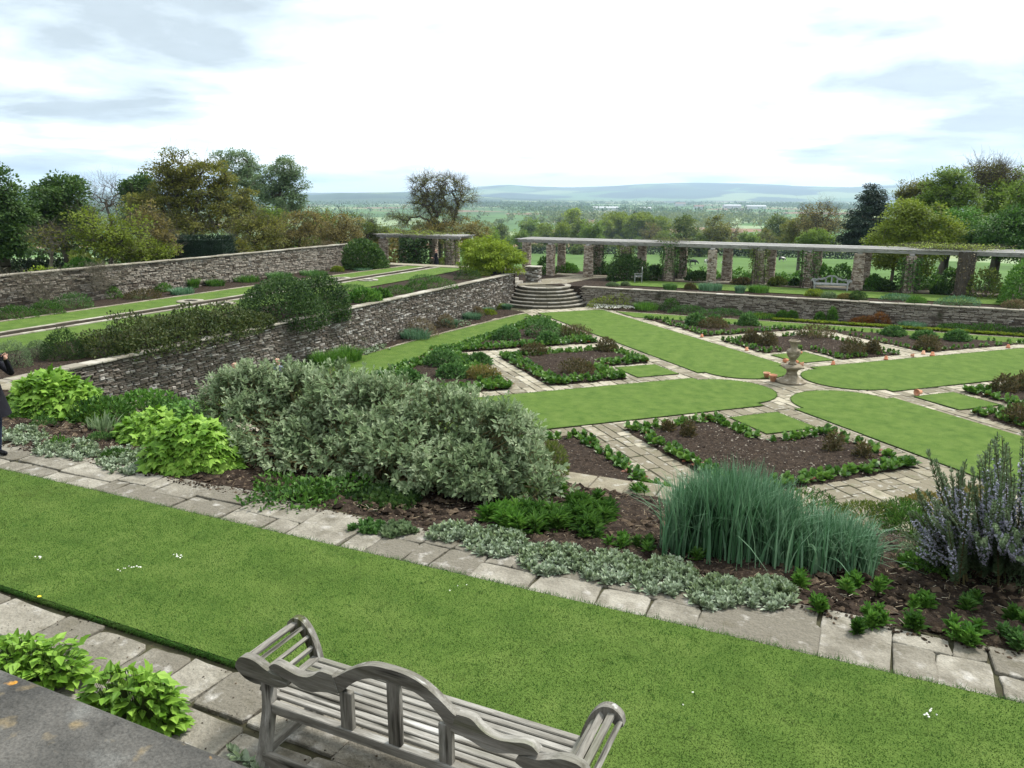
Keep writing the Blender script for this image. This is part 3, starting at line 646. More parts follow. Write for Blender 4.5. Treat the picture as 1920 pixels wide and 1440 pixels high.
n = 26000; P = np.c_[rng.uniform(-10.5, 5.2, n), np.where(rng.random(n) < .72, -27.07-.03*rng.random(n), -25.05+.03*rng.random(n)), ZT-.012+.04*rng.random(n)]
az_ = np.where(P[:, 1] < -26, -PI/2, PI/2)+rng.normal(0, .8, n); o = np.c_[np.cos(az_), np.sin(az_), rng.normal(.25, .5, n)]; sd_ = np.c_[-np.sin(az_), np.cos(az_), np.zeros(n)]
V = np.stack([P-sd_*.002, P+sd_*.002, P+o*rng.uniform(.015, .05, n)[:, None]], 1).reshape(-1, 3)
G().add(V, np.arange(3*n).reshape(-1, 3), np.repeat(rng.random(n), 3)).obj('grass_fringe', m_blade, kind='stuff')
# coarser tufts and stray clover in the near lawn
n = 700; cx = rng.uniform(-10, 5, n); cy = rng.uniform(-27, -25.1, n); k = 9; P = np.c_[np.repeat(cx, k)+rng.normal(0, .018, n*k), np.repeat(cy, k)+rng.normal(0, .018, n*k), np.full(n*k, ZT+.018)]
a_ = rng.random(n*k)*2*PI; o = np.c_[np.cos(a_), np.sin(a_), rng.uniform(.3, 1.2, n*k)]; sd_ = np.c_[-np.sin(a_), np.cos(a_), np.zeros(n*k)]
G().add(np.stack([P-sd_*.003, P+sd_*.003, P+o*rng.uniform(.014, .032, n*k)[:, None]], 1).reshape(-1, 3), np.arange(3*n*k).reshape(-1, 3), np.repeat(np.repeat(rng.random(n), k), 3)).obj('coarse_grass', m_tuft, kind='stuff')
# daisies and a dandelion in the near lawn
def daisies(pts, mat, r0, seed):
    r = np.random.default_rng(seed); V = []; F = []; a = np.arange(7)*2*PI/7
    for i, p in enumerate(pts):
        s = r0*r.uniform(.7, 1.2); V.append(np.r_[np.c_[p[0]+s*np.cos(a), p[1]+s*np.sin(a), p[2]+r.normal(0, .002, 7)], [[*p[:2], p[2]+.006]]]); F.append(np.array([[7, k, (k+1) % 7] for k in range(7)])+8*i)
    return G().add(np.concatenate(V), np.concatenate(F)).obj('daisies', mat, kind='stuff')
dp = []
for (cx, cy, k, sx, sy) in ((335, 1042, 9, 12, 3), (258, 1063, 10, 14, 5), (70, 1044, 7, 12, 2), (228, 1067, 4, 8, 3), (1740, 1338, 10, 14, 8), (870, 1102, 3, 30, 20), (1290, 1330, 2, 60, 30)):
    for _ in range(k): dp.append(at_z(cx+rng.normal(0, sx*.6), cy+rng.normal(0, sy*.6), ZT+.045))
daisies(dp, f_white, .008, 1)
tag(daisies([at_z(74, 1118, ZT+.05)], f_yellow, .022, 2), 'single small yellow flower at the lawn edge', 'flower').name = 'dandelion'
# parapet coping beside the camera
slab('upper_terrace', [(-40,-60),(40,-60),(40,-30.4),(-40,-30.4)], 3.4, 5.25, m_flag2, kind='structure')
pp = empty('parapet', (0, -30.25, 0), label='dark weathered stone parapet with orange lichen in the near corner', cat='parapet')
V, F = bevbox(-14, 14, -.62, 0, 6.17, 6.30, .018); G().add(V, F).obj('coping_slab', m_parapet, pp)
V, F = box(-14, 14, -.56, -.06, 3.5, 6.175); G().add(V, F).obj('wall_body', m_stone, pp)

# ------------------------------------------------------------------ the sunken plat
s2 = math.sqrt(.5)
def uv(u, v): return np.array([(v-u)*s2, (u+v)*s2])            # u towards the steps, v towards the far right corner
def UVP(pts): return [tuple(uv(a, b)) for a, b in pts]
HW = 2.22; SQ0, SQ1 = 3.07, 5.0; LB0, LB1 = 3.0, 8.95; LIN = 5.42; TR0 = 10.35
def strip_lawn(du, dv, far, flat):
    """grass arm from the outer edge inwards, ending in a shouldered half circle"""
    a = np.linspace(-PI/2, PI/2, 25); rr = 1.86
    pts = [(far, -HW), (flat, -HW), (flat, -rr)]+[(flat-rr*math.cos(t)*.98, rr*math.sin(t)) for t in a[1:-1]]+[(flat, rr), (flat, HW), (far, HW)]
    P = [tuple(np.array(du)*p+np.array(dv)*q) for p, q in pts]
    return UVP(P)
LAWN_T = .055
lawnp = []
def lawn(poly, label, name='lawn'):
    V = np.array(poly); 
    if np.sum(V[:, 0]*np.roll(V[:, 1], -1)-V[:, 1]*np.roll(V[:, 0], -1)) < 0: poly = poly[::-1]
    lawnp.append(np.array(poly)); return slab(name, poly, 0.0, LAWN_T, m_lawn, side=m_lawnedge, kind='structure', label=label)
lawn(strip_lawn((1, 0), (0, 1), 20.6, 2.95), 'mown grass arm running from the urn to the curved steps')
lawn(strip_lawn((-1, 0), (0, 1), 20.0, 2.95), 'mown grass arm running from the urn towards the rosemary')
lawn(strip_lawn((0, 1), (1, 0), 20.5, 2.95), 'mown grass arm running from the urn to the far right')
lawn(strip_lawn((0, -1), (1, 0), 20.0, 2.95), 'mown grass arm running from the urn to the grey shrub')
SGN = {'left': (1, -1), 'near': (-1, -1), 'right': (-1, 1), 'far': (1, 1)}
for nm, (a, b) in SGN.items():
    lawn(UVP([(a*SQ0, b*SQ0), (a*SQ1, b*SQ0), (a*SQ1, b*SQ1), (a*SQ0, b*SQ1)]), f'small square of grass in the {nm} quarter by the urn')
lawn([(-15.75,-17),(-15.75,11.4),(-16.7,12.4),(-16.95,11.6),(-18.0,2.5),(-18.45,-5),(-18.45,-17)], 'perimeter grass strip along the left wall border')
lawn([(-10.2,13.95),(9.9,14.02),(11.7,15.85),(-11.9,15.75)], 'perimeter grass strip along the border of the pergola wall')
# beds
bedp = []; L_BED = [(LB0, LIN), (LB0, LB1), (LB1, LB1), (LB1, LB0), (LIN, LB0), (LIN, LIN)]
def ins(P, poly):
    x, y = P[..., 0], P[..., 1]; c = np.zeros(x.shape, bool); n = len(poly)
    for i in range(n):
        (x1, y1), (x2, y2) = poly[i], poly[i-1]
        if y1 == y2: continue
        c ^= ((y1 > y) != (y2 > y)) & (x < (x2-x1)*(y-y1)/(y2-y1)+x1)
    return c
def bed(poly, label, seed):
    V = np.array(poly)
    if np.sum(V[:, 0]*np.roll(V[:, 1], -1)-V[:, 1]*np.roll(V[:, 0], -1)) < 0: poly = poly[::-1]; V = V[::-1]
    bedp.append(V); x0, y0 = V.min(0); x1, y1 = V.max(0); st = .11
    X, Y = np.meshgrid(np.arange(x0, x1, st), np.arange(y0, y1, st), indexing='ij'); Q = np.stack([X, Y], -1)
    def dist(Q):
        d = np.full(Q.shape[:-1], 9.)
        for i in range(len(V)):
            a, b = V[i-1], V[i]; t = np.clip(((Q-a)@(b-a))/max((b-a)@(b-a), 1e-9), 0, 1); d = np.minimum(d, np.linalg.norm(Q-(a+t[..., None]*(b-a)), axis=-1))
        return d
    inside = ins(Q, V); Z = np.where(inside, .03+.10*np.clip(dist(Q)/.7, 0, 1)+.03*fbm(X, Y, 2.3, seed)*.5+.018*rng.normal(0, 1, X.shape), -.05)
    n_, m_ = X.shape; i, j = np.meshgrid(np.arange(n_-1), np.arange(m_-1), indexing='ij'); k = inside[:-1, :-1] | inside[1:, 1:]
    F = np.stack([i*m_+j, (i+1)*m_+j, (i+1)*m_+j+1, i*m_+j+1], -1)[k]
    return G().add(np.stack([X, Y, Z], -1).reshape(-1, 3), F).obj('flower_bed', m_soil, smooth=True, kind='structure', label=label)
for nm, (a, b) in SGN.items():
    bed(UVP([(a*p, b*q) for p, q in L_BED]), f'L shaped bed of dark soil in the {nm} quarter', 5)
TRI_L1 = [(TR0+.1, -LB0), (18.7, -LB0), (TR0+.1, -11.6)]; TRI_L2 = [(LB0, -TR0), (LB0, -19.1), (11.6, -TR0)]
bed(UVP(TRI_L1), 'triangular bed nearest the curved steps', 6); bed(UVP(TRI_L2), 'triangular bed by the grey shrub along the left strip', 7)
TRI_F1 = [(TR0-.2, LB0), (16.6, LB0), (TR0-.2, 9.3)]; TRI_F2 = [(LB0, TR0), (LB0, 17.2), (9.9, TR0)]
bed(UVP(TRI_F1), 'far triangular bed to the left of the urn', 8); bed(UVP(TRI_F2), 'far triangular bed to the right of the urn', 9)
TRI_N1 = [(-LB0, -TR0), (-LB0, -17), (-9.5, -TR0)]; bed(UVP(TRI_N1), 'near triangular bed behind the stone coping', 10)
TRI_R1 = [(-LB0, TR0), (-LB0, 18), (-10, TR0)]; bed(UVP(TRI_R1), 'right hand triangular bed', 11)
bed([(-18.75,-17),(-18.3,2.5),(-17.3,11.4),(-17.0,13.2),(-18.6,13.6),(-19.1,13),(-19.1,-17)], 'border of soil at the foot of the left wall', 12)
bed([(-12.6,16.1),(18,16.25),(18,17.65),(-14.6,17.65)], 'border of soil at the foot of the pergola wall', 13)
m_chip = M('pale soil chips', [(.03,.022,.016),(.09,.07,.052),(.26,.23,.19)], nscale=3, rough=1, mixlv=1.6)
for bp_, nn_, sd_ in ((bedp[1], 1500, 41), (bedp[8], 400, 42), (bedp[0], 700, 43), (bedp[3], 700, 44)):
    q0, q1 = bp_.min(0), bp_.max(0); Q_ = rng.uniform(q0, q1, (nn_*3, 2)); Q_ = Q_[ins(Q_, bp_)][:nn_]
    clods('bed_clods', np.c_[Q_, np.full(len(Q_), .135)], .010, .04, m_chip, sd_)
# paving of the plat: random rectangles in diagonal courses, left out under grass and soil
pv = empty('paving', (0, 0, 0), label='pale stone paths laid between the grass arms and beds', kind='structure')
r = random.Random(33); cand = []
v = -21.
while v < 21:
    hgt = r.choice([.32, .4, .48, .58]); u = -14+r.uniform(0, .5)
    while u < 22:
        l = r.uniform(.4, 1.05); cand.append((u, u+l, v, v+hgt)); u += l
    v += hgt
C4 = np.array([[(a, c), (b, c), (b, d), (a, d), ((a+b)/2, (c+d)/2)] for a, b, c, d in cand])
XYc = np.stack([(C4[..., 1]-C4[..., 0])*s2, (C4[..., 0]+C4[..., 1])*s2], -1)
hid = np.zeros(XYc.shape[:2], bool)
for P in lawnp+bedp:
    hid |= ins(XYc, P)
inb = (XYc[..., 0].min(1) > -19.0) & (XYc[..., 0].max(1) < 19.5) & (XYc[..., 1].max(1) < 17.6) & (XYc[..., 1].min(1) > -14)
stp = np.hypot(XYc[..., 4, 0]+17.6, XYc[..., 4, 1]-17.6)
keep = [i for i in range(len(cand)) if inb[i] and not hid[i].all() and stp[i] > 2.5]
fw_ = np.array([-math.sin(YAW), math.cos(YAW)]); rt_ = np.array([math.cos(YAW), math.sin(YAW)])
def score(i):
    d = XYc[i, 4]-CAM[:2]; f = d@fw_; a = (cand[i][1]-cand[i][0])*(cand[i][3]-cand[i][2])*(~hid[i]).sum()
    return -a/f**3 if abs(d@rt_)/f < .86 else 0
keep.sort(key=score); gs = G(); ang = math.radians(45)
for k, i in enumerate(keep):
    if score(i) == 0: continue
    a, b, c, d = cand[i]; ctr = XYc[i, 4]
    # local frame: x along +u, y along +v ; u axis = (-s2, s2)
    V, F = flag(r, -(b-a)/2, (b-a)/2, -(d-c)/2, (d-c)/2, .03, .016, .04, .004, 2)
    V = np.c_[-V[:, 0], V[:, 1], V[:, 2]]; F = [f[:, ::-1] for f in F]     # mirror so that (u,v) reads right-handed
    ca, sa = s2, s2; X = V[:, 0]*s2+V[:, 1]*s2; Y = -V[:, 0]*s2+V[:, 1]*s2; V = np.c_[X, Y, V[:, 2]]; z = .02+r.uniform(-.006, .006)
    if k < 300:
        o = G().add(V, F).obj('flagstone', m_flag2, pv); o.location = (*ctr, z)
    else: gs.add(V+[*ctr, z], F, r.random())
gs.obj('flagstones', m_flag2, pv, kind='stuff')
pe = []
for P in lawnp:
    for i in range(len(P)):
        a, b = P[i-1], P[i]; l_ = np.linalg.norm(b-a); n_ = int(l_*95); d_ = (a+b)/2-CAM[:2]
        if d_@fw_ < 5 or abs(d_@rt_)/(d_@fw_) > .75: continue
        t_ = rng.random(n_)[:, None]; pe.append(np.c_[a+(b-a)*t_+rng.normal(0, .012, (n_, 2)), LAWN_T-.01+.012*rng.random(n_)])
P = np.concatenate(pe); n = len(P); az_ = rng.random(n)*2*PI; o = np.c_[np.cos(az_), np.sin(az_), rng.uniform(.2, 1, n)]; sd_ = np.c_[-np.sin(az_), np.cos(az_), np.zeros(n)]
V = np.stack([P-sd_*.007, P+sd_*.007, P+o*rng.uniform(.025, .06, n)[:, None]], 1).reshape(-1, 3)
G().add(V, np.arange(3*n).reshape(-1, 3), np.repeat(rng.random(n), 3)).obj('turf_fringe', m_blade, kind='stuff')
# edging stones of the left and far borders
def edging(pts, wid, label):
    e = empty('edging', (0, 0, 0), label=label, kind='structure'); g = G()
    P = np.array(pts, float)
    for i in range(len(P)-1):
        a, b = P[i], P[i+1]; L_ = np.linalg.norm(b-a); t = (b-a)/L_; n_ = np.array([-t[1], t[0]]); x = 0
        while x < L_:
            l = r.uniform(.45, 1.0); V, F = flag(r, x, min(x+l, L_), -wid/2, wid/2, .02, .01, .05, .004, 2)
            V = np.c_[a[0]+t[0]*V[:, 0]+n_[0]*V[:, 1], a[1]+t[1]*V[:, 0]+n_[1]*V[:, 1], V[:, 2]+.035]; o = G().add(V, F).obj('edging_stone', m_flag2, e); x += l
edging([(-18.65,-12),(-18.2,2.5),(-17.15,11.5),(-16.8,13.2)], .34, 'line of edging stones between the left grass strip and the wall border')
edging([(-12.2,15.98),(15,16.1)], .3, 'line of edging stones along the far grass strip')
edging([(-10.3,13.84),(15,13.92)], .22, 'line of edging stones between far beds and far grass strip')

# ------------------------------------------------------------------ curved steps, pier, landing
st = empty('garden_steps', (-17.6, 17.6, 0), -PI/4, label='half round flight of stone steps in the corner of the sunken garden', cat='steps')
for k in range(6):
    R = 2.95-.235*k; z0, z1 = k*ZP/6, (k+1)*ZP/6
    a = np.linspace(-PI*.62, PI*.62, 37); arc = [(R*math.cos(t), R*math.sin(t)) for t in a]+[(-1.6, R*.75), (-1.6, -R*.75)]
    tre = [(p[0]*(R+.04)/R, p[1]*(R+.04)/R) for p in arc]
    s_ = G().add(*prism(arc, max(0, z0-.02), z1-.045)).obj('step', m_riser, st)
    for j in range(12):
        a0, a1 = -PI*.62+j*PI*1.24/12+.006, -PI*.62+(j+1)*PI*1.24/12-.006; aa = np.linspace(a0, a1, 4); jz = r.uniform(-.006, .006)
        seg = [((R+.05)*math.cos(t), (R+.05)*math.sin(t)) for t in aa]+[((R-.36)*math.cos(t), (R-.36)*math.sin(t)) for t in aa[::-1]]
        G().add(*prism(seg, z1-.055+jz, z1+.004+jz)).obj('tread', m_stepst, s_)
lp = slab('landing', [(-19.0,16.6),(-16.6,19.0),(-16.0,23.0),(-14.6,24.5),(-17.5,24.5),(-19.2,20.6),(-19.4,17.2)], ZP-.1, ZP+.03, m_flag2, kind='structure', label='pale stone landing path from the curved steps to the pergola')
sp_ = empty('stone_stair', (-19.25, 17.0, 0), 0, label='narrow stone stair climbing from the landing to the water terrace', cat='steps')
for k in range(4):
    V, F = bevbox(-.45-.32*k-1.0, -.32*k, -.55, .75, ZP-.1 if k == 0 else ZP+.21*k-.03, ZP+.21*(k+1), .02); G().add(V, F).obj('step', m_stepst, sp_)
def pier(name, label, x, y, sx, sy, z0, z1, seed, mat=m_stone, cope=True, parent=None, hmin=.07, hmax=.14, rnd=False):
    r = random.Random(seed); g = G()
    if rnd:
        R = sx/2; V, F = lathe([(R*1.0-.05, 0), (R*.86-.05, z1-z0-.01)], 14); g.add(V+[x, y, z0], F, 0, 1)
        for xx, zz, sl, sh in courses(r, 2*PI*R, z1-z0, hmin, hmax, .14, .34):
            V, F = STONES[r.randrange(10)]; V = V*[sl-.008, .14, sh-.008]+[xx, 0, z0+zz]; Rz = R*(1-.14*zz/(z1-z0)); an = V[:, 0]/R; q = Rz-.05-V[:, 1]+r.uniform(-.02, .02)
            g.add(np.c_[x+q*np.cos(an), y+q*np.sin(an), V[:, 2]], F, r.random())
        return g
    g.add(*box(x-sx/2+.04, x+sx/2-.04, y-sy/2+.04, y+sy/2-.04, z0, z1-.01), 0, 1)
    for face, (Ls, ang, cx, cy) in enumerate(((sx, 0, x, y-sy/2), (sy, PI/2, x+sx/2, y), (sx, PI, x, y+sy/2), (sy, -PI/2, x-sx/2, y))):
        ca, sa = math.cos(ang), math.sin(ang)
        for xx, zz, sl, sh in courses(r, Ls, z1-z0, hmin, hmax, .16, .42):
            l0, l1 = max(0, xx-sl/2), min(Ls, xx+sl/2)
            V, F = STONES[r.randrange(10)]; V = V*[l1-l0-.008, .14, sh-.008]+[(l0+l1)/2-Ls/2, .05+r.uniform(-.02, .02), z0+zz]
            g.add(np.c_[cx+V[:, 0]*ca-V[:, 1]*sa, cy+V[:, 0]*sa+V[:, 1]*ca, V[:, 2]], F, r.random())
    return g
q = empty('stone_pier', (0, 0, 0), label='square stone pier beside the narrow stair', cat='pier')
pier('', '', -19.0, 19.0, .95, .7, ZP, 2.3, 5).obj('pier_stonework', [m_stone, m_core], q)
V, F = bevbox(-19.52, -18.48, 18.6, 19.4, 2.3, 2.37, .02); G().add(V, F).obj('coping_stone', m_coping, q)

# ------------------------------------------------------------------ water terrace
ZL = ZR+.05
slab('lawn', [(-29.55,-26),(-27.12,-26),(-26.72,17.4),(-28.3,17.4),(-29.3,2)], ZR-.02, ZL, m_lawn, side=m_lawnedge, kind='structure', label='long grass strip beyond the rill on the water terrace')
slab('lawn', [(-25.98,-26),(-23.2,-26),(-23.2,14.5),(-23.6,17.4),(-25.58,17.4)], ZR-.02, ZL, m_lawn, side=m_lawnedge, kind='structure', label='long grass strip between rill and shrubs on the water terrace')
e = empty('rill', (0, 0, 0), label='narrow stone edged water rill with looped pools on the water terrace', cat='water channel')
def rx(y): return -26.55+(y+26)*.40/43.4
for sgn in (-1, 1):
    y = -26
    while y < 18.2:
        l = r.uniform(.7, 1.3); y2 = min(y+l, 18.3); a, b = rx(y), rx(y2); w0, w1 = .36, .60
        P = [(a+sgn*w0, y+.008), (a+sgn*w1, y+.008), (b+sgn*w1, y2-.008), (b+sgn*w0, y2-.008)]
        if sgn < 0: P = P[::-1]
        G().add(*prism(P, ZR-.1, ZL+.03+r.uniform(-.006, .006))).obj('edge_stone', m_coping, e); y = y2
for sgn in (-1, 1): slab('channel_shade', [(rx(-26)+sgn*.37-.015,-26),(rx(-26)+sgn*.37+.015,-26),(rx(18.3)+sgn*.37+.015,18.3),(rx(18.3)+sgn*.37-.015,18.3)], ZR-.25, ZL+.012, m_riser, e)  # dark lining strips: shade on the channel's inner walls put into the colour
slab('water', [(rx(-26)-.39,-26),(rx(-26)+.39,-26),(rx(18.3)+.39,18.3),(rx(18.3)-.39,18.3)], ZR-.2, ZR-.03, m_water, e)
for yc in (-3.8, 7.9, -15.5):
    for sgn in (-1, 1):
        cx, cy = rx(yc)+sgn*1.02, yc
        for k in range(14):
            a0, a1 = 2*PI*k/14+.02, 2*PI*(k+1)/14-.02; aa = np.linspace(a0, a1, 4)
            seg = [(cx+.62*math.cos(t), cy+.62*math.sin(t)) for t in aa]+[(cx+.34*math.cos(t), cy+.34*math.sin(t)) for t in aa[::-1]]
            G().add(*prism(seg, ZR-.1, ZL+.05+r.uniform(-.006, .006))).obj('ring_stone', m_coping, e)
        a = np.linspace(0, 2*PI, 25)[:-1]; G().add(*prism([(cx+.36*math.cos(t), cy+.36*math.sin(t)) for t in a], ZR-.1, ZL+.012)).obj('pool_water', m_water, e)
edging([(-29.7,-18),(-29.45,2),(-28.45,17.4)], .3, 'line of edging stones along the upper border of the water terrace')
for k in bpy.data.objects:
    if k.name.startswith('edging') and k.get('label', '').endswith('upper border of the water terrace'): k.location.z = ZR+.02
slab('terrace_paving', [(-31.5,17.3),(-20.6,17.3),(-20.6,18.6),(-31.5,18.6)], ZR-.05, ZR+.09, m_flag2, kind='structure', label='pale paved end of the water terrace before the pergola')

# ------------------------------------------------------------------ pergola walk
slab('lawn', [(-13.6,19.6),(26,19.6),(26,23.0),(-13.6,23.0)], ZP-.02, ZP+.045, m_lawn, side=m_lawnedge, kind='structure', label='grass strip in front of the pergola pillars')
slab('pergola_path', [(-40,24.1),(30,24.1),(30,25.3),(-40,25.3)], ZP-.02, ZP+.04, m_flag2, kind='structure', label='pale stone path running under the pergola')
FR = [(-19.6,23.7),(-16.6,23.7),(-13.8,23.7),(-10.6,23.9),(-7.5,23.5),(-4.4,23.7),(-1.26,23.7),(1.76,23.9),(4.75,23.5),(7.75,23.4),(10.9,23.5),(14,23.5)]
RR = [(-22.6,26.0),(-19.7,26.2),(-16.7,26.2),(-13.2,26.1),(-10.1,26.1),(-6.9,26.1),(-3.9,26.1),(-.9,26.1),(2.2,26.1),(5.2,26.1),(8.2,26.1),(11.2,26.1)]
def pergola(name, label, front, rear, x0, x1, ztop, zb, seed):
    p = empty(name, (0, 0, 0), label=label, cat='pergola'); rr = random.Random(seed)
    for i, (x, y) in enumerate(front+rear):
        rnd_ = i % 2 == 1; wd = rr.uniform(.70, .76) if rnd_ else rr.uniform(.53, .58)
        g = pier('', '', x, y, wd, wd, zb, ztop-.30, seed*50+i, m_pillar, hmin=.05, hmax=.10, rnd=rnd_)
        g.add(*bevbox(x-wd*.42, x+wd*.42, y-wd*.42, y+wd*.42, ztop-.32, ztop-.28, .01), .5, 0)
        g.obj('pillar', [m_pillar, m_core], p)
        G().add(*bevbox(x-.14, x+.14, y-.3, y+.3, ztop-.28, ztop-.17, .02)).obj('pad_block', m_beam, p)
    for yb in (front[0][1]-.02, rear[0][1]):
        x = x0
        while x < x1:
            l = min(rr.uniform(5.5, 6.5), x1-x); V, F = bevbox(x, x+l-.01, yb-.10, yb+.10, ztop-.17, ztop, .012); G().add(V, F).obj('beam', m_beam, p); x += l
    x = x0+.2
    while x < x1:
        V, F = bevbox(x-.05, x+.05, front[0][1]-.42, rear[0][1]+.42, ztop+.002, ztop+.07, .01); G().add(V, F).obj('rafter', m_beam, p); x += rr.uniform(.55, .65)
    for k in range(9):
        y = front[0][1]-.38+k*(rear[0][1]-front[0][1]+.76)/8; x = x0-.1
        while x < x1+.1:
            l = min(rr.uniform(3.2, 5.0), x1+.1-x); V, F = bevbox(x, x+l-.012, y-.085, y+.085, ztop+.073, ztop+.098+rr.uniform(0, .012), .005); G().add(V, F).obj('batten', m_beam, p); x += l
    return p
pergola('pergola', 'long oak topped pergola on stone pillars across the end of the garden', FR, RR, -22.3, 15.5, 3.86, ZP, 1)
pergola('pergola', 'shorter pergola length on stone pillars beyond the water terrace', [(-35.0,24.2),(-31.9,24.2),(-28.6,24.2)], [(-34.4,26.2),(-31.3,26.2),(-29.3,26.4)], -35.6, -27.6, 3.90, ZP, 2)
# ------------------------------------------------------------------ the arched garden bench
def lerp_out(pts, n):
    """smooth outline through the given points (Catmull-Rom)"""
    P = np.array(pts, float); Q = np.vstack([2*P[0]-P[1], P, 2*P[-1]-P[-2]]); out = []
    for i in range(1, len(Q)-2):
        for t in np.linspace(0, 1, n, endpoint=False):
            a, b, c, d = Q[i-1], Q[i], Q[i+1], Q[i+2]
            out.append(.5*((2*b)+(-a+c)*t+(2*a-5*b+4*c-d)*t*t+(-a+3*b-3*c+d)*t**3))
    out.append(P[-1]); return np.array(out)
def bench_mesh(name, loc, rz, label, M3=None):
    mh, mv, my = M3 or (m_oak, m_oakv, m_oaky)
    b = empty(name, loc, rz, label=label, cat='bench')
    mir = lambda pts: [(-x, z) for x, z in pts]
    T = .052; yb = 0.0
    # arched top rail
    ht = [(0,.955),(.12,.948),(.22,.915),(.32,.855),(.40,.795),(.428,.783)]; hb = [(0,.872),(.10,.868),(.20,.838),(.28,.785),(.345,.722),(.385,.685)]
    t_, b_ = lerp_out(ht, 5), lerp_out(hb, 5)
    V, F = strip(np.r_[mir(t_[:0:-1]), t_], np.r_[mir(b_[:0:-1]), b_], yb, yb+T); G().add(V, F).obj('arched_rail', mh, b)
    for s in (-1, 1):
        # shoulder and serpentine swan-neck rail
        st_ = [(.428,.800),(.50,.802),(.535,.790),(.575,.755),(.63,.728),(.70,.722),(.77,.735),(.84,.752),(.885,.748),(.925,.715)]
        sb_ = [(.385,.685),(.47,.668),(.53,.655),(.58,.638),(.64,.632),(.70,.640),(.76,.660),(.82,.672),(.87,.690),(.915,.700)]
        t_, b_ = lerp_out(st_, 4), lerp_out(sb_, 4)
        if s < 0: t_, b_ = np.array(mir(t_))[::-1], np.array(mir(b_))[::-1]
        G().add(*strip(t_, b_, yb-.004, yb+T+.004)).obj('scroll_rail', mh, b)
        # lower scroll that carries the barrel arm
        at_ = [(.79,.632),(.84,.668),(.90,.668),(.96,.688),(1.04,.722),(1.11,.728),(1.165,.715),(1.20,.675),(1.21,.645)]
        ab_ = [(.79,.610),(.83,.592),(.885,.578),(.95,.572),(1.02,.560),(1.08,.560),(1.14,.575),(1.19,.610),(1.212,.635)]
        t_, b_ = lerp_out(at_, 4), lerp_out(ab_, 4)
        if s < 0: t_, b_ = np.array(mir(t_))[::-1], np.array(mir(b_))[::-1]
        G().add(*strip(t_, b_, yb-.002, yb+T+.006)).obj('arm_scroll', mh, b)
        # rear leg: sabre curve, foot kicked back
        px_ = np.array([(.0,.0),(.02,.06),(.045,.2),(.058,.36),(.05,.5),(.035,.66)]); g = G()
        x0 = s*.965
        prof = lerp_out([(-.115,.0),(-.085,.12),(-.045,.27),(-.012,.40),(-.004,.52),(.0,.66)], 3)
        A = np.c_[prof[:, 0]-.0, prof[:, 1]]; Bq = np.c_[prof[:, 0]+.062, prof[:, 1]]; n_ = len(A)
        V = np.concatenate([np.c_[np.full(n_, x0-.036), A], np.c_[np.full(n_, x0+.036), A], np.c_[np.full(n_, x0+.036), Bq], np.c_[np.full(n_, x0-.036), Bq]]); i = np.arange(n_-1)
        Fq = np.concatenate([np.c_[i+a*n_, i+c*n_, i+c*n_+1, i+a*n_+1] for a, c in ((0,1),(1,2),(2,3),(3,0))])
        G().add(V, [Fq, np.array([[0,3*n_,2*n_,n_],[n_-1,2*n_-1,3*n_-1,4*n_-1]])]).obj('rear_leg', mv, b)
        # front leg rising into the curved arm board
        ot = lerp_out([(.955,.00),(.955,.20),(.960,.36),(.985,.50),(1.035,.625),(1.10,.700),(1.17,.712),(1.225,.672),(1.24,.615)], 4)
        inn = lerp_out([(1.03,.00),(1.03,.20),(1.035,.34),(1.055,.46),(1.092,.560),(1.13,.612),(1.165,.622),(1.192,.600),(1.20,.575)], 4)
        t_, b_ = (ot, inn) if s > 0 else (np.array(mir(ot)), np.array(mir(inn)))
        G().add(*strip(t_, b_, .525, .580)).obj('arm_board', mv, b)
        # barrel slats of the arm
        for (x, z, a) in ((1.215,.632,-.9),(1.165,.668,-.1),(1.105,.650,.6),(1.062,.585,.95),(1.030,.510,1.2),(1.012,.435,1.35)):
            V, F = bevbox(-.021, .021, 0, .51, -.012, .012, .003); ca, sa = math.cos(a*s), math.sin(a*s)
            V = np.c_[V[:, 0]*ca+V[:, 2]*sa+s*x, V[:, 1]+.025, -V[:, 0]*sa+V[:, 2]*ca+z]; G().add(V, F).obj('arm_slat', my, b)
        V, F = bevbox(s*.995-.028, s*.995+.028, .02, .53, .375, .455, .004); G().add(V, F).obj('side_rail', my, b)
        V, F = bevbox(s*.985-.025, s*.985+.025, -.075, .53, .065, .125, .004); G().add(V, F).obj('side_stretcher', my, b)
    for x, zt in ((-.345, .70), (0, .868), (.345, .70)):
        V, F = bevbox(x-.043, x+.043, .004, .046, .442, zt, .004); G().add(V, F).obj('splat', mv, b)
    V, F = bevbox(-.93, .93, -.006, .05, .375, .445, .005); G().add(V, F).obj('back_rail', mh, b)
    V, F = bevbox(-.955, .955, -.095, -.045, .055, .130, .005); G().add(V, F).obj('lower_stretcher', mh, b)
    V, F = bevbox(-.955, .955, .525, .575, .345, .425, .005); G().add(V, F).obj('front_rail', mh, b)
    for k in range(8):
        y0 = .058+k*.0655; V, F = bevbox(-1.0, 1.0, y0, y0+.048, .438-.004*k, .464-.004*k, .005); G().add(V, F).obj('seat_slat', mh, b)
    # thin horizontal laths of the back
    for z in (.505,.565,.625):
        pass
    return b
bench_mesh('garden_bench', (.055, -27.80, ZT), 0.0, 'weathered grey arched wooden bench seen from behind on the paved path')
m_oakp = M('silvered oak', [(.16,.165,.16),(.235,.24,.235),(.31,.315,.31)], nscale=5, rough=.85, bump=.3, bscale=30, rnd=.2)
fb = at_z(1556, 547, ZP)
bench_mesh('garden_bench', (fb[0], 23.2, ZP), PI, 'pale grey arched wooden bench standing between the pergola pillars', (m_oakp,)*3)
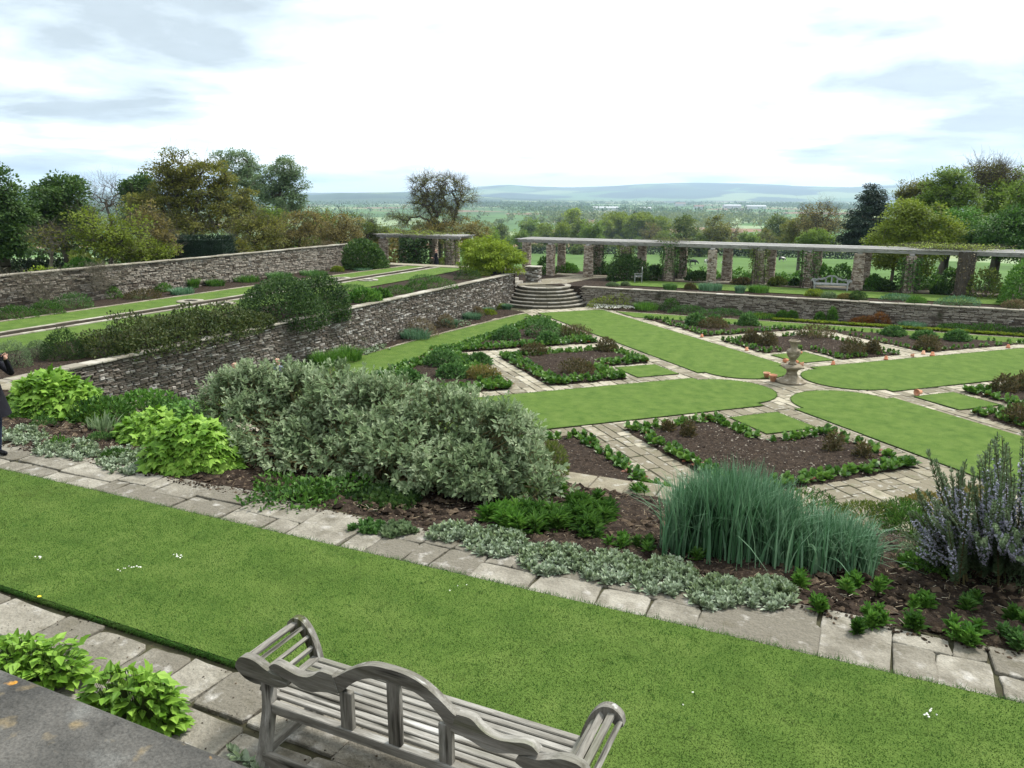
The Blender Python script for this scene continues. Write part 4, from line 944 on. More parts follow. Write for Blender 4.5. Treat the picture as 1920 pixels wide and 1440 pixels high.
def chair():
    p = at_z(1180, 535, ZP); c = empty('garden_bench', (p[0], 22.2, ZP), math.radians(-75), label='small silvered slatted seat turned sideways at the pergola lawn', cat='bench')
    for s in (-1, 1):
        for y in (-.24, .24):
            V, F = bevbox(s*.62-.03, s*.62+.03, y-.03, y+.03, 0, .95 if y > 0 else .64, .005); G().add(V, F).obj('leg', m_oakp, c)
        V, F = bevbox(s*.62-.035, s*.62+.035, -.3, .24, .62, .66, .006); G().add(V, F).obj('armrest', m_oakp, c)
    for k in range(5):
        V, F = bevbox(-.64, .64, -.27+k*.105, -.19+k*.105, .42, .445, .004); G().add(V, F).obj('seat_slat', m_oakp, c)
    a = np.linspace(0, PI, 13); top = np.c_[.66*np.cos(a)[::-1], .86+.22*np.sin(a)]; G().add(*strip(top, top-[0, .085], .22, .265)).obj('top_rail', m_oakp, c)
    for z in (.52,.62,.72,.82):
        V, F = bevbox(-.6, .6, .225, .255, z, z+.055, .004); G().add(V, F).obj('back_slat', m_oakp, c)
chair()
# ------------------------------------------------------------------ pedestal, urn, pots
uc = at_z(1483, 716, 0.03)
pd = empty('pedestal', (uc[0], uc[1], .03), .35, label='waisted stone pedestal at the crossing of the grass arms', cat='pedestal')
def squarish(prof, pw, sides=32):
    """turned profile whose plan goes from round to moulded square (pw per ring)"""
    a = np.arange(sides)*2*PI/sides; V = []
    for (rad, z), p in zip(prof, pw):
        k = np.maximum(np.abs(np.cos(a)), np.abs(np.sin(a))); f = (1-p)+p/k*.9; notch = 1-.10*p*(np.abs(np.sin(2*a)) > .93)
        V.append(np.c_[rad*f*notch*np.cos(a), rad*f*notch*np.sin(a), np.full(sides, z)])
    n = len(prof); V = np.concatenate(V); k = np.arange(sides); k2 = (k+1) % sides
    return V, [np.concatenate([np.c_[k, k2, k2+sides, k+sides]+i*sides for i in range(n-1)]), np.array([k[::-1]]), np.array([k+(n-1)*sides])]
G().add(*lathe([(.57,0),(.585,.045),(.55,.07),(.46,.10),(.36,.15),(.27,.23),(.225,.31)], 36)).obj('plinth', m_urn, pd, smooth=True)
V, F = squarish([(.226,.305),(.205,.37),(.205,.43),(.235,.50),(.30,.555),(.36,.58)], [0,.15,.35,.6,.8,1]); G().add(V, F).obj('shaft', m_urn, pd, smooth=True)
V, F = squarish([(.35,.578),(.43,.60),(.44,.655),(.41,.66),(.36,.69),(.22,.705),(.18,.71)], [1,1,1,1,.9,.6,.4]); G().add(V, F).obj('capital', m_urn, pd)
un = empty('stone_urn', (uc[0], uc[1], .74), .35, label='old baluster stone urn standing on the waisted pedestal', cat='urn')
G().add(*lathe([(.16,0),(.17,.05),(.13,.09),(.10,.14),(.115,.19),(.17,.26),(.23,.36),(.27,.47),(.272,.53),(.235,.585),(.165,.625),(.135,.67),(.13,.74),(.145,.80),(.165,.84),(.15,.86)], 32)).obj('bowl', m_urn, un, smooth=True)
G().add(*lathe([(.15,.855),(.205,.885),(.225,.92),(.225,.955),(.20,.965),(.19,.98),(.16,.93),(.05,.92)], 32)).obj('rim', m_urn, un)
for k in range(4):
    a = k*PI/2+.4; V, F = tube([(.22*math.cos(a), .22*math.sin(a), .56), (.31*math.cos(a), .31*math.sin(a), .58), (.31*math.cos(a), .31*math.sin(a), .50), (.26*math.cos(a), .26*math.sin(a), .45)], .022, 6); G().add(V, F).obj('handle', m_urn, un)
potm = {}
def pot_mesh(s):
    P = [(.085*s,0),(.125*s,.19*s),(.145*s,.195*s),(.148*s,.25*s),(.128*s,.25*s),(.115*s,.19*s),(.02*s,.15*s)]
    return G().add(*lathe(P, 18)).mesh('pot', m_pot, True)
POTS = [(1437,709,.95,0,'large terracotta pot standing left of the pedestal on the paving'),(1449,715,1.1,0,'largest broken terracotta pot right beside the stone pedestal'),
 (1316,632,.95,1,'upturned terracotta pot at the edge of the far left bed'),(1400,657,.95,1,'upturned terracotta pot on the path left of the urn'),(1562,684,1.0,1,'upturned terracotta pot at the right corner of the far grass square'),
 (1467,680,1.0,2,'pale pot lying on its side left of the urn'),(1477,679,1.05,2,'terracotta pot lying just left of the urn bowl'),(1496,682,1.0,2,'terracotta pot lying behind the urn foot'),(1499,686,1.0,2,'terracotta pot lying in front of another behind the urn'),
 (1503,664,.9,2,'terracotta pot lying at the far corner of the grass square'),(1661,674,1.0,1,'upturned terracotta pot below the bergenia of the far right bed'),(1707,669,.85,2,'pale pot lying on the path right of the far bed'),
 (1731,664,1.0,1,'first of two upturned terracotta pots by the far right triangle'),(1748,667,1.1,1,'larger of two upturned terracotta pots by the far right triangle'),(1890,652,1.0,1,'upturned terracotta pot at the far right edge of the bed'),
 (1726,741,1.35,2,'terracotta pot lying at the corner of the right hand grass square'),(1836,773,1.0,1,'upturned terracotta pot beside the right hand bergenia'),(1660,672,.5,1,None)]
for (x, y, s, mode, lab) in POTS:
    if not lab: continue
    p = at_z(x, y, .03); o = link('terracotta_pot', pot_mesh(s), None, (p[0], p[1], .03), label=lab, cat='flower pot', group='terracotta pots on the plat paths')
    if mode: o.scale = (.66,)*3; s *= .66
    if mode == 1: o.rotation_euler = (PI, 0, rng.random()*6); o.location.z += .25*s
    if mode == 2: o.rotation_euler = (PI/2, 0, YAW+rng.choice([-1.2, 1.2])); o.location.z += .14*s
# ------------------------------------------------------------------ people and cattle
def skin(name, verts, edges, mats, regions, parent, sub=2, root=0):
    me = bpy.data.meshes.new(name); me.from_pydata([v[:3] for v in verts], edges, []); o = bpy.data.objects.new(name, me); col.objects.link(o)
    md = o.modifiers.new('skin', 'SKIN'); md.use_smooth_shade = True
    for i, v in enumerate(verts):
        rr = v[3] if isinstance(v[3], tuple) else (v[3], v[3]); me.skin_vertices[0].data[i].radius = rr; me.skin_vertices[0].data[i].use_root = (i == root)
    s = o.modifiers.new('sub', 'SUBSURF'); s.levels = sub; s.render_levels = sub
    dg = bpy.context.evaluated_depsgraph_get(); m2 = bpy.data.meshes.new_from_object(o.evaluated_get(dg)); bpy.data.objects.remove(o)
    m2.name = name; m2.materials.clear()
    for m in mats: m2.materials.append(m)
    P = np.array([v[:3] for v in verts]); reg = np.array(regions); nv = len(m2.vertices); co = np.zeros(nv*3, np.float32); m2.vertices.foreach_get('co', co); co = co.reshape(-1, 3)
    E = np.array(edges); S = [(P[a]+(P[b]-P[a])*t, reg[a] if t < .5 else reg[b]) for a, b in E for t in (0, .25, .49, .51, .75, 1)]
    SP = np.array([s[0] for s in S]); SR = np.array([s[1] for s in S])
    for p in m2.polygons:
        c = co[list(p.vertices)].mean(0); p.material_index = int(SR[np.argmin(((SP-c)**2).sum(1))]); p.use_smooth = True
    return link(name, m2, parent)
def flat(name, c, rough=.8): return M(name, [tuple(x*.8 for x in c), c, tuple(min(1, x*1.15) for x in c)], nscale=12, rough=rough, spec=.06)
m_skin = flat('skin', (.55, .33, .25), .5); m_black = flat('black cloth', (.014, .014, .018)); m_navy = flat('navy cloth', (.03, .04, .07)); m_bluegrey = flat('grey blue cloth', (.16, .19, .26)); m_shoe = flat('black leather', (.012, .012, .014), .35)
m_hairb = flat('auburn hair', (.13, .05, .03)); m_hairg = flat('white hair', (.45, .42, .38)); m_grey = flat('grey cloth', (.10, .10, .11))
def person(loc, rz, label, top, legs, hair, hands, pose='walk', h=1.72, bald=False, coat=False):
    r = empty('person', loc, rz, label=label, cat='person'); k = h/1.75
    V = []; E = []; R = []
    def a(x, y, z, rad, reg, par=None):
        V.append((x*k, y*k, z*k, rad*k if not isinstance(rad, tuple) else (rad[0]*k, rad[1]*k))); R.append(reg)
        if par is not None: E.append((par, len(V)-1))
        return len(V)-1
    SK, TP, LG, SH = 0, 1, 2, 3
    pel = a(0, 0, .95, (.155, .115), LG); wa = a(0, .01, 1.12, (.14, .10), TP, pel); ch = a(0, .0, 1.32, (.165, .11), TP, wa); nk0 = a(0, -.01, 1.46, (.075, .07), TP, ch); nk = a(0, 0, 1.53, .055, SK, nk0)
    h1 = a(0, .015, 1.60, (.072, .082), SK, nk); h2 = a(0, .01, 1.68, (.078, .095), SK, h1); a(0, 0, 1.735, (.045, .055), SK, h2)
    a(0, .115, 1.635, .014, SK, h1)
    for s in (-1, 1): a(s*.088, 0, 1.645, .014, SK, h1)
    for s in (-1, 1):
        st = (.10 if s > 0 else -.10) if pose == 'walk' else 0
        hp = a(s*.09, 0, .88, .092, LG, pel); kn = a(s*.10, st*.6+.03, .50, .060, LG, hp); an = a(s*.10, st-.02, .10, .042, LG, kn); hl = a(s*.10, st-.03, .045, .042, SH, an); a(s*.115, st+.15, .032, .034, SH, hl)
        sh = a(s*.185, -.01, 1.41, .062, TP, ch); hx, hy, hz = hands[0 if s < 0 else 1]
        el = a(*( (s*.27, .05, 1.14) if hz < 1.2 else (s*.27, .22, 1.20)), .046, TP, sh); wr = a(hx, hy, hz, .031, TP, el)
        d = norm(np.array([hx, hy, hz])-np.array(V[el][:3])/k); p = np.array([hx, hy, hz])+d*.055; pm = a(*p, (.036, .02), SK, wr)
        sd = norm(np.cross(d, [0, 1, 0] if abs(d[1]) < .7 else [0, 0, 1])); 
        for f in range(4):
            q1 = p+d*.05+sd*(f-1.5)*.021; f1 = a(*q1, .0095, SK, pm); q2 = q1+d*(.03, .036, .034, .026)[f]+np.array([0, .012, -.012]); a(*q2, .008, SK, f1)
        q1 = p-d*.02+sd*.04; f1 = a(*q1, .011, SK, pm); a(*(q1+d*.035+sd*.012), .009, SK, f1)
    skin('body', V, E, [m_skin, top, legs, m_shoe], R, r)
    if not bald:
        skin('hair', [(0, -.02*k, 1.72*k, .088*k), (0, -.055*k, 1.66*k, .075*k), (0, -.06*k, 1.58*k, .055*k)], [(0, 1), (1, 2)], [hair], [0, 0, 0], r, 1)
    else:
        skin('hair', [(-.07*k, -.05*k, 1.62*k, .028*k), (0, -.085*k, 1.62*k, .03*k), (.07*k, -.05*k, 1.62*k, .028*k)], [(0, 1), (1, 2)], [hair], [0, 0, 0], r, 1)
    if coat:
        n = 20; an_ = np.arange(n)*2*PI/n; prof = [(.175,.125,1.16),(.20,.15,.98),(.235,.19,.80),(.27,.23,.62)]
        V2 = np.concatenate([np.c_[rx_*k*np.cos(an_)*(1+.04*np.sin(5*an_)*(i/3)), ry_*k*np.sin(an_)*(1+.05*np.sin(4*an_)*(i/3)), np.full(n, z*k)] for i, (rx_, ry_, z) in enumerate(prof)])
        q = np.arange(n); q2 = (q+1) % n; G().add(V2, np.concatenate([np.c_[q, q2, q2+n, q+n]+i*n for i in range(3)])).obj('coat_skirt', top, r, smooth=True)
    return r
p1 = at_z(-6, 858, ZT)
pr = person((p1[0], p1[1], ZT), math.radians(-95), 'person in a long black coat with raised hands on the path at the left edge', m_black, m_navy, m_hairb, ((-.12,.40,1.46),(.10,.42,1.46)), coat=True)
G().add(*bevbox(-.065, .065, .44, .47, 1.44, 1.53, .008)).obj('camera_body', m_shoe, None, (p1[0], p1[1], ZT), math.radians(-95), label='small dark camera held up by the person at the left edge', cat='camera').name = 'compact_camera'
hp = at_z(520, 671, 1.74); person((hp[0], hp[1], .0), math.radians(200), 'bald headed person in grey blue walking behind the big grey shrub', m_bluegrey, m_navy, m_hairg, ((-.24,.12,.86),(.24,.12,.86)), h=1.75, bald=True)
hp = at_z(440, 680, 1.66); person((hp[0], hp[1], .0), math.radians(190), 'auburn haired person walking beside the left wall behind the grey shrub', m_grey, m_black, m_hairb, ((-.24,.1,.86),(.24,.12,.86)), h=1.68)
hp = at_y(820, 466, 22.6); person((hp[0]-.1, 22.6, ZP), math.radians(140), 'person dressed in black standing by the pillars of the far pergola', m_black, m_black, m_hairb, ((-.2,.25,1.1),(.2,.25,1.1)), h=1.74, pose='stand', coat=True)
m_cowb = M('black cattle hide', [(.012,.012,.013),(.02,.02,.022)], nscale=2); m_cowp = M('pied cattle hide', [(.015,.015,.016),(.016,.016,.016),(.70,.67,.62),(.75,.72,.68)], nscale=1.1, detail=1, rnd=.1)
def cow(x, y, rz, label, mat, s=1.0, lying=False):
    b = at_z(x, y, -9.6); D = 150
    for D in range(90, 300, 2):
        q = at_d(x, y, D)
        if q[2] <= gz(q[0], q[1]): break
    r = empty('cow', (q[0], q[1], float(gz(q[0], q[1]))), rz, label=label, cat='cow', group='cattle grazing in the field')
    lg = .25 if lying else 0; z = lambda v: (v-lg)*s if v > .5 else max(0.02, v*s*(.4 if lying else 1))
    V = [(0,-.0,z(1.0),(.34,.38)),(0,.55,z(1.02),(.30,.36)),(0,.85,z(1.05),(.22,.28)),(0,1.15,z(.85),.16),(0,1.38,z(.50),(.12,.13)),(0,1.50,z(.30),(.08,.08)),(0,-.62,z(1.05),(.29,.34)),(0,-.82,z(1.10),(.18,.2)),(0,-.93,z(.8),.03),(0,-.95,z(.35),.04),
         (.13,1.22,z(.66),.04),(-.13,1.22,z(.66),.04)]
    V = [(a*s, b_*s, c, d) for a, b_, c, d in V]
    E = [(0,1),(1,2),(2,3),(3,4),(4,5),(0,6),(6,7),(7,8),(8,9),(3,10),(3,11)]
    for sx in (-1, 1):
        for yy, par in ((.6, 1), (-.62, 6)):
            i = len(V); V += [(sx*.18*s, yy*s, z(.62), .12*s), (sx*.18*s, (yy-.03)*s, z(.34), .065*s), (sx*.18*s, yy*s, .03, .055*s)]; E += [(par, i), (i, i+1), (i+1, i+2)]
    skin('body', V, E, [mat], [0]*len(V), r, 1)
    return r
cow(1299, 497, math.radians(-60), 'all black cow grazing left of the nearest pillar pair', m_cowb)
cow(1325, 496, math.radians(35), 'black and white cow half hidden by a pillar', m_cowp)
cow(1362, 497, math.radians(80), 'pale patched cow just showing between two pillars', m_cowp, .95)
cow(1465, 491, math.radians(-50), 'white and black cow grazing alone by the field hedge', m_cowp)
# ------------------------------------------------------------------ plant builders
def lumpy(r, D, k, amp, sig=.45):
    c = norm(r.normal(size=(k, 3))); c[:, 2] = np.abs(c[:, 2])*.8; c = norm(c); a = r.uniform(-.6, 1, k)*amp
    return 1+(np.exp((D@c.T-1)/sig**2*2)*a).sum(1)
def dome_dirs(r, n, zmin=-.1):
    z = r.uniform(zmin, 1, n)**1.0; a = r.random(n)*2*PI; q = np.sqrt(np.maximum(0, 1-z*z)); return np.c_[q*np.cos(a), q*np.sin(a), z]
def mound(seed, rx, ry, h, n, leaf, T=T_OVAL, mats=None, k=7, amp=.25, up=.5, jit=.45, shell=.62, stems=40, wide=1.0, zmin=-.05, sprig=0, droop=0.0, name='plant', stem_r=.006, clampz=True):
    """leafy bush: leaves (or sprigs of leaves) through an uneven dome, stems inside"""
    r = np.random.default_rng(seed); g = G(); D = dome_dirs(r, n, zmin); f = lumpy(r, D, k, amp)*(shell+(1-shell)*r.random(n)**.5)
    S = np.array([rx, ry, h]); P = D*f[:, None]*S; P[:, 2] = np.maximum(P[:, 2], .01) if clampz else P[:, 2]
    O = norm(D/S*np.mean(S)); cl = r.random(n)
    if sprig:
        ax = norm(O+[0, 0, up]+r.normal(0, jit, (n, 3))); m = sprig; Ls = leaf*1.5
        t = np.tile(np.linspace(.1, 1, m), n); A = np.repeat(ax, m, 0); Q = np.repeat(P, m, 0)+A*(t*Ls)[:, None]
        rad = norm(np.cross(A, r.normal(size=A.shape))); Dl = norm(A*(.35+.9*t)[:, None]+rad*(1.15-.7*t)[:, None]+[0, 0, -droop]); V, F = scatter(T, Q, Dl, norm(A+[0, 0, .5]), leaf*(1.05-.5*t)*r.uniform(.75, 1.25, n*m), wide)
        lv = np.repeat(np.repeat(cl, m)*.6+.4*t, len(T[0])); g.add(V, F, lv, 0); V, F = segs(P-ax*leaf*.8, P+ax*Ls, stem_r*.6, stem_r*.3, 3); g.add(V, F, .5, 1)
    else:
        Dl = norm(O*.8+[0, 0, up]+r.normal(0, jit, (n, 3))+np.array([0, 0, -droop])); V, F = scatter(T, P, Dl, norm(O+[0, 0, .7]+r.normal(0, .35, (n, 3))), leaf*r.uniform(.6, 1.3, n), wide)
        g.add(V, F, np.repeat(cl, len(T[0])), 0)
    if stems:
        i = r.integers(0, n, stems); B = P[i]*[.15, .15, 0]; Mi = (B+P[i])/2+[0, 0, .12*h]; V, F = segs(B, Mi, stem_r*1.3, stem_r, 4); g.add(V, F, r.random(), 1); V, F = segs(Mi, P[i], stem_r, stem_r*.5, 4); g.add(V, F, .5, 1)
    return g
def spot(px, py, zf):
    """point of the photograph on ground given as a height or a function of y; returns the point and metres per photo pixel"""
    z = zf if not callable(zf) else 3.2
    for _ in range(12):
        p = at_z(px, py, z)
        if not callable(zf): break
        z = .5*z+.5*float(zf(p[1]))
    d = sight(px, py); t = (p[2]-CAM[2])/d[2]
    return p, t/FPX
NAMECNT = {}
def size_px(l, r_, top, base, zf, dr=.8):
    """place and size of a bush whose outline spans l..r_ and top..base in the photograph"""
    p, m = spot((l+r_)/2, base, zf); rx = (r_-l)/2*m; ry = rx*dr; a = math.atan((base-365)/FPX); Ht = (base-top)*m
    h = max((Ht-ry*math.sin(a))/math.cos(a), .35*Ht)*.88
    d = p[:2]-CAM[:2]; d = d/np.linalg.norm(d); q = p[:2]+d*ry*.85; z = p[2] if not callable(zf) else float(zf(q[1]))
    return np.array([q[0], q[1], z]), rx, ry, h
def fence_in(p, ry, ymax, xmin, xabs, ymin):
    p = p.copy()
    if ymax is not None: p[1] = min(p[1], ymax-ry*.6)
    if ymin is not None: p[1] = max(p[1], ymin+ry*.6)
    if xmin is not None: p[0] = max(p[0], xmin+ry*.6)
    if xabs is not None: p[0] = xabs
    return p
def bush(name, label, cat, l, r_, top, base, zf, mat, stem=None, n=900, leaf=.05, T=T_OVAL, group=None, dr=.8, seed=None, ymax=None, xmin=None, xabs=None, ymin=None, **k):
    p, rx, ry, h = size_px(l, r_, top, base, zf, dr); p = fence_in(p, ry, ymax, xmin, None, ymin)
    if xabs is not None: p = at_x((l+r_)/2, base, xabs); m_ = (p[0]-CAM[0])/sight((l+r_)/2, base)[0]/FPX; rx = (r_-l)/2*m_; ry = rx*dr; h = (base-top)*m_*.92
    sd = seed if seed is not None else int(l*7+top*3)
    return mound(sd, rx, ry, h, n, leaf, T, **k).obj(name, [mat, stem or m_gstem], None, p-[0, 0, .02], YAW, label=label, cat=cat, group=group)
def tuft(name, label, l, r_, top, base, zf, mat, n=260, width=.012, lean=.6, group=None, cat='plant', seed=None, dr=.7, segn=4, hvar=.35, ymax=None, xmin=None, ymin=None):
    """clump of grassy or strap leaves"""
    p, rx, ry, h = size_px(l, r_, top, base, zf, dr); p = fence_in(p, ry, ymax, xmin, None, ymin); r = np.random.default_rng(seed if seed is not None else int(l*5+top))
    a = r.random(n)*2*PI; q = np.sqrt(r.random(n))*.75; P = np.c_[q*rx*np.cos(a), q*ry*np.sin(a), np.zeros(n)]
    az = np.arctan2(P[:, 1], P[:, 0])+r.normal(0, .7, n)
    V, F, kk = blades(r, P, h*(1-hvar*r.random(n))*1.1, lean*(.25+q)*r.uniform(.3, 1.3, n), width*r.uniform(.7, 1.3, n), az, segn)
    return G().add(V, F, np.repeat(r.random(n), kk)).obj(name, [mat, m_gstem], None, p, 0, label=label, cat=cat, group=group)
def rosette(r, P, n, L_, T, el=(.2, 1.2), wide=1.0):
    """n leaves radiating from each point"""
    m = len(P); Q = np.repeat(P, n, 0); a = r.random(m*n)*2*PI; e_ = r.uniform(*el, m*n)
    D = np.c_[np.cos(a)*np.cos(e_), np.sin(a)*np.cos(e_), np.sin(e_)]; Nn = np.c_[-np.cos(a)*np.sin(e_), -np.sin(a)*np.sin(e_), np.cos(e_)]
    V, F = scatter(T, Q, D, Nn, np.repeat(np.broadcast_to(L_, (m,)), n)*r.uniform(.65, 1.2, m*n), wide); lv = np.repeat(np.repeat(r.random(m), n)*.4+.6*r.random(m*n), len(T[0])); return V, F, lv
bz = bank_z
# ------------------------------------------------------------------ near bank
def D_gs(px): return np.interp(px, [380, 1060], [12.0, 9.2])
def shrub_lobes(lob):
    out = []
    for px, py, rx, ry, off in lob:
        D = D_gs(px)+off; p = at_d(px, py, D); s = math.hypot(*sight(px, py)[:2]); m = D/FPX/s; out.append((*p, rx*m, rx*m*.9, ry*m))
    return out
def big_shrub():
    L_ = shrub_lobes([(465,772,92,84,.5),(560,768,100,88,.7),(655,775,104,90,.6),(750,790,104,88,.5),(850,815,105,88,.5),(935,850,95,85,.3),(1000,885,62,62,.2),(520,835,110,70,-.1),(640,850,130,75,-.2),(770,870,130,80,-.3),(880,905,105,70,-.3),(950,930,70,45,-.3),(870,940,60,45,-.5)])
    r = np.random.default_rng(5); root = np.array([-3.9, -22.3, 2.95]); g = empty('sage_shrub', root, label='huge spreading grey green shrub with woolly leaves in the middle of the near bed', cat='shrub')
    nc = 330; v = np.array([l[3]*l[5] for l in L_]); pk = r.choice(len(L_), nc, p=v/v.sum()); LA = np.array(L_)[pk]; D = norm(r.normal(size=(nc, 3))+[0, -.3, .35]); Cc = LA[:, :3]+D*LA[:, 3:6]*(.70+.30*r.random((nc, 1)))
    m0 = 19; n = nc*m0; o_ = r.normal(0, .105, (n, 3))*[1, 1, .8]; D = np.repeat(D, m0, 0); P = np.repeat(Cc, m0, 0)+o_-D*(np.linalg.norm(o_, axis=1)*.45)[:, None]; D = norm(D+o_*2.5)
    P = P-root; gb = bank_z(P[:, 1]+root[1])-root[2]; k = P[:, 2] > gb+.12; P = P[k]; D = D[k]; n = len(P)
    ax = norm(D*.8+[0, 0, .55]+r.normal(0, .35, (n, 3))); m = 8; Ls = .13; t = np.tile(np.linspace(.05, 1, m), n); A = np.repeat(ax, m, 0); Q = np.repeat(P, m, 0)+A*(t*Ls)[:, None]
    rad = norm(np.cross(A, r.normal(size=A.shape))); Dl = norm(A*(.25+1.0*t)[:, None]+rad*(1.2-.75*t)[:, None]); V, F = scatter(T_LANCE, Q, Dl, norm(A+[0, 0, .4]), .092*(1.15-.55*t)*r.uniform(.7, 1.3, n*m), 1.8)
    G().add(V, F, np.repeat(np.repeat(r.random(n), m)*.55+.45*t, 6)).obj('foliage', f_grey, g)
    s = G(); i = r.integers(0, n, 620); E = P[i]; B = np.c_[E[:, 0]*.55+r.normal(0, .18, len(E)), E[:, 1]*.3+r.normal(0, .12, len(E)), np.zeros(len(E))]; B[:, 2] = bank_z(B[:, 1]+root[1])-root[2]
    Mi = B*.45+E*.55+[0, 0, .10]+r.normal(0, .05, E.shape); Mi2 = B*.75+E*.25+[0, 0, .16]+r.normal(0, .05, E.shape)
    for a, b_, ra, rb in ((B, Mi2, .013, .011), (Mi2, Mi, .011, .008), (Mi, E, .008, .004)): s.add(*segs(a, b_, ra, rb, 4), r.random())
    s.add(*segs(P-ax*.10, P+ax*.10, .003, .002, 3), .7); s.obj('stems', m_stem, g)
    n = 2600; B = np.c_[r.uniform(-2.4, 2.3, n), r.uniform(-.75, .8, n), np.zeros(n)]; B[:, 2] = bank_z(B[:, 1]+root[1])-root[2]+.15*r.random(n)
big_shrub()
LIME = dict(T=T_MAPLE, stem=m_stem, up=-.62, jit=.42, droop=.1, shell=.66, k=9, amp=.24)
bush('lime_shrub', 'large rounded lime green lobed leaf shrub furthest left beside the wall', 'shrub', 18, 198, 668, 790, bz, f_lime, n=2600, leaf=.155, **LIME)
bush('lime_shrub', 'smaller lime green lobed leaf shrub above the paving beside the silver edging', 'shrub', 218, 345, 752, 838, bz, f_lime, n=1000, leaf=.12, **LIME)
bush('lime_shrub', 'lime green lobed leaf shrub pressed against the left end of the grey shrub', 'shrub', 285, 448, 758, 890, bz, f_lime, n=1700, leaf=.13, **LIME)
bush('lime_shrub', 'bright leafy shrub top showing between grey shrub and bronze tinted bushes', 'shrub', 300, 420, 735, 800, bz, f_fresh, n=650, leaf=.11, **LIME)
bush('rose_bush', 'green rose bush with bronze young leaves below the largest lime shrub', 'shrub', 10, 140, 735, 790, bz, f_mid, n=1300, leaf=.075)
bush('rose_bush', 'low bronze tinted rose bush at the foot of the large lime shrub', 'shrub', 60, 190, 745, 785, bz, f_rust, n=500, leaf=.075)
bush('rose_bush', 'sprawling green rose bush left of the pale strap leaved clump', 'shrub', 120, 260, 725, 800, bz, f_mid, n=1500, leaf=.08)
bush('rose_bush', 'fresh green bush under the far end of the left retaining wall', 'shrub', 205, 330, 715, 775, bz, f_fresh, n=1300, leaf=.085)
bush('rose_bush', 'dark green bush between lime shrubs and bank wall', 'shrub', 270, 380, 730, 785, bz, f_mid, n=900, leaf=.075)
tuft('iris_clump', 'pale edged strap leaved clump in the left of the near bed', 150, 235, 765, 812, bz, f_pale, n=60, width=.045, lean=.55)
bush('feathery_plant', 'feathery grey green plant behind the silver edging below the strap leaved clump', 'plant', 165, 215, 805, 830, bz, f_peony, n=700, leaf=.05, T=T_LANCE)
bush('feathery_plant', 'feathery green plant between silver clumps near the small lime shrub', 'plant', 190, 245, 838, 862, bz, f_mid, n=600, leaf=.05, T=T_LANCE)
bush('feathery_plant', 'loose blue green seedling at the foot of the leftmost rose bush', 'plant', 60, 105, 775, 800, bz, f_peony, n=260, leaf=.06, T=T_LANCE)
bush('weed_clump', 'small yellow green weed on open soil behind the leftmost silver clumps', 'plant', 95, 130, 815, 838, bz, f_fresh, n=140, leaf=.07, T=T_LANCE)
# silver edging plants
def silver(label, l, r_, top, base, n, seed, mat=None):
    r = np.random.default_rng(seed); P = []
    while len(P) < n:
        x, y = r.uniform(l, r_), r.uniform(top, base); cx, cy = (x-(l+r_)/2)/((r_-l)/2), (y-(top+base)/2)/((base-top)/2)
        if cx*cx+cy*cy < 1.0: p, _ = spot(x, y, bz); P.append(p+[0, 0, .012+.035*(1-cx*cx-cy*cy)*r.random()])
    P = np.array(P); o = P.mean(0); V, F, lv = rosette(r, P-o, 13, .074, T_OVAL, (.1, 1.3), .85); g = G().add(V, F, lv)
    V, F, lv = rosette(r, P-o+[0, 0, .035], 6, .055, T_OVAL, (.7, 1.45), .9); g.add(V, F, lv)
    return g.obj('lambs_ear', mat or f_silver, None, o, label=label, cat='plant', group='silver edging plants along the path')
SV = [('leftmost silver woolly clump by the person', 0, 92, 803, 838, 60), ('low silver clump left of the pair before the small lime shrub', 62, 130, 836, 862, 40), ('silver woolly clump in front of the feathery plants', 105, 190, 828, 868, 70), ('wide silver woolly clump ending at the tall lime shrub', 180, 300, 842, 893, 110),
 ('first long silver clump right of the green mat', 800, 905, 988, 1022, 70), ('silver clump below the deep green rosettes', 870, 990, 995, 1048, 100), ('silver clump in the middle of the long edging', 975, 1100, 1028, 1082, 110), ('silver clump left of the slab with a corner cut', 1085, 1200, 1040, 1098, 110), ('thick silver clump before the blue grass', 1180, 1310, 1052, 1122, 130), ('low silver clump near the end of the edging', 1290, 1390, 1088, 1148, 90), ('last silver clump at the right end of the edging', 1375, 1492, 1092, 1148, 110)]
for i, s in enumerate(SV): silver(*s[:5], int(s[5]*1.25), 100+i)
silver('green grey low mat beside the path under the big shrub', 655, 722, 980, 1008, 34, 131, f_peony); silver('pale green low mat next to the first long silver clump', 712, 785, 985, 1015, 40, 132, f_pale)
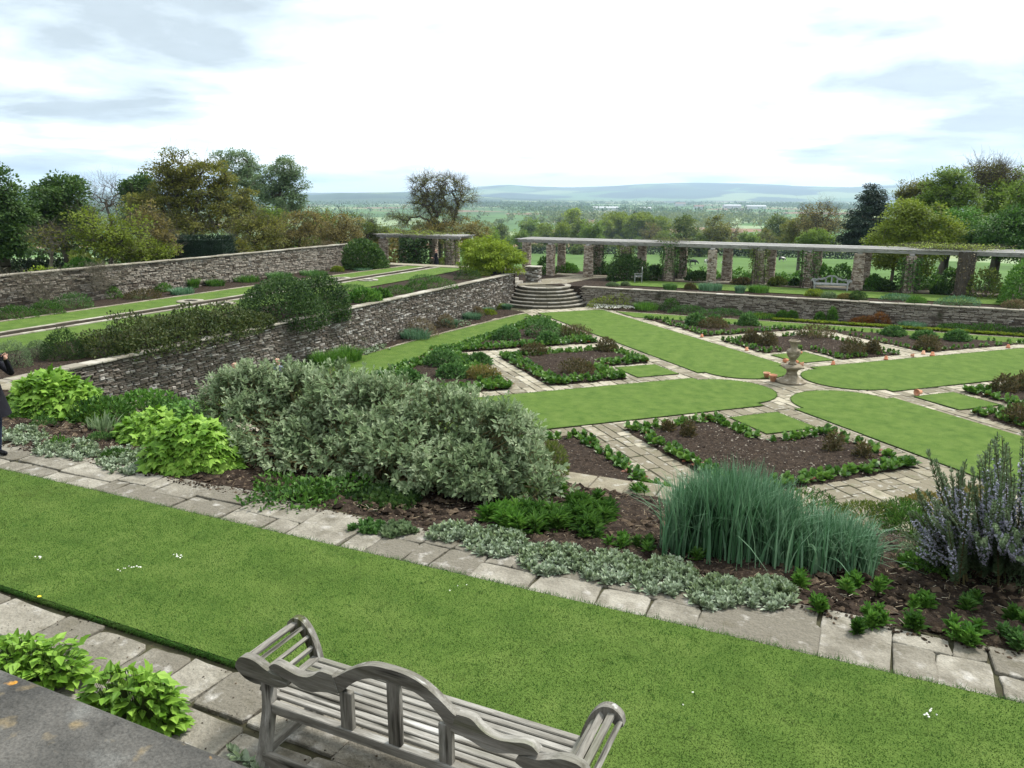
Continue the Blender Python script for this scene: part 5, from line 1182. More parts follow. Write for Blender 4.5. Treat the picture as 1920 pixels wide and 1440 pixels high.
# deep green rosettes of narrow leaves
def rosettes(name, label, l, r_, top, base, k, nl, L_, mat, seed, T=T_LANCE, el=(.1, 1.35), hgt=.22, wide=1.3, group=None):
    r = np.random.default_rng(seed); P = []
    for i in range(k):
        p, m = spot(r.uniform(l+8, r_-8), r.uniform(top+(base-top)*.45, base-4), bz); P.append(p)
    P = np.array(P); o = P.mean(0); P = P-o; g = G()
    for j, f in enumerate(np.linspace(.15, 1, 4)):
        V, F, lv = rosette(r, P+[0, 0, hgt*f], nl, L_*(1.1-.35*f), T, (el[0]+.3*f, el[1]), wide); g.add(V, F, lv)
    g.add(*segs(P-[0, 0, .02], P+[0, 0, hgt], .008, .005, 4), 0, 1)
    return g.obj(name, [mat, m_gstem], None, o, label=label, cat='plant', group=group)
for i, (l, r_, t, b, k, lab) in enumerate(((905,985,938,1008,4,'deep green leafy clump touching the grey shrub'),(970,1060,940,1010,4,'deep green leafy clump in the middle of the cluster'),(1050,1150,915,990,5,'deep green leafy clump nearest the blue grass'),(985,1060,900,945,3,'smaller deep green clump behind the others'),(1085,1135,970,1012,2,'front single deep green leafy clump'),(925,990,905,945,2,'dark leafy clump half under the grey shrub'))):
    rosettes('leafy_clump', lab, l, r_, t, b, int(k*3), 20, .19, f_mid if i % 3 else f_fresh, 300+i, wide=.85, hgt=.15, el=(.05, 1.2), group='deep green leafy clumps')
# blue green tall grass
def bluegrass():
    r = np.random.default_rng(9); c0 = spot(1275, 1040, bz)[0]; c1 = spot(1585, 1072, bz)[0]; n = 4300
    for nm, lab, a, b, hh, k, ln in (('tall_grass', 'tall dense clump of blue green grass in the near bed', -.08, .64, 1.14, 4300, .62), ('tall_grass', 'lower arching right part of the blue green grass', .54, 1.14, .74, 2300, .95)):
        t = r.uniform(a, b, k); P = c0+(c1-c0)*t[:, None]; P[:, 1] += r.normal(.36, .24, k); P[:, 0] += r.normal(0, .06, k); P[:, 2] = bank_z(P[:, 1])
        o = P.mean(0); hgt = hh*(.55+.5*r.random(k))*(1-.25*np.abs(t-(a+b)/2)/(b-a)*2); V, F, kk = blades(r, P-o, hgt, ln*np.abs(r.normal(0, .40, k))*np.where(r.random(k) < .10, 1.7, 1)+.06, .021*r.uniform(.45, 1.3, k), None, 5)
        G().add(V, F, np.repeat(r.random(k), kk)).obj(nm, [f_bluegr], None, o, label=lab, cat='ornamental grass')
bluegrass()
# rosemary with blue flowers
def rosemary():
    r = np.random.default_rng(12); base = spot(1870, 1085, bz)[0]; g = empty('rosemary', base, label='upright rosemary bush covered in pale blue flowers at the right edge', cat='shrub')
    A = []; B = []
    for (px, py, D, bx) in [(1755,850,8.6,1800),(1775,880,8.3,1800),(1800,875,8.5,1805),(1840,855,8.3,1850),(1868,815,8.4,1870),(1885,825,8.2,1880),(1905,815,8.4,1895),(1925,830,8.3,1915),(1950,820,8.4,1930),(1735,910,8.5,1790),(1720,960,8.4,1790),(1820,900,8.1,1830),(1850,885,8.0,1850),(1900,900,7.9,1890),(1930,880,7.9,1910),(1960,900,8,1940),(1760,940,8.1,1800),(1790,930,8.0,1820),(1832,940,7.8,1850),(1880,930,7.8,1880),(1920,960,7.7,1900),(1960,970,7.7,1920),(1700,1010,8.2,1790),(1990,850,8.3,1940),(1990,930,7.9,1940),(1870,1000,7.55,1880),(1910,1020,7.5,1900),(1950,1020,7.5,1920),(1840,1010,7.6,1860),(1760,990,8.0,1810)]:
        for j in range(3):
            e_ = at_d(px+r.normal(0, 12), py+r.normal(0, 14)+6*j, D+r.normal(0, .08)); b_ = spot(bx+r.normal(0, 20), 1075+r.normal(0, 12), bz)[0]; A.append(b_); B.append(e_)
    A = np.array(A)-base; B = np.array(B)-base; mid = A*.5+B*.5+np.c_[(A-B)[:, :2]*.12, np.full(len(A), -.06)]
    s = G(); s.add(*segs(A, mid, .012, .008, 5)); s.add(*segs(mid, B, .008, .003, 5)); s.obj('branches', m_stem, g)
    gn = G(); gf = G()
    for a, m_, e_ in zip(A, mid, B):
        n = 270; t = r.uniform(.10, 1, n); P = np.where(t[:, None] < .5, a+(m_-a)*(t*2)[:, None], m_+(e_-m_)*((t-.5)*2)[:, None]); ax = norm((e_-m_)[None])[0]
        rd = norm(np.cross(np.tile(ax, (n, 1)), r.normal(size=(n, 3)))); Dl = norm(ax*.8+rd*(1.05-.4*t)[:, None]); V, F = scatter(T_LANCE, P, Dl, rd, .062*(1.25-.5*t), 1.15); gn.add(V, F, np.repeat(r.random(n)*.6+.4*t, 6))
        n = int(r.uniform(80, 150)); lo = r.uniform(.3, .55); t = r.uniform(lo, lo+.38, n); P = np.where(t[:, None] < .5, a+(m_-a)*(t*2)[:, None], m_+(e_-m_)*((t-.5)*2)[:, None]); rd = norm(np.cross(np.tile(ax, (n, 1)), r.normal(size=(n, 3))))
        for q in range(2):
            V, F = scatter(T_ROUND, P+rd*.022, norm(rd+r.normal(0, .5, rd.shape)+[0, 0, .2]), norm(r.normal(size=rd.shape)), .019, 1.1); gf.add(V, F, np.repeat(r.random(n), 6))
    n = 8500; D = dome_dirs(r, n, -.1); P = np.array([.02, .02, -.05])+D*[1.1, .6, .72]*(.45+.55*r.random((n, 1)))*lumpy(r, D, 12, .35)[:, None]; V, F = scatter(T_LANCE, P, norm(D+[0, 0, .9]+r.normal(0, .5, (n, 3))), norm(r.normal(size=(n, 3))), .055*r.uniform(.7, 1.3, n)); gn.add(V, F, np.repeat(r.random(n)*.55, 6))
    gn.obj('needles', f_ros, g); gf.obj('flowers', f_lav, g)
rosemary()
bush('periwinkle', 'low glossy leafed green plant at the foot of the rosemary', 'plant', 1688, 1795, 1012, 1080, bz, f_fresh, n=900, leaf=.055, T=T_ROUND, up=.2)
bush('low_green_plant', 'low dark green leafy plant in the shade under the left of the grey shrub', 'plant', 490, 665, 896, 950, bz, f_mid, n=1500, leaf=.07, T=T_OVAL, up=.2, amp=.7, k=16, jit=.7, shell=.4)
bush('low_green_plant', 'low green seedlings under the middle of the grey shrub', 'plant', 640, 790, 905, 950, bz, f_deep, n=1500, leaf=.055, T=T_ROUND)
bush('rock_plant', 'mixed low plants at the far edge of the bank before the pale paving', 'plant', 1640, 1740, 925, 985, bz, f_mid, n=1400, leaf=.05, T=T_LANCE)
bush('rock_plant', 'loose green plant filling the gap between blue grass and rosemary', 'plant', 1560, 1680, 935, 985, bz, f_mixed, n=1300, leaf=.06, T=T_LANCE, amp=.5)
bush('rock_plant', 'grassy grey green plant just left of the rosemary spikes', 'plant', 1650, 1770, 940, 1010, bz, f_mid, n=1500, leaf=.065, T=T_LANCE, amp=.5)
bush('rock_plant', 'low reddish green plant at the bank edge behind the rosemary', 'plant', 1690, 1800, 925, 960, bz, f_rust, n=700, leaf=.05, amp=.5)
bush('rock_plant', 'low green plant at the bank edge behind the tall blue grass', 'plant', 1440, 1570, 925, 965, bz, f_mid, n=1100, leaf=.06, T=T_LANCE, amp=.5)
bush('rock_plant', 'reddish leaved low plant behind the rosemary spikes', 'plant', 1790, 1850, 905, 945, bz, f_rust, n=600, leaf=.05)
bush('rock_plant', 'grey green cushion on the coping at the right end of the grey shrub', 'plant', 1000, 1065, 815, 895, bz, f_mixed, n=1500, leaf=.06, T=T_LANCE)
SM = [(1560,1665,1072,1130,1.5,'fresh green tufted seedling patch right of the blue grass tips',f_fresh),(1700,1750,1115,1152,1,'small divided leaf seedling in the open soil',f_fresh),(1797,1842,1112,1158,1,'bushy green seedling under the rosemary',f_mid),(1618,1665,1132,1185,1.2,'upright green seedling near the big paving slab',f_fresh),(1695,1748,1148,1200,1,'loose leaved seedling in the middle of the open soil',f_mid),(1772,1845,1158,1222,1.4,'largest leafy green seedling near the path edge',f_fresh),(1868,1915,1170,1230,1.1,'grey green seedling at the right edge nearest the path',f_peony),(1885,1935,1140,1185,1.2,'leafy seedling cut by the right edge below the rosemary',f_mid),(1515,1555,1128,1158,.7,'tiny green seedling right of the last silver clump',f_fresh),(1488,1520,1080,1108,.8,'yellow green seedling at the foot of the blue grass',f_fresh),(1280,1335,1022,1062,1,'green seedling just left of the blue grass foot',f_mid),(1130,1180,1000,1035,1,'light green seedling behind the silver edging',f_fresh),(1180,1235,1012,1046,1,'green seedling between silver edging and blue grass',f_mid),(1085,1130,1000,1020,.7,'flat little seedling under the front green clump',f_mid),(1590,1625,1178,1196,.6,'small weed at the soil edge by the big slab',f_mid),(1000,1040,888,908,.7,'small weed at the foot of the coping stones',f_fresh),(1180,1240,895,935,1,'grassy weed left of the tall blue grass',f_fresh)]
for i, (l, r_, t, b, k, lab, mt) in enumerate(SM):
    rosettes('seedling', lab, l, r_, t, b, int(2+3*k), 11, .085+.02*k, mt, 400+i, el=(.25, 1.35), hgt=.08+.02*k, group='small plants on the open soil', wide=1.5)
# bed by the parapet
G().add(*bevbox(-14, 14, -30.28, -28.72, 3.4, 3.59, .01)).obj('soil_strip', m_soil, kind='structure')
n = 1500; clods('soil_clods', np.c_[rng.uniform(-5, 3, n), rng.uniform(-29.6, -28.55, n), np.full(n, 3.6)], .008, .035, m_clod, 8)
def leafy_low(label, l, r_, top, base, z, n, seed):
    r = np.random.default_rng(seed); p, rx, ry, h = size_px(l, r_, top, base, z, .5); D = dome_dirs(r, n, .0); P = D*[rx, ry, h]*(.55+.45*r.random((n, 1)))*lumpy(r, D, 8, .3)[:, None]
    Dl = norm(D*[1, 1, .15]+r.normal(0, .35, (n, 3))+[0, 0, -.12]); T = tm([(0,0,0),(.2,.14,.03),(.34,.34,.05),(.24,.5,.03),(.2,.66,.02),(0,1,-.1),(-.2,.66,.02),(-.24,.5,.03),(-.34,.34,.05),(-.2,.14,.03)], [[0,1,2],[0,2,3],[0,3,4],[0,4,5],[0,5,6],[0,6,7],[0,7,8],[0,8,9]])
    V, F = scatter(T, P, Dl, norm(D*.25+[0, 0, 1]+r.normal(0, .25, (n, 3))), .088*r.uniform(.6, 1.35, n)); g = G().add(V, F, np.repeat(r.random(n), 10)); B = P*[.5, .5, 0]; g.add(*segs(B, P, .003, .002, 3), 0, 1)
    return g.obj('leafy_plant', [f_lime, m_gstem], None, p, YAW, label=label, cat='plant')
leafy_low('lime green leafy plant at the left edge above the dark parapet', -60, 165, 1180, 1300, ZT, 620, 1)
leafy_low('lime green leafy plant against the parapet left of the bench', 165, 362, 1250, 1388, ZT, 700, 2)
silver_p = [at_z(435+9*i, 1412+6*i, ZT) for i in range(7)]; r_ = np.random.default_rng(3); P = np.array(silver_p); o = P.mean(0); V, F, lv = rosette(r_, P-o, 9, .075, T_OVAL, (.2, 1.3), .9)
G().add(V, F, lv).obj('lambs_ear', f_silver, None, o, label='single silver woolly plant with a purple flower at the foot of the bench', cat='plant')
# ------------------------------------------------------------------ plat: bergenia bands, peonies
def bergenia(poly, label, seed, rows=2, step=.27, dens=1.0, skip=None, leaf=.17, red=.04, closed=True):
    r = np.random.default_rng(seed); V = np.array(poly); c = V.mean(0); P = []
    if np.sum(V[:, 0]*np.roll(V[:, 1], -1)-V[:, 1]*np.roll(V[:, 0], -1)) < 0: V = V[::-1]
    for i in range(len(V)):
        a, b = V[i], V[(i+1) % len(V)]; L_ = np.linalg.norm(b-a); t = (b-a)/L_; nn = np.array([-t[1], t[0]])
        for k in range(rows):
            for x in np.arange(.15, L_-.1, step):
                if r.random() < dens: P.append([*(a+t*(x+r.normal(0, .05))+nn*(.16+.24*k+r.normal(0, .05))), .06])
    P = np.array(P); g = G(); vv, F, lv = rosette(r, P, 9, leaf, T_ROUND, (.25, 1.35), 1.0); g.add(vv, F, lv)
    k = r.random(len(P)) < red*6; 
    if k.any(): vv, F, lv = rosette(r, P[k]+[0, 0, .02], 2, leaf*.95, T_ROUND, (.0, .6)); g.add(vv, F, lv, 1)
    vv, F, lv = rosette(r, P+[0, 0, .09], 3, leaf*.85, T_ROUND, (.8, 1.45)); g.add(vv, F, lv)
    return g.obj('bergenia_edging', [f_berg, f_bergred], kind='stuff', label=label)
for i, (nm, (a, b)) in enumerate(SGN.items()):
    bergenia(UVP([(a*p, b*q) for p, q in L_BED]), f'bergenia leaves edging the L shaped bed of the {nm} quarter', 50+i, rows={'left': 3, 'near': 2, 'far': 2, 'right': 2}[nm], dens={'left': 1, 'near': .85, 'far': .7, 'right': .9}[nm], leaf={'left': .20, 'near': .21, 'far': .16, 'right': .19}[nm])
bergenia(UVP(TRI_L1), 'thick bergenia edging of the triangle nearest the steps', 60, rows=4, leaf=.21); bergenia(UVP(TRI_L2), 'thick bergenia edging of the triangle by the grey shrub', 61, rows=4, leaf=.21, red=.07)
bergenia(UVP(TRI_F1), 'bergenia edging of the far triangle left of the urn', 62, rows=2, dens=.8); bergenia(UVP(TRI_F2), 'sparse bergenia edging of the far triangle right of the urn', 63, rows=1, dens=.6, leaf=.15)
bergenia(UVP(TRI_N1), 'bergenia edging of the near triangle by the coping', 64, rows=2, dens=.75, red=.1, leaf=.2); bergenia(UVP(TRI_R1), 'bergenia edging of the right hand triangle', 65)
ZB = .08
BR = [(1050,1120,668,705,'bronze peony in the middle of the left L bed'),(1115,1158,628,662,'bronze peony at the upper corner of the left L bed'),(975,1030,640,668,'bronze peony by the path corner of the left L bed'),(1040,1112,605,634,'bronze peony in the triangle nearest the steps'),(868,940,682,714,'rusty peony in the triangle by the grey shrub'),
 (1310,1365,592,618,'bronze peony in the far left triangle'),(1392,1424,613,644,'left one of a bronze pair in the far L bed'),(1420,1456,618,650,'right one of a bronze pair in the far L bed'),(1490,1567,603,637,'widest bronze peony behind the urn in the far L bed'),(1577,1622,628,667,'tall bronze peony right of the urn'),(1620,1650,634,664,'small bronze peony right of the tall one'),(1715,1762,625,657,'bronze peony in the far right triangle'),
 (1545,1578,800,850,'small bronze peony at the corner of the near bed'),(1600,1632,825,862,'small bronze peony on the right of the near bed'),(1238,1265,785,812,'small bronze peony on the left of the near bed'),(1275,1302,785,822,'second small bronze peony on the left of the near bed'),
 (1858,1905,695,738,'dark bronze peony in the right hand bed by its grass square'),(1895,1945,690,735,'bronze peony cut by the right edge in the right hand bed'),(1880,1950,750,795,'low bronze peony at the lower right edge of the right hand bed')]
for l, r_, t, b, lab in BR: bush('peony', lab, 'plant', l, r_, t, b, ZB, f_bronze if 'rusty' not in lab else f_rust, m_stem, n=300 if 'small bronze' in lab and 'near bed' in lab else 900, leaf=.13, T=T_LANCE, group='bronze peonies in the plat beds', up=.35, jit=.6, wide=1.3, shell=.45, stems=60)
GR = [(985,1050,595,635,'large green peony clump at the top of the triangle nearest the steps'),(925,975,612,640,'green peony clump on the left of the triangle nearest the steps'),(1010,1045,622,645,'green peony clump in front in the triangle nearest the steps'),(800,862,655,690,'large green peony clump in the triangle by the grey shrub'),(820,875,680,712,'green peony clump low in the triangle by the grey shrub'),(738,795,690,720,'green peony clump near the tip of the triangle by the grey shrub'),(880,920,662,684,'green leaves behind the rusty peony'),
 (1285,1322,586,612,'green peony left of the bronze one in the far left triangle'),(1383,1420,585,612,'rounded green peony in the far triangle before the grass strip'),(1325,1350,590,606,'small green peony behind the far left bronze peony'),(1652,1695,610,632,'grey green peony in the far right triangle'),(1710,1750,617,640,'green peony behind a bronze one in the far right triangle'),(1772,1815,615,642,'rounded green peony with dry stems in the far right triangle')]
for l, r_, t, b, lab in GR: bush('peony', lab, 'plant', l, r_, t, b, ZB, f_peony, m_gstem, n=750, leaf=.18, T=T_LANCE, group='green peonies in the plat beds', up=.2, jit=.5, wide=1.7)
# ------------------------------------------------------------------ planting at the foot of the left wall
WL = [('daylily_clump',555,625,648,688,f_fresh,'t','fresh green strap leaved clump against the left wall nearest the walkers'),('daylily_clump',600,690,640,678,f_fresh,'t','second fresh green strap leaved clump at the left wall'),('leafy_border_plant',500,560,675,700,f_mid,'b','dark green plant beside the bald walker'),('leafy_border_plant',415,470,682,712,f_deep,'b','dark green plant beside the auburn walker'),
 ('lavender_bush',700,780,606,634,f_bluegr,'t','blue green lavender bush in the middle of the wall border'),('lavender_bush',808,850,592,612,f_bluegr,'t','blue green tuft further along the wall border'),('lavender_bush',848,895,580,600,f_bluegr,'t','blue green tuft before the steps end of the border'),('lavender_bush',870,892,570,586,f_bluegr,'t','taller blue green tuft at the wall near the steps'),('lavender_bush',940,960,566,582,f_bluegr,'t','last blue green tuft beside the curved steps'),
 ('pale_twiggy_shrub',700,765,585,628,f_tan,'b','tan twiggy shrub against the left wall'),('pale_twiggy_shrub',780,815,582,612,f_tan,'b','small tan twiggy shrub against the left wall'),('pale_twiggy_shrub',848,870,566,592,f_tan,'b','tan tufted shrub in the angle of wall and border'),('leafy_border_plant',898,932,578,592,f_ygreen,'b','yellow green cushion near the curved steps'),('leafy_border_plant',925,945,568,580,f_ygreen,'b','small yellow green cushion by the steps')]
for nm, l, r_, t, b, mt, k, lab in WL:
    if k == 't': tuft(nm, lab, l, r_, t, b, .08, mt, n=520, width=.03, lean=.8, xmin=-18.9)
    else: bush(nm, lab, 'plant', l, r_, t, b, .08, mt, m_twig, n=800, leaf=.11, T=T_LANCE, xmin=-18.9)
def sil2(label, l, r_, t, b, n, seed):
    r = np.random.default_rng(seed); P = np.array([spot(l+(r_-l)*k+r.normal(0, 3), b+(t-b)*k+r.normal(0, 3), .06)[0] for k in r.random(n)]); o = P.mean(0); V, F, lv = rosette(r, P-o, 12, .11, T_OVAL, (.15, 1.3))
    return G().add(V, F, lv).obj('lambs_ear', f_silver, None, o, label=label, cat='plant', group='silver edging at the left wall')
sil2('silver edging clump along the left wall border', 590, 660, 668, 690, 90, 1); sil2('silver edging clump further up the left wall border', 660, 725, 648, 668, 80, 2); sil2('pale silver mat in the middle of the left wall border', 845, 885, 600, 612, 50, 3)
# foot of the pergola wall
WR = [('variegated_shrub',1118,1200,546,572,f_ygreen,'b','rounded yellow green shrub right of the curved steps'),('iris_clump',1196,1255,555,577,f_fresh,'t','upright iris leaves at the pergola wall'),('leafy_border_plant',1248,1285,552,580,f_mid,'b','green leafy plant between iris and the dark catmint band'),('catmint_band',1255,1330,568,586,f_peony,'b','left part of the dark green band under the pergola wall'),('catmint_band',1320,1400,572,588,f_peony,'b','right part of the dark green band under the pergola wall'),('grassy_clump',1395,1470,572,588,f_mid,'t','dark grassy clump right of the green band'),
 ('leafy_border_plant',1460,1482,575,590,f_fresh,'b','small bright plant below the pergola wall'),('leafy_border_plant',1482,1500,573,590,f_fresh,'b','second small bright plant below the pergola wall'),('leafy_border_plant',1533,1550,573,590,f_fresh,'b','pale leafed plant high on the wall border'),('leafy_border_plant',1552,1570,572,600,f_fresh,'b','tall pale leafed plant beside a similar one'),('dead_fern',1600,1640,585,600,f_orange,'b','small orange brown fern at the pergola wall'),('dead_fern',1630,1668,578,602,f_orange,'b','large orange brown fern at the pergola wall'),('lavender_bush',1612,1626,585,600,f_bluegr,'t','narrow blue green tuft between the ferns'),('lavender_bush',1676,1738,590,606,f_bluegr,'t','blue green band right of the ferns'),
 ('leafy_border_plant',1750,1820,598,612,f_mid,'b','green leafy mound along the right of the pergola wall'),('leafy_border_plant',1810,1880,600,617,f_mid,'b','second green mound along the right of the pergola wall'),('leafy_border_plant',1870,1945,602,618,f_deep,'b','dark green mound at the right edge of the wall border'),('leafy_border_plant',1400,1460,588,596,f_ygreen,'b','pale yellow mat before the dark grassy clump')]
for nm, l, r_, t, b, mt, k, lab in WR:
    if k == 't': tuft(nm, lab, l, r_, t, b, .08, mt, n=520, width=.03, lean=.5, ymax=17.4)
    else: bush(nm, lab, 'plant', l, r_, t, b, .08, mt, m_twig, n=700, leaf=.14, T=T_LANCE, dr=.5, ymax=17.4)
r_ = np.random.default_rng(31); n = 1300; t_ = r_.random(n); P = np.c_[np.interp(t_, [0, 1], [-2.5, 12]), 16.35+.28*r_.random(n), np.full(n, .06)]; V, F, lv = rosette(r_, P, 6, .16, T_ROUND, (.2, 1.4)); G().add(V, F, lv).obj('lime_edging', f_ygreen, kind='stuff', label='low lime green edging along the far grass strip')
n = 260; P = np.array([spot(r_.uniform(1112, 1190), r_.uniform(569, 582), .08)[0] for _ in range(n)]); P[:, 1] = np.minimum(P[:, 1], 17.3-.3*r_.random(n)); V, F, lv = rosette(r_, P+[0, 0, .12], 6, .07, T_ROUND, (.3, 1.3)); G().add(V, F, lv).obj('white_flowers', f_white, kind='stuff', label='mass of small white flowers before the yellow green shrub')
# ------------------------------------------------------------------ water terrace planting
def wall_shrub():
    o = np.array([-19.75, -11.0, ZR]); g = G()
    for k, (y, dx_, rx_, h_, sd_) in enumerate(((-14.0,-.25,.75,.62,1),(-13.1,.0,1.0,.95,2),(-12.0,.05,1.05,.98,3),(-10.9,-.05,1.0,1.05,4),(-9.9,.05,1.0,.98,5),(-9.0,.05,.9,.85,6),(-8.1,.0,.7,.62,7),(-7.4,.1,.55,.45,8),(-11.6,-.7,1.0,.9,9),(-9.9,-.7,.9,.85,10))):
        q = mound(500+sd_, rx_*1.12, rx_*1.0, h_*.92, 2100, .10, T_OVAL, k=12, amp=.45, zmin=-.22, clampz=False, jit=.65, stems=30)
        for V in q.V: V += [dx_, y-o[1], .05]
        for (F, m), V, A in zip(q.F, [None]*len(q.F), [None]*len(q.F)): pass
        base = g.n; g.V += q.V; g.A += q.A; g.F += [(F+base, m) for F, m in q.F]; g.n += q.n
    g.obj('dark_shrub', [f_cot, m_twig], None, o, label='long low bronze green cotoneaster spilling over the left retaining wall', cat='shrub')
wall_shrub()
bush('round_shrub', 'big rounded dark green evergreen shrub on the left retaining wall', 'shrub', 455, 605, 518, 594, ZR, f_deep, m_twig, n=10500, leaf=.10, k=22, amp=.13, dr=.8, xabs=-20.1, zmin=-.3, clampz=False, jit=.7)
bush('round_shrub', 'second rounded dark green dome joined to the right of the big evergreen', 'shrub', 540, 658, 514, 582, ZR, f_deep, m_twig, n=9000, leaf=.10, k=22, amp=.13, dr=.8, xabs=-20.1, zmin=-.3, clampz=False, jit=.7)
bush('small_evergreen', 'feathery dark green evergreen bush at the left end of the wall', 'shrub', 85, 158, 612, 676, ZR, f_deep, m_twig, n=2200, leaf=.09, T=T_LANCE)
bush('lavender_shrub', 'misty purple grey bush at the far left above the wall', 'shrub', -10, 60, 630, 690, ZR, f_pale, m_twig, n=1800, leaf=.07, T=T_LANCE)
bush('lavender_shrub', 'silvery low bush between purple bush and small evergreen', 'shrub', 45, 100, 632, 672, ZR, f_pale, m_twig, n=1300, leaf=.07, T=T_LANCE)
for l, r_, t, b, lab in ((150,185,628,650,'small green plant between evergreen and cotoneaster'),(205,250,640,662,'pale leafed twiggy plant on the coping below the cotoneaster'),(95,130,640,665,'yellow green plant in front of the small evergreen')): bush('leafy_border_plant', lab, 'plant', l, r_, t, b, ZR, f_mixed, n=420, leaf=.09)
BT = [('hosta',650,715,538,568,f_fresh,'broad leaved bright green hosta clump right of the round shrubs'),('hosta',690,735,540,560,f_mid,'green clump behind the hosta'),('border_plant',715,775,532,552,f_mid,'green border plant after the hosta'),('border_plant',758,800,525,545,f_mid,'small green border plant in the terrace border'),('border_plant',790,860,518,542,f_mid,'wide green border plant in the middle of the terrace border'),('border_plant',770,830,515,530,f_peony,'grey green border plant behind the wide green one'),('border_plant',850,905,500,525,f_deep,'dark green border plant left of the lime maple'),('border_plant',630,690,530,552,f_peony,'blue green plant behind the round shrubs'),('border_plant',880,920,508,518,f_mixed,'low plant at the foot of the lime maple')]
for nm, l, r_, t, b, mt, lab in BT: bush(nm, lab, 'plant', l, r_, t, b, ZR, mt, n=800, leaf=.16 if nm == 'hosta' else .11, T=T_OVAL if nm == 'hosta' else T_LANCE, dr=.6)
UB = [(-10,70,568,600,f_mid,'b','green plants at the left end under the boundary wall'),(60,120,560,592,f_mid,'b','dark green mound under the boundary wall, second from the left'),(95,178,545,580,f_peony,'b','blue green mound under the boundary wall'),(182,230,534,560,f_fresh,'b','bright green fleshy plant under the boundary wall'),(232,305,540,562,f_bronze,'b','brown lavender bush under the boundary wall'),(280,325,530,548,f_fresh,'b','bright green leaves behind the lavender bush'),(310,375,535,554,f_bluegr,'t','blue green grassy tuft under the boundary wall'),(345,378,515,540,f_fresh,'t','upright lime green tuft against the boundary wall'),(378,430,520,537,f_mid,'t','green tuft right of the lime one'),(425,500,512,530,f_mid,'t','long green tuft under the boundary wall'),(490,560,505,525,f_peony,'t','blue green tuft under the middle of the boundary wall'),(550,625,503,518,f_peony,'t','blue green tuft before the dark bay bush'),(620,645,498,510,f_ygreen,'b','yellow green plant before the dark bay bush'),(655,705,500,508,f_bluegr,'t','low blue green plant in front of the bay bush')]
for i, (l, r_, t, b, mt, k, lab) in enumerate(UB):
    if k == 't': tuft('border_tuft', lab, l, r_, t, b, ZR, mt, n=420, width=.04, lean=.7)
    else: bush('border_plant', lab, 'plant', l, r_, t, b, ZR, mt, n=800, leaf=.12, T=T_LANCE, dr=.6)
bush('bay_bush', 'large dark green rounded bush at the far end of the boundary wall', 'shrub', 645, 728, 444, 506, ZR, f_holm, m_twig, n=5000, leaf=.18, k=14, amp=.14, jit=.7)
# lime Japanese maple
ac = at_z(925, 512, ZR); a_r = empty('maple_tree', (ac[0], ac[1], ZR), label='bright lime yellow Japanese maple at the end of the left wall', cat='tree'); D = float(np.hypot(*(ac-CAM)[:2])); lb = []
for px, py, rx, ry in ((905,470,44,28),(935,478,42,28),(885,490,28,20),(960,492,25,20),(920,495,45,18)):
    p = at_d(px, py, D)-ac; m = D/FPX/math.hypot(*sight(px, py)[:2]); lb.append((*p, rx*m, rx*m*.9, ry*m))
tr, cr = tree_mesh('maple', lb, None, .09, f_acer, m_bark, ntips=210, leaves=85, clump=.42, leaf=.16, T=T_LANCE, flat=.35, droop=.5, shell=.55, trunk_top=.8); link('trunk', tr, a_r); link('crown', cr, a_r)
# bare climbers on the boundary wall
def wall_climber(label, px0, py0, spread, seed, n=26):
    r = np.random.default_rng(seed); b = at_x(px0, py0, -31.95); A = []; B = []; R = []
    for k in range(n):
        p = b+r.normal(0, .08, 3)*[0, 1, 0]; d = norm(np.array([0, r.normal(0, 1), .8+r.random()*.5])); ln_ = spread*(.5+.5*r.random())/5
        for s_ in range(6):
            q = p+d*ln_; q[0] = -31.93+.06*r.random(); q[2] = min(q[2], 3.72+.05*r.random())
            A.append(p.copy()); B.append(q.copy()); R.append(.022*(1-s_/7)*(.5 if k else 1.3)); p = q; d = norm(d+[0, r.normal(0, .5), -.12*s_*.5])
    A = np.array(A); A2 = B = np.array(B); R = np.array(R); o = np.array([b[0], b[1], ZR]); g = G().add(*segs(A-o, B-o, R, R*.8, 5), .5)
    m = 700; i = r.integers(0, len(A), m); P = B[i]-o+r.normal(0, .12, (m, 3))*[.3, 1, 1]; E = P+norm(r.normal(size=(m, 3))*[.3, 1, 1]-[0, 0, .3])*.25; g.add(*segs(P, E, .006, .003, 3), .2)
    return g.obj('wall_climber', m_barkpale if seed % 2 else m_twig, None, o, label=label, cat='climber')
wall_climber('bare pale stemmed climber spread flat on the left of the boundary wall', 80, 565, 2.4, 1); wall_climber('bare twiggy climber hanging on the boundary wall behind the bright green plant', 187, 545, 2.2, 3)
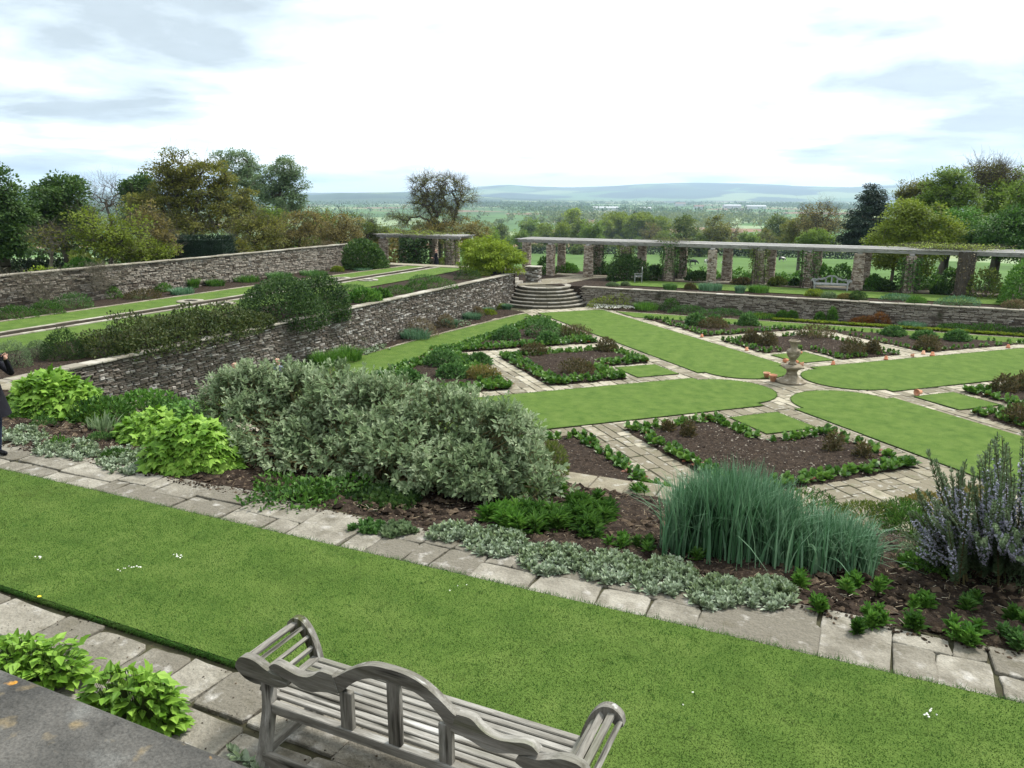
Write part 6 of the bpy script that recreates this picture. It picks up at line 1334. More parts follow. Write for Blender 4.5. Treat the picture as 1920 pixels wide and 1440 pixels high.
# ------------------------------------------------------------------ pergola walk planting and climbers
PW = [(1240,1272,528,545,f_peony,'rounded grey green mound at the left of the terrace border'),(1302,1360,526,546,f_bluegr,'long blue green tuft beside the second pillar pair'),(1376,1398,532,550,f_bluegr,'left tuft of a pair before the third pillar pair'),(1398,1446,530,550,f_fresh,'right tuft of a pair before the third pillar pair')]
for l, r_, t, b, mt, lab in PW: tuft('border_tuft', lab, l, r_, t, b, ZP, mt, n=600, width=.03, lean=.45, ymin=18.3)
PW2 = [(1282,1304,530,543,f_bronze,'brownish plant between grey mound and long tuft'),(1590,1622,545,566,f_deep,'dark green dome below the plain stone pillar'),(1648,1712,550,564,f_bluegr,'blue grey low mound right of the dark dome'),(1700,1735,555,570,f_fresh,'bright green low plant in the right of the terrace border'),(1750,1840,553,575,f_bluegr,'broad blue green tuft before the tangled brown pillar'),(1880,1925,560,580,f_tan,'tan dry grass at the right end of the terrace border'),(1510,1545,540,556,f_ygreen,'yellow green spiky plant before the pale bench'),(1540,1570,548,560,f_pale,'pale grey cushion before the pale bench'),(1570,1600,550,562,f_rust,'reddish plant beside the dark dome'),(1138,1160,530,537,f_pale,'round pale grey cushion near the landing path'),(1165,1180,528,536,f_pale,'second round pale grey cushion near the landing path')]
for l, r_, t, b, mt, lab in PW2: bush('border_plant', lab, 'plant', l, r_, t, b, ZP, mt, n=650, leaf=.13, stems=90, T=T_LANCE, dr=.6, ymin=18.3)
def hedge_row(name, label, pts, h, w, mat, n, leaf, seed, cat='hedge', zf=None, amp=.25, T=T_DIA, **k):
    """hedge or row of bushes along a line"""
    r = np.random.default_rng(seed); P = np.array(pts, float); sl = np.linalg.norm(np.diff(P, axis=0), axis=1); cs = np.concatenate([[0], np.cumsum(sl)]); t = r.random(n)*cs[-1]
    X = np.interp(t, cs, P[:, 0]); Y = np.interp(t, cs, P[:, 1]); i = np.clip(np.searchsorted(cs, t)-1, 0, len(sl)-1); d = (P[i+1]-P[i])/sl[i][:, None]; nn = np.c_[-d[:, 1], d[:, 0]]
    hh = h*(1+amp*(np.sin(t/h*1.7+seed)+.6*np.sin(t/h*3.9+2*seed))*.6); a = r.uniform(-1, 1, n); z = (1-np.abs(a)**3)*(.25+.75*r.random(n)**.4); up_ = np.where(r.random(n) < .5, 1, r.random(n))
    Q = np.c_[X+nn[:, 0]*a*w, Y+nn[:, 1]*a*w, z*hh*up_]; Z = np.array(zf(Q[:, 0], Q[:, 1])) if callable(zf) else zf; o = np.array([P[:, 0].mean(), P[:, 1].mean(), float(np.mean(Z))]); Q[:, 2] += Z
    O = norm(np.c_[nn*a[:, None], z]); V, F = scatter(T, Q-o, norm(O+r.normal(0, .6, (n, 3))), norm(O+[0, 0, .5]+r.normal(0, .4, (n, 3))), leaf*r.uniform(.6, 1.4, n), 1.3)
    return G().add(V, F, np.repeat(r.random(n), len(T[0]))).obj(name, mat, None, o, label=label, cat=cat, **k)
# shrubs behind the pergola path
SB = [(1210,1250,495,525,f_deep,'dark shrub behind the first pillars'),(1285,1330,507,528,f_deep,'dark green shrub behind the second pillar pair'),(1250,1300,503,520,f_fresh,'light green shrub behind dark ones at the second pillars'),(1370,1420,521,534,f_bronze,'low purplish plant row beyond the pergola path'),(1440,1475,520,536,f_mixed,'low dull shrub beyond the path at the third pillars'),(1480,1502,523,537,f_deep,'small dark dome beyond the path at the third pillars'),(1520,1560,490,535,f_fresh,'bright green shrub behind the pale bench'),(1555,1600,488,530,f_mid,'mid green shrub behind the plain stone pillar'),(1640,1680,527,546,f_deep,'dark clipped dome beyond the pergola path'),(1745,1780,530,552,f_deep,'second dark clipped dome beyond the pergola path'),(1620,1660,510,545,f_mid,'loose green shrub left of the dark clipped dome'),(1700,1760,495,545,f_fresh,'fresh green shrub between clipped domes'),(1760,1800,500,545,f_mid,'green shrub behind the tangled brown pillar'),(1815,1880,495,560,f_mixed,'grey green shrub right of the tangled pillar'),(1005,1040,480,515,f_mid,'green shrub behind the first stone pillars'),(1040,1085,490,512,f_fresh,'bright shrub between the first pillars'),(1100,1150,490,515,f_mid,'green shrub behind the dark climber'),(905,960,480,505,f_mixed,'dull green shrub behind the lime maple'),(800,850,485,500,f_mixed,'dull green shrub beyond the water terrace')]
for l, r_, t, b, mt, lab in SB: bush('shrub', lab, 'shrub', l, r_, t, b, ZP, mt, m_twig, n=800, leaf=.18, T=T_OVAL, dr=.6, k=9, amp=.3)
for nm, mt, t_, sd in (('shrub_row', f_fresh, 0, 1), ('shrub_row', f_mid, 1, 2)):
    hedge_row(nm, ['loose light green row of bushes along the back of the pergola walk', 'loose mid green row of bushes further right along the back of the pergola walk'][t_], [(-18+18*t_, 27.5), (0+22*t_, 27.5)], .62, .5, mt, 3600, .18, sd, cat='shrub row', zf=ZP-.05, amp=.5)
bush('climbing_shrub', 'big dark climber smothering a pillar behind the small silvered seat', 'climber', 1138, 1208, 468, 528, ZP, f_deep, m_twig, n=3600, leaf=.15, k=10, amp=.3, seed=71, zmin=-.1)
bush('broad_shrub', 'large bright green leafy shrub at the right edge of the pergola walk', 'shrub', 1872, 1990, 462, 575, ZP, f_fresh, m_twig, n=4200, leaf=.16, k=9, amp=.2)
def climber(label, x, y, z0, z1, rad, mat, n, leaf, seed, T=T_OVAL, stems=18, smat=None):
    r = np.random.default_rng(seed); a = r.random(n)*2*PI; z = z0+(z1-z0)*r.random(n)**.8; q = .42+rad*r.random(n); P = np.c_[q*np.cos(a), q*np.sin(a), z-ZP]; O = np.c_[np.cos(a), np.sin(a), np.zeros(n)]
    V, F = scatter(T, P, norm(O+r.normal(0, .5, (n, 3))-[0, 0, .2]), norm(O+[0, 0, .5]), leaf*r.uniform(.6, 1.3, n), 1.2); g = G().add(V, F, np.repeat(r.random(n), len(T[0])))
    for k in range(stems):
        b = r.random()*2*PI; t = np.linspace(0, 1, 7); tw = b+t*r.normal(0, .6); g.add(*tube(np.c_[(.42+.05*r.random())*np.cos(tw), (.42+.05*r.random())*np.sin(tw), t*(z1-ZP)], .018, 5), .3, 1)
    return g.obj('climber', [mat, smat or m_twig], None, (x, y, ZP), label=label, cat='climber')
climber('green climber on the third front pillar', FR[2][0], FR[2][1], 1.6, 3.7, .22, f_mixed, 420, .14, 1); climber('green climber on the pillar pair left of the cows', FR[3][0], FR[3][1], 1.7, 4.0, .25, f_mid, 560, .14, 2); climber('dark climber on the rear pillar left of the cows', RR[4][0], RR[4][1], 1.5, 3.9, .25, f_deep, 520, .14, 3)
climber('yellow green climber on the third pillar pair', FR[5][0], FR[5][1], 1.6, 3.8, .22, f_mixed, 520, .13, 4); climber('green climber on the pillar left of the pale bench', FR[6][0], FR[6][1], 1.9, 3.7, .22, f_mid, 460, .14, 5); climber('leafy climber on the pillar right of the plain one', FR[8][0], FR[8][1], 1.4, 3.5, .3, f_mid, 620, .15, 6); climber('dark ivy covering a rear pillar near the landing', RR[2][0], RR[2][1], 1.3, 3.7, .25, f_deep, 620, .15, 7)
climber('brown tangle of bare climber stems on the right hand pillar', FR[9][0], FR[9][1], 1.3, 3.9, .2, f_tan, 260, .10, 8, stems=150, smat=m_twig)
climber('dense dark green climber on the pillars beyond the bay bush', -31.9, 24.2, 1.2, 3.8, .9, f_deep, 2600, .2, 9); climber('sparse climber on the pillar behind the standing person', -28.6, 24.2, 1.3, 3.7, .25, f_mixed, 420, .14, 10)
def topvine(label, x0, x1, mat, n, seed):
    r = np.random.default_rng(seed); P = np.c_[r.normal((x0+x1)/2, (x1-x0)/4.2, n)-(x0+x1)/2, r.uniform(-.4, 2.6, n)**1.0, .10+np.abs(r.normal(0, .12, n))]; V, F = scatter(T_OVAL, P, norm(r.normal(size=(n, 3))*[1, 1, .4]), [[0, 0, 1.]]*n, .10*r.uniform(.6, 1.4, n)); g = G().add(V, F, np.repeat(r.random(n), 6))
    i = r.integers(0, n, n//3); g.add(*segs(P[i], P[i]+r.normal(0, .35, (len(i), 3))*[1.5, .6, .2], .008, .004, 3), .3, 1); return g.obj('vine', [mat, m_twig], None, ((x0+x1)/2, 23.5, 3.95), label=label, cat='climber')
topvine('golden young vine lying over the right of the pergola beams', 4.2, 9.6, f_acer, 2600, 1); topvine('yellow green vine over the shorter pergola', -34.5, -28.5, f_acer, 1500, 2); topvine('small green vine over the beams left of the cows', -12.2, -9.4, f_mixed, 420, 3)
# ------------------------------------------------------------------ trees round the garden (left)
_tree_mesh = tree_mesh
def tree_mesh(*a, **k):
    if k.get('leaves', 60) >= 40: k['leaves'] = int(k.get('leaves', 60)*1.3); k['leaf'] = k.get('leaf', .22)*.92
    return _tree_mesh(*a, **k)
tree_at('oak_tree', 'tall spreading oak with olive brown young leaves and dark bare limbs', 62, 348, [(335,312,50,36),(300,345,42,36),(385,350,60,45),(345,355,60,40),(430,375,46,44),(290,392,48,36),(360,398,70,40),(440,408,44,30),(405,330,36,30),(265,385,30,28)], f_olive, m_bark, r0=.42, ntips=340, leaves=68, clump=.68, leaf=.165, shell=.35, twig=2, flat=.45, trunk_top=3.0)
tree_at('holm_oak', 'round dark evergreen oak near the left edge', 56, 112, [(112,380,60,42),(85,395,42,40),(140,395,38,40),(112,420,62,40),(115,350,35,20)], f_holm, r0=.3, ntips=260, leaves=75, clump=.62, leaf=.17, shell=.6)
tree_at('holm_oak', 'tall dark evergreen cut by the left edge', 52, -5, [(-20,370,55,60),(15,400,38,45),(15,440,45,45),(-30,430,60,60)], f_holm, r0=.35, ntips=260, leaves=75, clump=.65, leaf=.17, shell=.55)
tree_at('bare_tree', 'thin bare tree between the round dark oak and the big oak', 80, 200, [(195,360,34,26),(215,375,24,24),(180,380,26,26)], f_rust, m_twig, r0=.13, ntips=110, leaves=0, bare=1, clump=.8, twig=4)
tree_at('dark_tree', 'dark green tree half hidden behind the big oak on its left', 75, 255, [(255,358,26,26),(250,390,28,35),(275,350,24,20)], f_holm, r0=.22, ntips=130, leaves=60, clump=.7, leaf=.2, shell=.5)
tree_at('poplar_tree', 'pale grey green tree rising behind the right of the big oak', 88, 445, [(440,312,40,30),(470,330,34,32),(455,360,50,50),(420,300,24,18)], f_pale, m_bark, r0=.3, ntips=210, leaves=55, clump=.72, leaf=.19, shell=.5)
tree_at('poplar_tree', 'pale grey green tree with see through crown right of the big oak', 84, 532, [(535,320,34,22),(520,340,36,28),(552,345,24,28),(530,375,44,28),(495,350,28,26),(560,378,18,16)], f_pale, m_bark, r0=.28, ntips=210, leaves=55, clump=.62, leaf=.19, shell=.5)
YT = [(46,200,[(200,445,45,40),(230,430,40,35),(170,430,35,40)],f_ygreen,'olive green twiggy young tree behind the boundary wall left of the brown one',.3),(50,285,[(285,435,40,38),(270,410,30,25),(305,455,36,30)],f_rust,'rusty brown young tree below the big oak',.25),(60,360,[(355,430,55,28),(385,415,34,26),(330,415,34,26)],f_olive,'half bare pale limbed young tree in front of the big oak trunk',.55),(56,480,[(480,440,55,35),(455,430,40,34),(515,435,38,34)],f_olive,'ivy green mounded tree right of the clipped yew',.1),(61,560,[(555,425,42,34),(585,420,34,30),(540,450,36,26)],f_rust,'orange brown young tree behind the middle of the boundary wall',.2),(65,640,[(640,425,40,34),(615,440,34,30),(660,445,34,24)],f_rust,'rusty young tree behind the right of the boundary wall',.2),(68,690,[(685,430,34,22),(710,438,26,18),(660,420,24,20)],f_mixed,'dull green young tree left of the shorter pergola',.3),(48,245,[(240,470,45,24),(280,475,40,22)],f_ygreen,'pale yellow green bush behind the boundary wall',.2),(54,420,[(430,470,40,22)],f_olive,'low olive bush right of the clipped yew',.1),(66,520,[(520,415,36,24),(490,410,30,22)],f_tree,'green tree top between ivy mound and orange brown tree',.1),(74,600,[(600,420,40,26)],f_tree,'green tree behind the orange brown young trees',.1)]
for D, bx, lb, mt, lab, bare in YT: tree_at('young_tree', lab, D, bx, lb, mt, m_barkpale if bare > .4 else m_bark, r0=.12, ntips=120, leaves=55, clump=.5, leaf=.13, bare=bare, twig=3, shell=.25, group='young trees beyond the boundary wall')
tree_at('young_tree', 'small bare tree with pale forked trunk near the left hedge', 46, 95, [(95,450,34,28),(80,440,24,24)], f_olive, m_barkpale, r0=.1, ntips=80, leaves=20, clump=.4, leaf=.12, bare=.6, twig=3)
bz_ = at_d(150, 480, 46); b_ = mound(44, 1.15, 1.0, 1.5, 1900, .16, T_OVAL, k=8, amp=.2); b_.obj('shrub', [f_fresh, m_twig], None, (bz_[0], bz_[1], 2.5), YAW, label='fresh green leafy shrub looking over the boundary wall at the left', cat='shrub')
bz_ = at_d(75, 492, 45); mound(45, 1.1, .7, .8, 420, .12, T_OVAL, stems=120).obj('shrub', [f_acer, m_barkpale], None, (bz_[0], bz_[1], 2.9), YAW, label='pale twiggy yellow leaved shrub over the wall at the far left', cat='shrub')
b0 = at_d(-40, 480, 60); b1 = at_d(118, 480, 56); hedge_row('hedge', 'clipped brown green hedge at the far left beyond the wall', [b0[:2], b1[:2]], 1.5, .7, f_hedge, 6500, .14, 5, zf=gz, amp=.02)
# clipped yew
yc = at_d(374, 470, 51); r = np.random.default_rng(6); n = 4500; a = r.uniform(-1, 1, (n, 3)); k = r.integers(0, 3, n); a[np.arange(n), k] = np.sign(a[np.arange(n), k])*r.uniform(.86, 1, n); a[:, 2] = np.abs(a[:, 2]); P = a*[1.92, 1.1, 2.6]+r.normal(0, .04, (n, 3))
V, F = scatter(T_LANCE, P, norm(a*[1, 1, .3]+[0, 0, .8]+r.normal(0, .35, (n, 3))), norm(a), .16*r.uniform(.7, 1.3, n), 1.3); g = G().add(V, F, np.repeat(r.random(n), 6)); g.add(*box(-1.75, 1.75, -.95, .95, 0, 2.45), .1, 0)
g.obj('yew_block', [f_conif], None, (yc[0], yc[1], 2.1), YAW, label='square clipped dark yew behind the boundary wall', cat='hedge')
r2_ = at_d(690, 466, 52); mound(46, 1.8, .8, .8, 1500, .1, T_LANCE, stems=160).obj('shrub', [f_tan, m_twig], None, (-33.2, 14.2, 3.1), PI/2, label='dry grey twiggy shrub sprawling over the end of the boundary wall', cat='shrub')
for i, (D, pl, prr, tp, mt, lab) in enumerate(((52, 120, 330, 478, f_mixed, 'dull green undergrowth behind the left of the boundary wall'), (58, 300, 480, 462, f_olive, 'olive undergrowth behind the middle of the boundary wall'), (64, 440, 600, 452, f_mixed, 'mixed undergrowth behind the yew and ivy mound'), (70, 560, 760, 442, f_rust, 'rusty undergrowth below the orange brown young trees'), (75, -20, 260, 440, f_deep, 'dark hedge of undergrowth behind the left oaks'))):
    a_, b_ = at_d(pl, 400, D), at_d(prr, 400, D); zb = float(gz((a_[0]+b_[0])/2, (a_[1]+b_[1])/2)); ht = at_d((pl+prr)/2, tp, D)[2]-zb
    hedge_row('undergrowth', lab, [a_[:2], b_[:2]], ht, 1.6, mt, 4500, .28, 60+i, cat='undergrowth', zf=gz, amp=.35, T=T_OVAL)
# bare oak in the middle
tree_at('oak_tree', 'gnarled oak with nearly bare crown behind the shorter pergola', 88, 828, [(800,345,34,22),(845,348,32,22),(870,370,24,20),(790,375,26,20),(830,375,44,30),(760,405,30,16),(825,405,48,26)], f_olive, m_bark, r0=.34, ntips=420, leaves=34, clump=.55, leaf=.12, bare=.25, twig=8, shell=.2, trunk_top=4.0)
tree_at('ivy_tree', 'brown leafed lower tree at the right foot of the gnarled oak', 86, 875, [(870,435,36,24),(895,440,26,22),(840,440,36,22),(800,438,40,22)], f_rust, r0=.15, ntips=150, leaves=55, clump=.6, leaf=.17, shell=.3, twig=2)
# ------------------------------------------------------------------ right hand trees
tree_at('conifer_tree', 'dark ragged evergreen conifer with twin tops in the right background', 98, 1622, [(1632,360,10,16),(1648,368,8,14),(1628,382,22,14),(1650,392,16,14),(1622,402,28,16),(1615,420,34,16),(1628,440,40,18),(1612,455,36,18),(1645,425,22,18)], f_conif, r0=.35, ntips=330, leaves=40, clump=.8, leaf=.34, T=T_LANCE, flat=.30, droop=.5, shell=.5, up=.0, trunk_top=11)
tree_at('oak_tree', 'rounded nearly bare oak left of the dark conifer', 150, 1535, [(1530,398,32,22),(1555,410,30,24),(1515,412,22,20),(1540,425,44,24)], f_rust, r0=.4, ntips=260, leaves=22, clump=1.0, leaf=.26, bare=.35, twig=4, shell=.35)
tree_at('oak_tree', 'dull brown green oak low left of the bare round oak', 160, 1505, [(1500,430,26,24),(1480,440,18,18),(1525,440,24,16)], f_olive, r0=.3, ntips=130, leaves=45, clump=1.0, leaf=.3)
tree_at('round_tree', 'small rounded bright green tree in front of the bare round oak', 120, 1531, [(1530,448,24,16),(1520,455,20,14),(1545,455,18,14)], f_tree, r0=.18, ntips=130, leaves=70, clump=.7, leaf=.2)
tree_at('lime_tree', 'broad yellow green tree leaning over the right of the pergola', 62, 1715, [(1690,430,52,36),(1735,412,46,36),(1655,452,36,24),(1720,462,62,28),(1770,445,44,36),(1700,395,30,22)], f_ygreen, m_barkpale, r0=.22, ntips=320, leaves=65, clump=.62, leaf=.16, shell=.4)
tree_at('oak_tree', 'golden brown topped tree behind the broad yellow green one', 82, 1718, [(1715,350,24,16),(1700,362,18,14),(1735,352,16,14),(1715,378,30,16)], f_olive, r0=.22, ntips=120, leaves=40, clump=.6, leaf=.17, shell=.3, twig=2)
tree_at('beech_tree', 'tall fresh green tree with open top in the right background', 74, 1778, [(1782,326,28,18),(1765,345,24,20),(1800,350,26,22),(1780,372,44,30),(1755,395,36,30),(1800,402,44,34)], f_tree, r0=.3, ntips=260, leaves=60, clump=.6, leaf=.17, shell=.4, twig=1)
tree_at('beech_tree', 'fresh green lower tree standing before the tall open one', 66, 1790, [(1790,430,50,36),(1765,455,44,26),(1820,455,46,28)], f_fresh, r0=.2, ntips=230, leaves=65, clump=.6, leaf=.16, shell=.4)
tree_at('bare_tree', 'tall thin tree with bare grey upper twigs at the right', 78, 1868, [(1850,322,34,18),(1880,328,32,22),(1905,340,26,22),(1865,352,46,26),(1830,345,22,18)], f_olive, m_twig, r0=.25, ntips=300, leaves=30, clump=.7, leaf=.14, bare=.3, twig=5, shell=.3)
tree_at('olive_tree', 'mid green tree filling under the bare grey twigs', 76, 1875, [(1870,385,50,30),(1905,375,40,40),(1850,410,44,30)], f_tree, r0=.25, ntips=220, leaves=55, clump=.65, leaf=.17, shell=.35)
tree_at('beech_tree', 'deep green dense tree low at the right edge', 64, 1880, [(1870,440,52,34),(1910,430,46,40),(1850,462,46,22),(1930,465,50,28)], f_mid, r0=.2, ntips=260, leaves=65, clump=.6, leaf=.16, shell=.45)
tree_at('beech_tree', 'tall green tree cut by the right edge', 70, 1950, [(1945,350,44,44),(1930,400,44,40),(1985,380,60,60)], f_tree, r0=.3, ntips=200, leaves=60, clump=.65, leaf=.17, shell=.35)
tree_at('young_tree', 'pale trunked young tree behind the leafy pillars', 57, 1680, [(1690,490,30,20),(1665,485,26,18),(1715,500,26,20)], f_ygreen, m_barkpale, r0=.12, ntips=110, leaves=45, clump=.5, leaf=.14, basez=.4)
# ------------------------------------------------------------------ field hedge and middle distance
def ongr(px, D): p = at_d(px, 400, D); return (p[0], p[1])
hedge_row('field_hedge', 'clipped dark hedge along the top of the cow field', [ongr(835, 276), ongr(1250, 272), ongr(1560, 268), ongr(1720, 262)], 2.0, 1.3, f_hedge, 9000, .6, 7, zf=gz, amp=.06)
hedge_row('field_hedge', 'low hedge of loose bushes behind the second white field', [ongr(1020, 400), ongr(1300, 390), ongr(1620, 380)], 3.2, 2.0, f_mixed, 6000, .9, 8, zf=gz, amp=.5)
hedge_row('field_hedge', 'rough bushy hedge at the near edge of the cow field', [ongr(900, 100), ongr(1250, 98), ongr(1600, 95)], 1.2, .9, f_mid, 7000, .35, 9, zf=gz, amp=.5)
# shared kinds of tree for the middle distance; each instance an own object
random.seed(5)
def proto(name, lob, mat, **k): return tree_mesh(name, lob, None, .35, mat, m_bark, **k)
PT = {'round': proto('p1', [(0,0,6.5,3.6,3.4,3.0),(1.8,.5,5.2,2.6,2.6,2.4),(-1.9,-.4,5.0,2.6,2.6,2.4),(0,0,8.2,2.4,2.4,1.8)], f_mixed, ntips=120, leaves=38, clump=.95, leaf=.42),
 'olive': proto('p2', [(0,0,6.8,3.4,3.4,3.4),(1.5,.5,5.2,2.6,2.4,2.2),(-1.5,.2,5.6,2.4,2.4,2.4)], f_olive, ntips=120, leaves=34, clump=.95, leaf=.42, twig=1),
 'bare': proto('p3', [(0,0,7.2,3.8,3.6,3.2),(1.5,0,5.6,2.6,2.4,2),(-1.6,0,5.8,2.4,2.4,2)], f_rust, ntips=130, leaves=14, clump=1.1, leaf=.35, bare=.4, twig=4),
 'tall': proto('p4', [(0,0,8,1.7,1.7,4.5),(.4,0,5,1.9,1.9,3)], f_pale, ntips=110, leaves=34, clump=.8, leaf=.38),
 'lime': proto('p5', [(0,0,7,2.6,2.6,3.4),(.9,0,5,2.6,2.6,2.4),(-.8,.3,9,1.6,1.6,1.8)], f_acer, ntips=110, leaves=36, clump=.9, leaf=.42),
 'conifer': proto('p6', [(0,0,9,.8,.8,1.6),(0,0,6.5,1.5,1.5,1.8),(0,0,4,2.2,2.2,2),(0,0,2,2.4,2.4,1.4)], f_conif, ntips=110, leaves=34, clump=.7, leaf=.42, T=T_LANCE, droop=.5, trunk_top=9),
 'green': proto('p7', [(0,0,5.6,3.2,3.2,2.8),(1.4,0,4.2,2.4,2.4,2),(-1.6,.3,4.4,2.4,2.4,2)], f_tree, ntips=110, leaves=38, clump=.9, leaf=.42),
 'ygreen': proto('p8', [(0,0,6.4,2.8,2.8,3),(1.2,.5,5,2.3,2.3,2)], f_ygreen, ntips=110, leaves=36, clump=.9, leaf=.42),
 'bush': proto('p9', [(0,0,1.9,2.0,2.0,1.9),(1.4,0,1.4,1.4,1.4,1.3),(-1.4,0,1.5,1.5,1.4,1.3)], f_mixed, ntips=70, leaves=36, clump=.6, leaf=.4)}
HTS = {'round': 10, 'olive': 10.2, 'bare': 10.4, 'tall': 12.5, 'lime': 10.8, 'conifer': 10.6, 'green': 8.4, 'ygreen': 9.4, 'bush': 3.8}
def mid_tree(kind, px, D, top=None, label=None, group=None, hs=None, wsc=1.0):
    b = at_d(px, 400, D); z = float(gz(b[0], b[1])); s = hs or 1.0
    if top is not None:
        zt = at_d(px, top, D)[2]; s = max((zt-z), 1)/HTS[kind]
    e_ = empty({'bush': 'field_bush', 'conifer': 'conifer_tree'}.get(kind, 'field_tree'), (b[0], b[1], z-.1), random.random()*6.28, label=label, cat='bush' if kind == 'bush' else 'tree', group=group)
    e_.scale = (s*wsc, s*wsc, s); link('trunk', PT[kind][0], e_); link('crown', PT[kind][1], e_); return e_
SP = [('round',1285,262,403,'large round oak standing left of the pillar like tree beyond the cow field'),('olive',1348,258,405,'upright round headed tree with a clear trunk beyond the cow field'),('round',1240,300,440,'low green tree left of the large round oak'),('bare',1220,340,415,'thin bare tree left of the large round oak'),('bush',1315,255,440,'bush between the two oaks beyond the cow field'),('round',1462,290,403,'round green tree in the right middle distance'),('olive',1440,280,430,'brownish tree right of the round headed ones'),('green',1410,262,432,'green bushy tree above the pergola beam in the middle'),('bush',1430,255,450,'bush right of the bushy green tree'),('bare',1375,330,415,'bare tree behind the round headed trees'),
 ('green',1110,285,412,'large dark green rounded tree over the pergola left of the poplars'),('round',1092,300,412,'brown green tree left of the large rounded one'),('ygreen',1055,310,416,'yellowish tree behind the left end of the pergola'),('round',1075,330,420,'low dense tree between yellowish and rounded trees'),('lime',1072,520,388,'glowing lime yellow tree in the middle distance'),('tall',1052,560,400,'tall slim grey poplars left of the lime yellow tree'),('conifer',1191,650,389,'dark conifer standing above the pale poplar belt'),('conifer',1168,660,398,'smaller dark conifer left of the tall dark one'),('ygreen',1024,345,418,'light tree right of the lime maple'),('green',975,300,430,'green tree behind the lime maple'),('round',940,330,420,'round tree left of the lime maple top'),('bush',1085,262,456,'bushes hanging over the pergola beam left part'),('green',995,420,408,'green tree in the far hedge by the ploughed strip'),
 ('conifer',696,300,402,'small dark conifer behind the rusty young trees'),('bare',745,190,418,'grey bare tree left of the gnarled oak'),('green',915,210,425,'green tree right of the gnarled oak'),('bush',1180,262,462,'small bush above the dark climber pillar')]
for kd, px, D, tp, lab in SP: mid_tree(kd, px, D, tp, lab)
# pale poplar belt
for i in range(26): mid_tree(random.choice(['tall', 'ygreen', 'tall']), 1132+i*4.4+random.uniform(-3, 3), 440+random.uniform(-25, 25), 403+random.uniform(-6, 10), 'pale young poplar in the belt of light green trees', 'pale poplars in the middle distance')
lines = [((600, 300), (760, 280), 9), ((900, 420), (1500, 400), 26), ((640, 520), (1250, 560), 26), ((1380, 470), (1700, 430), 16), ((900, 640), (1650, 690), 32), ((560, 800), (1700, 820), 44), ((1300, 300), (1500, 330), 8), ((960, 330), (1060, 300), 6)]
LB = {'round': 'rounded dull green hedgerow tree of the middle distance', 'olive': 'olive brown hedgerow tree of the middle distance', 'bare': 'bare twigged hedgerow tree of the middle distance', 'green': 'fresh green hedgerow tree of the middle distance', 'bush': 'low hedgerow bush of the middle distance', 'ygreen': 'yellow green hedgerow tree of the middle distance'}
for (a, b, n) in lines:
    for i in range(n):
        t = (i+random.uniform(-.3, .3))/n; kd = random.choice(['round', 'olive', 'bare', 'green', 'bush', 'bush', 'ygreen', 'round'])
        mid_tree(kd, a[0]+(b[0]-a[0])*t, a[1]+(b[1]-a[1])*t+random.uniform(-15, 15), None, LB[kd], {'bush': 'hedgerow bushes of the middle distance'}.get(kd, f'{kd} hedgerow trees of the middle distance'), hs=random.uniform(.55, 1.05))
# woods of the vale: one mass
r = np.random.default_rng(77)
def woods(name, label, n, d0, d1, size, quads, mat, seed):
    r = np.random.default_rng(seed); P = []
    while len(P) < n:
        m = 6000; D = np.sqrt(r.uniform(d0**2, d1**2, m)); px = r.uniform(-150, 2050, m); s = np.array([sight(p, 400)[:2] for p in px]); s = s/np.linalg.norm(s, axis=1)[:, None]; X = CAM[0]+s[:, 0]*D; Y = CAM[1]+s[:, 1]*D
        f = fbm(X, Y, .006, 3)+.6*fbm(X, Y, .02, 4); rowm = (np.abs(((X*.93+Y*.36)/210) % 1-.5) < .035) | (np.abs(((Y*.93-X*.36)/260) % 1-.5) < .03)
        k = (f > .75) | rowm & (r.random(m) < .6); P += list(np.c_[X, Y][k])
    P = np.array(P[:n]); Z = gz(P[:, 0], P[:, 1]); sz = size*r.uniform(.5, 1.2, n); q = quads
    D = dome_dirs(r, n*q, -.2); C = np.repeat(np.c_[P, Z+sz*.45], q, 0); S = np.repeat(sz, q)[:, None]; Q = C+D*S*[.55, .55, .6]*r.uniform(.6, 1, (n*q, 1))
    V, F = scatter(T_DIA, Q, norm(D+r.normal(0, .6, D.shape)), norm(D+[0, 0, .6]), np.repeat(sz, q)*.42, 1.5)
    return G().add(V, F, np.repeat(np.repeat(r.random(n), q)*.75+.25*r.random(n*q), 4)).obj(name, mat, kind='stuff', label=label)
woods('vale_woods', 'scattered trees and hedges of the vale', 2200, 850, 1900, 9.5, 20, f_mixed, 1)
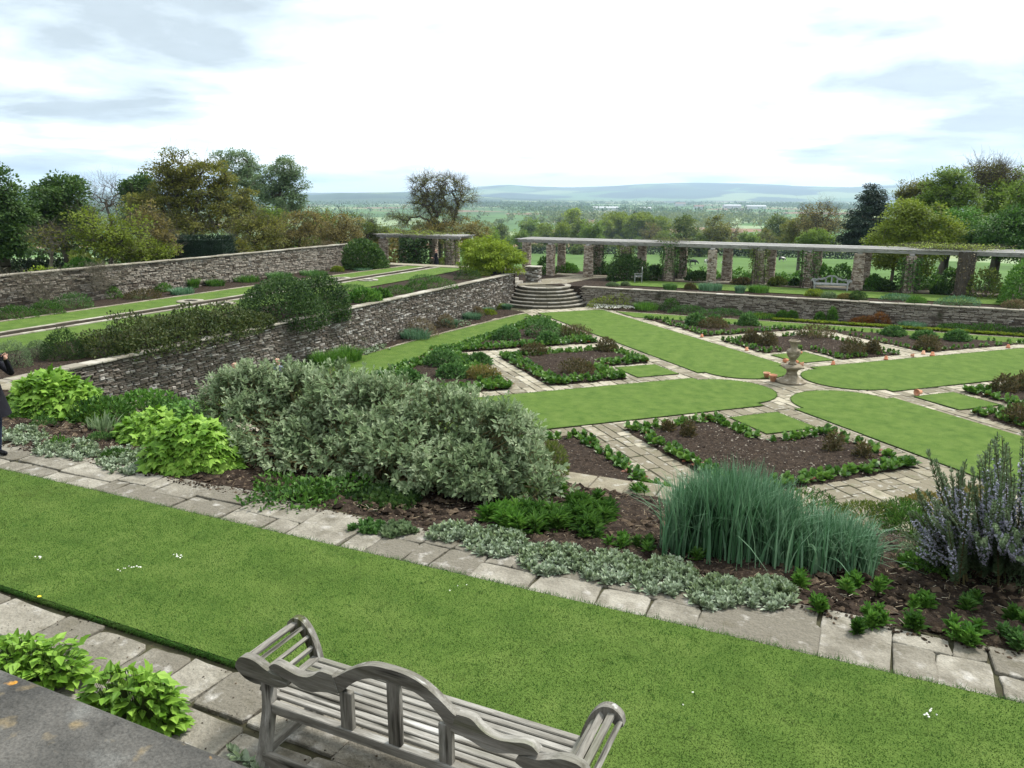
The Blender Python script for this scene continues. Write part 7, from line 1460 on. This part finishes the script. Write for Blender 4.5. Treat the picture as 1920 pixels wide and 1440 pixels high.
woods('vale_woods', 'distant wooded belt of the vale', 13000, 1900, 4700, 13, 5, f_holm, 2)
woods('hill_woods', 'woods at the foot of the hills', 2400, 3300, 5200, 15, 6, f_holm, 3)
# distant buildings
m_shed = M('pale shed metal', [(.34,.36,.37),(.42,.44,.45)], nscale=.02, rough=.6); m_brick = M('far brick', [(.25,.12,.08),(.33,.18,.12)], nscale=.1); m_roof = M('far roof', [(.16,.10,.08),(.22,.14,.11)], nscale=.1)
def shed(px, D, L_, h, label, wall, roof, dz=0, dep=24):
    b = at_d(px, 390, D); e_ = empty('distant_building', (b[0], b[1], float(gz(b[0], b[1]))+dz), YAW, label=label, cat='building')
    G().add(*box(-L_/2, L_/2, -dep/2, dep/2, 0, h)).obj('wall', wall, e_); G().add(*prism([(-dep/2-.5, h), (dep/2+.5, h), (0, h+dep*.16)], -L_/2-.5, L_/2+.5, ax=0)).obj('roof', roof, e_)
shed(1135, 2350, 74, 8, 'long low white shed in the vale left of the dark conifer', m_shed, m_shed, 3); shed(1210, 2500, 34, 7, 'short white shed in the vale right of the dark conifer', m_shed, m_shed, 3); shed(1372, 2900, 60, 10, 'pale works building in the right of the vale', m_shed, m_shed, 4); shed(1417, 2850, 66, 9, 'second pale works building further right in the vale', m_shed, m_shed, 4); shed(1310, 2700, 30, 9, 'small pale building left of the works', m_shed, m_roof, 4); shed(1275, 3300, 40, 10, 'tiny pale building in the far town', m_shed, m_roof, 6)
# ------------------------------------------------------------------ air
HAZE = True
if HAZE:
    hz = bpy.data.materials.new('air'); hz.use_nodes = True; t = hz.node_tree; t.nodes.clear(); o = t.nodes.new('ShaderNodeOutputMaterial'); v = t.nodes.new('ShaderNodeVolumePrincipled')
    v.inputs['Color'].default_value = (.60, .80, 1.0, 1); v.inputs['Density'].default_value = 1.15e-4; v.inputs['Anisotropy'].default_value = .35; t.links.new(v.outputs[0], o.inputs['Volume'])
    G().add(*box(-13200, 13200, -13200, 13200, -48, 290)).obj('haze', hz, kind='stuff')
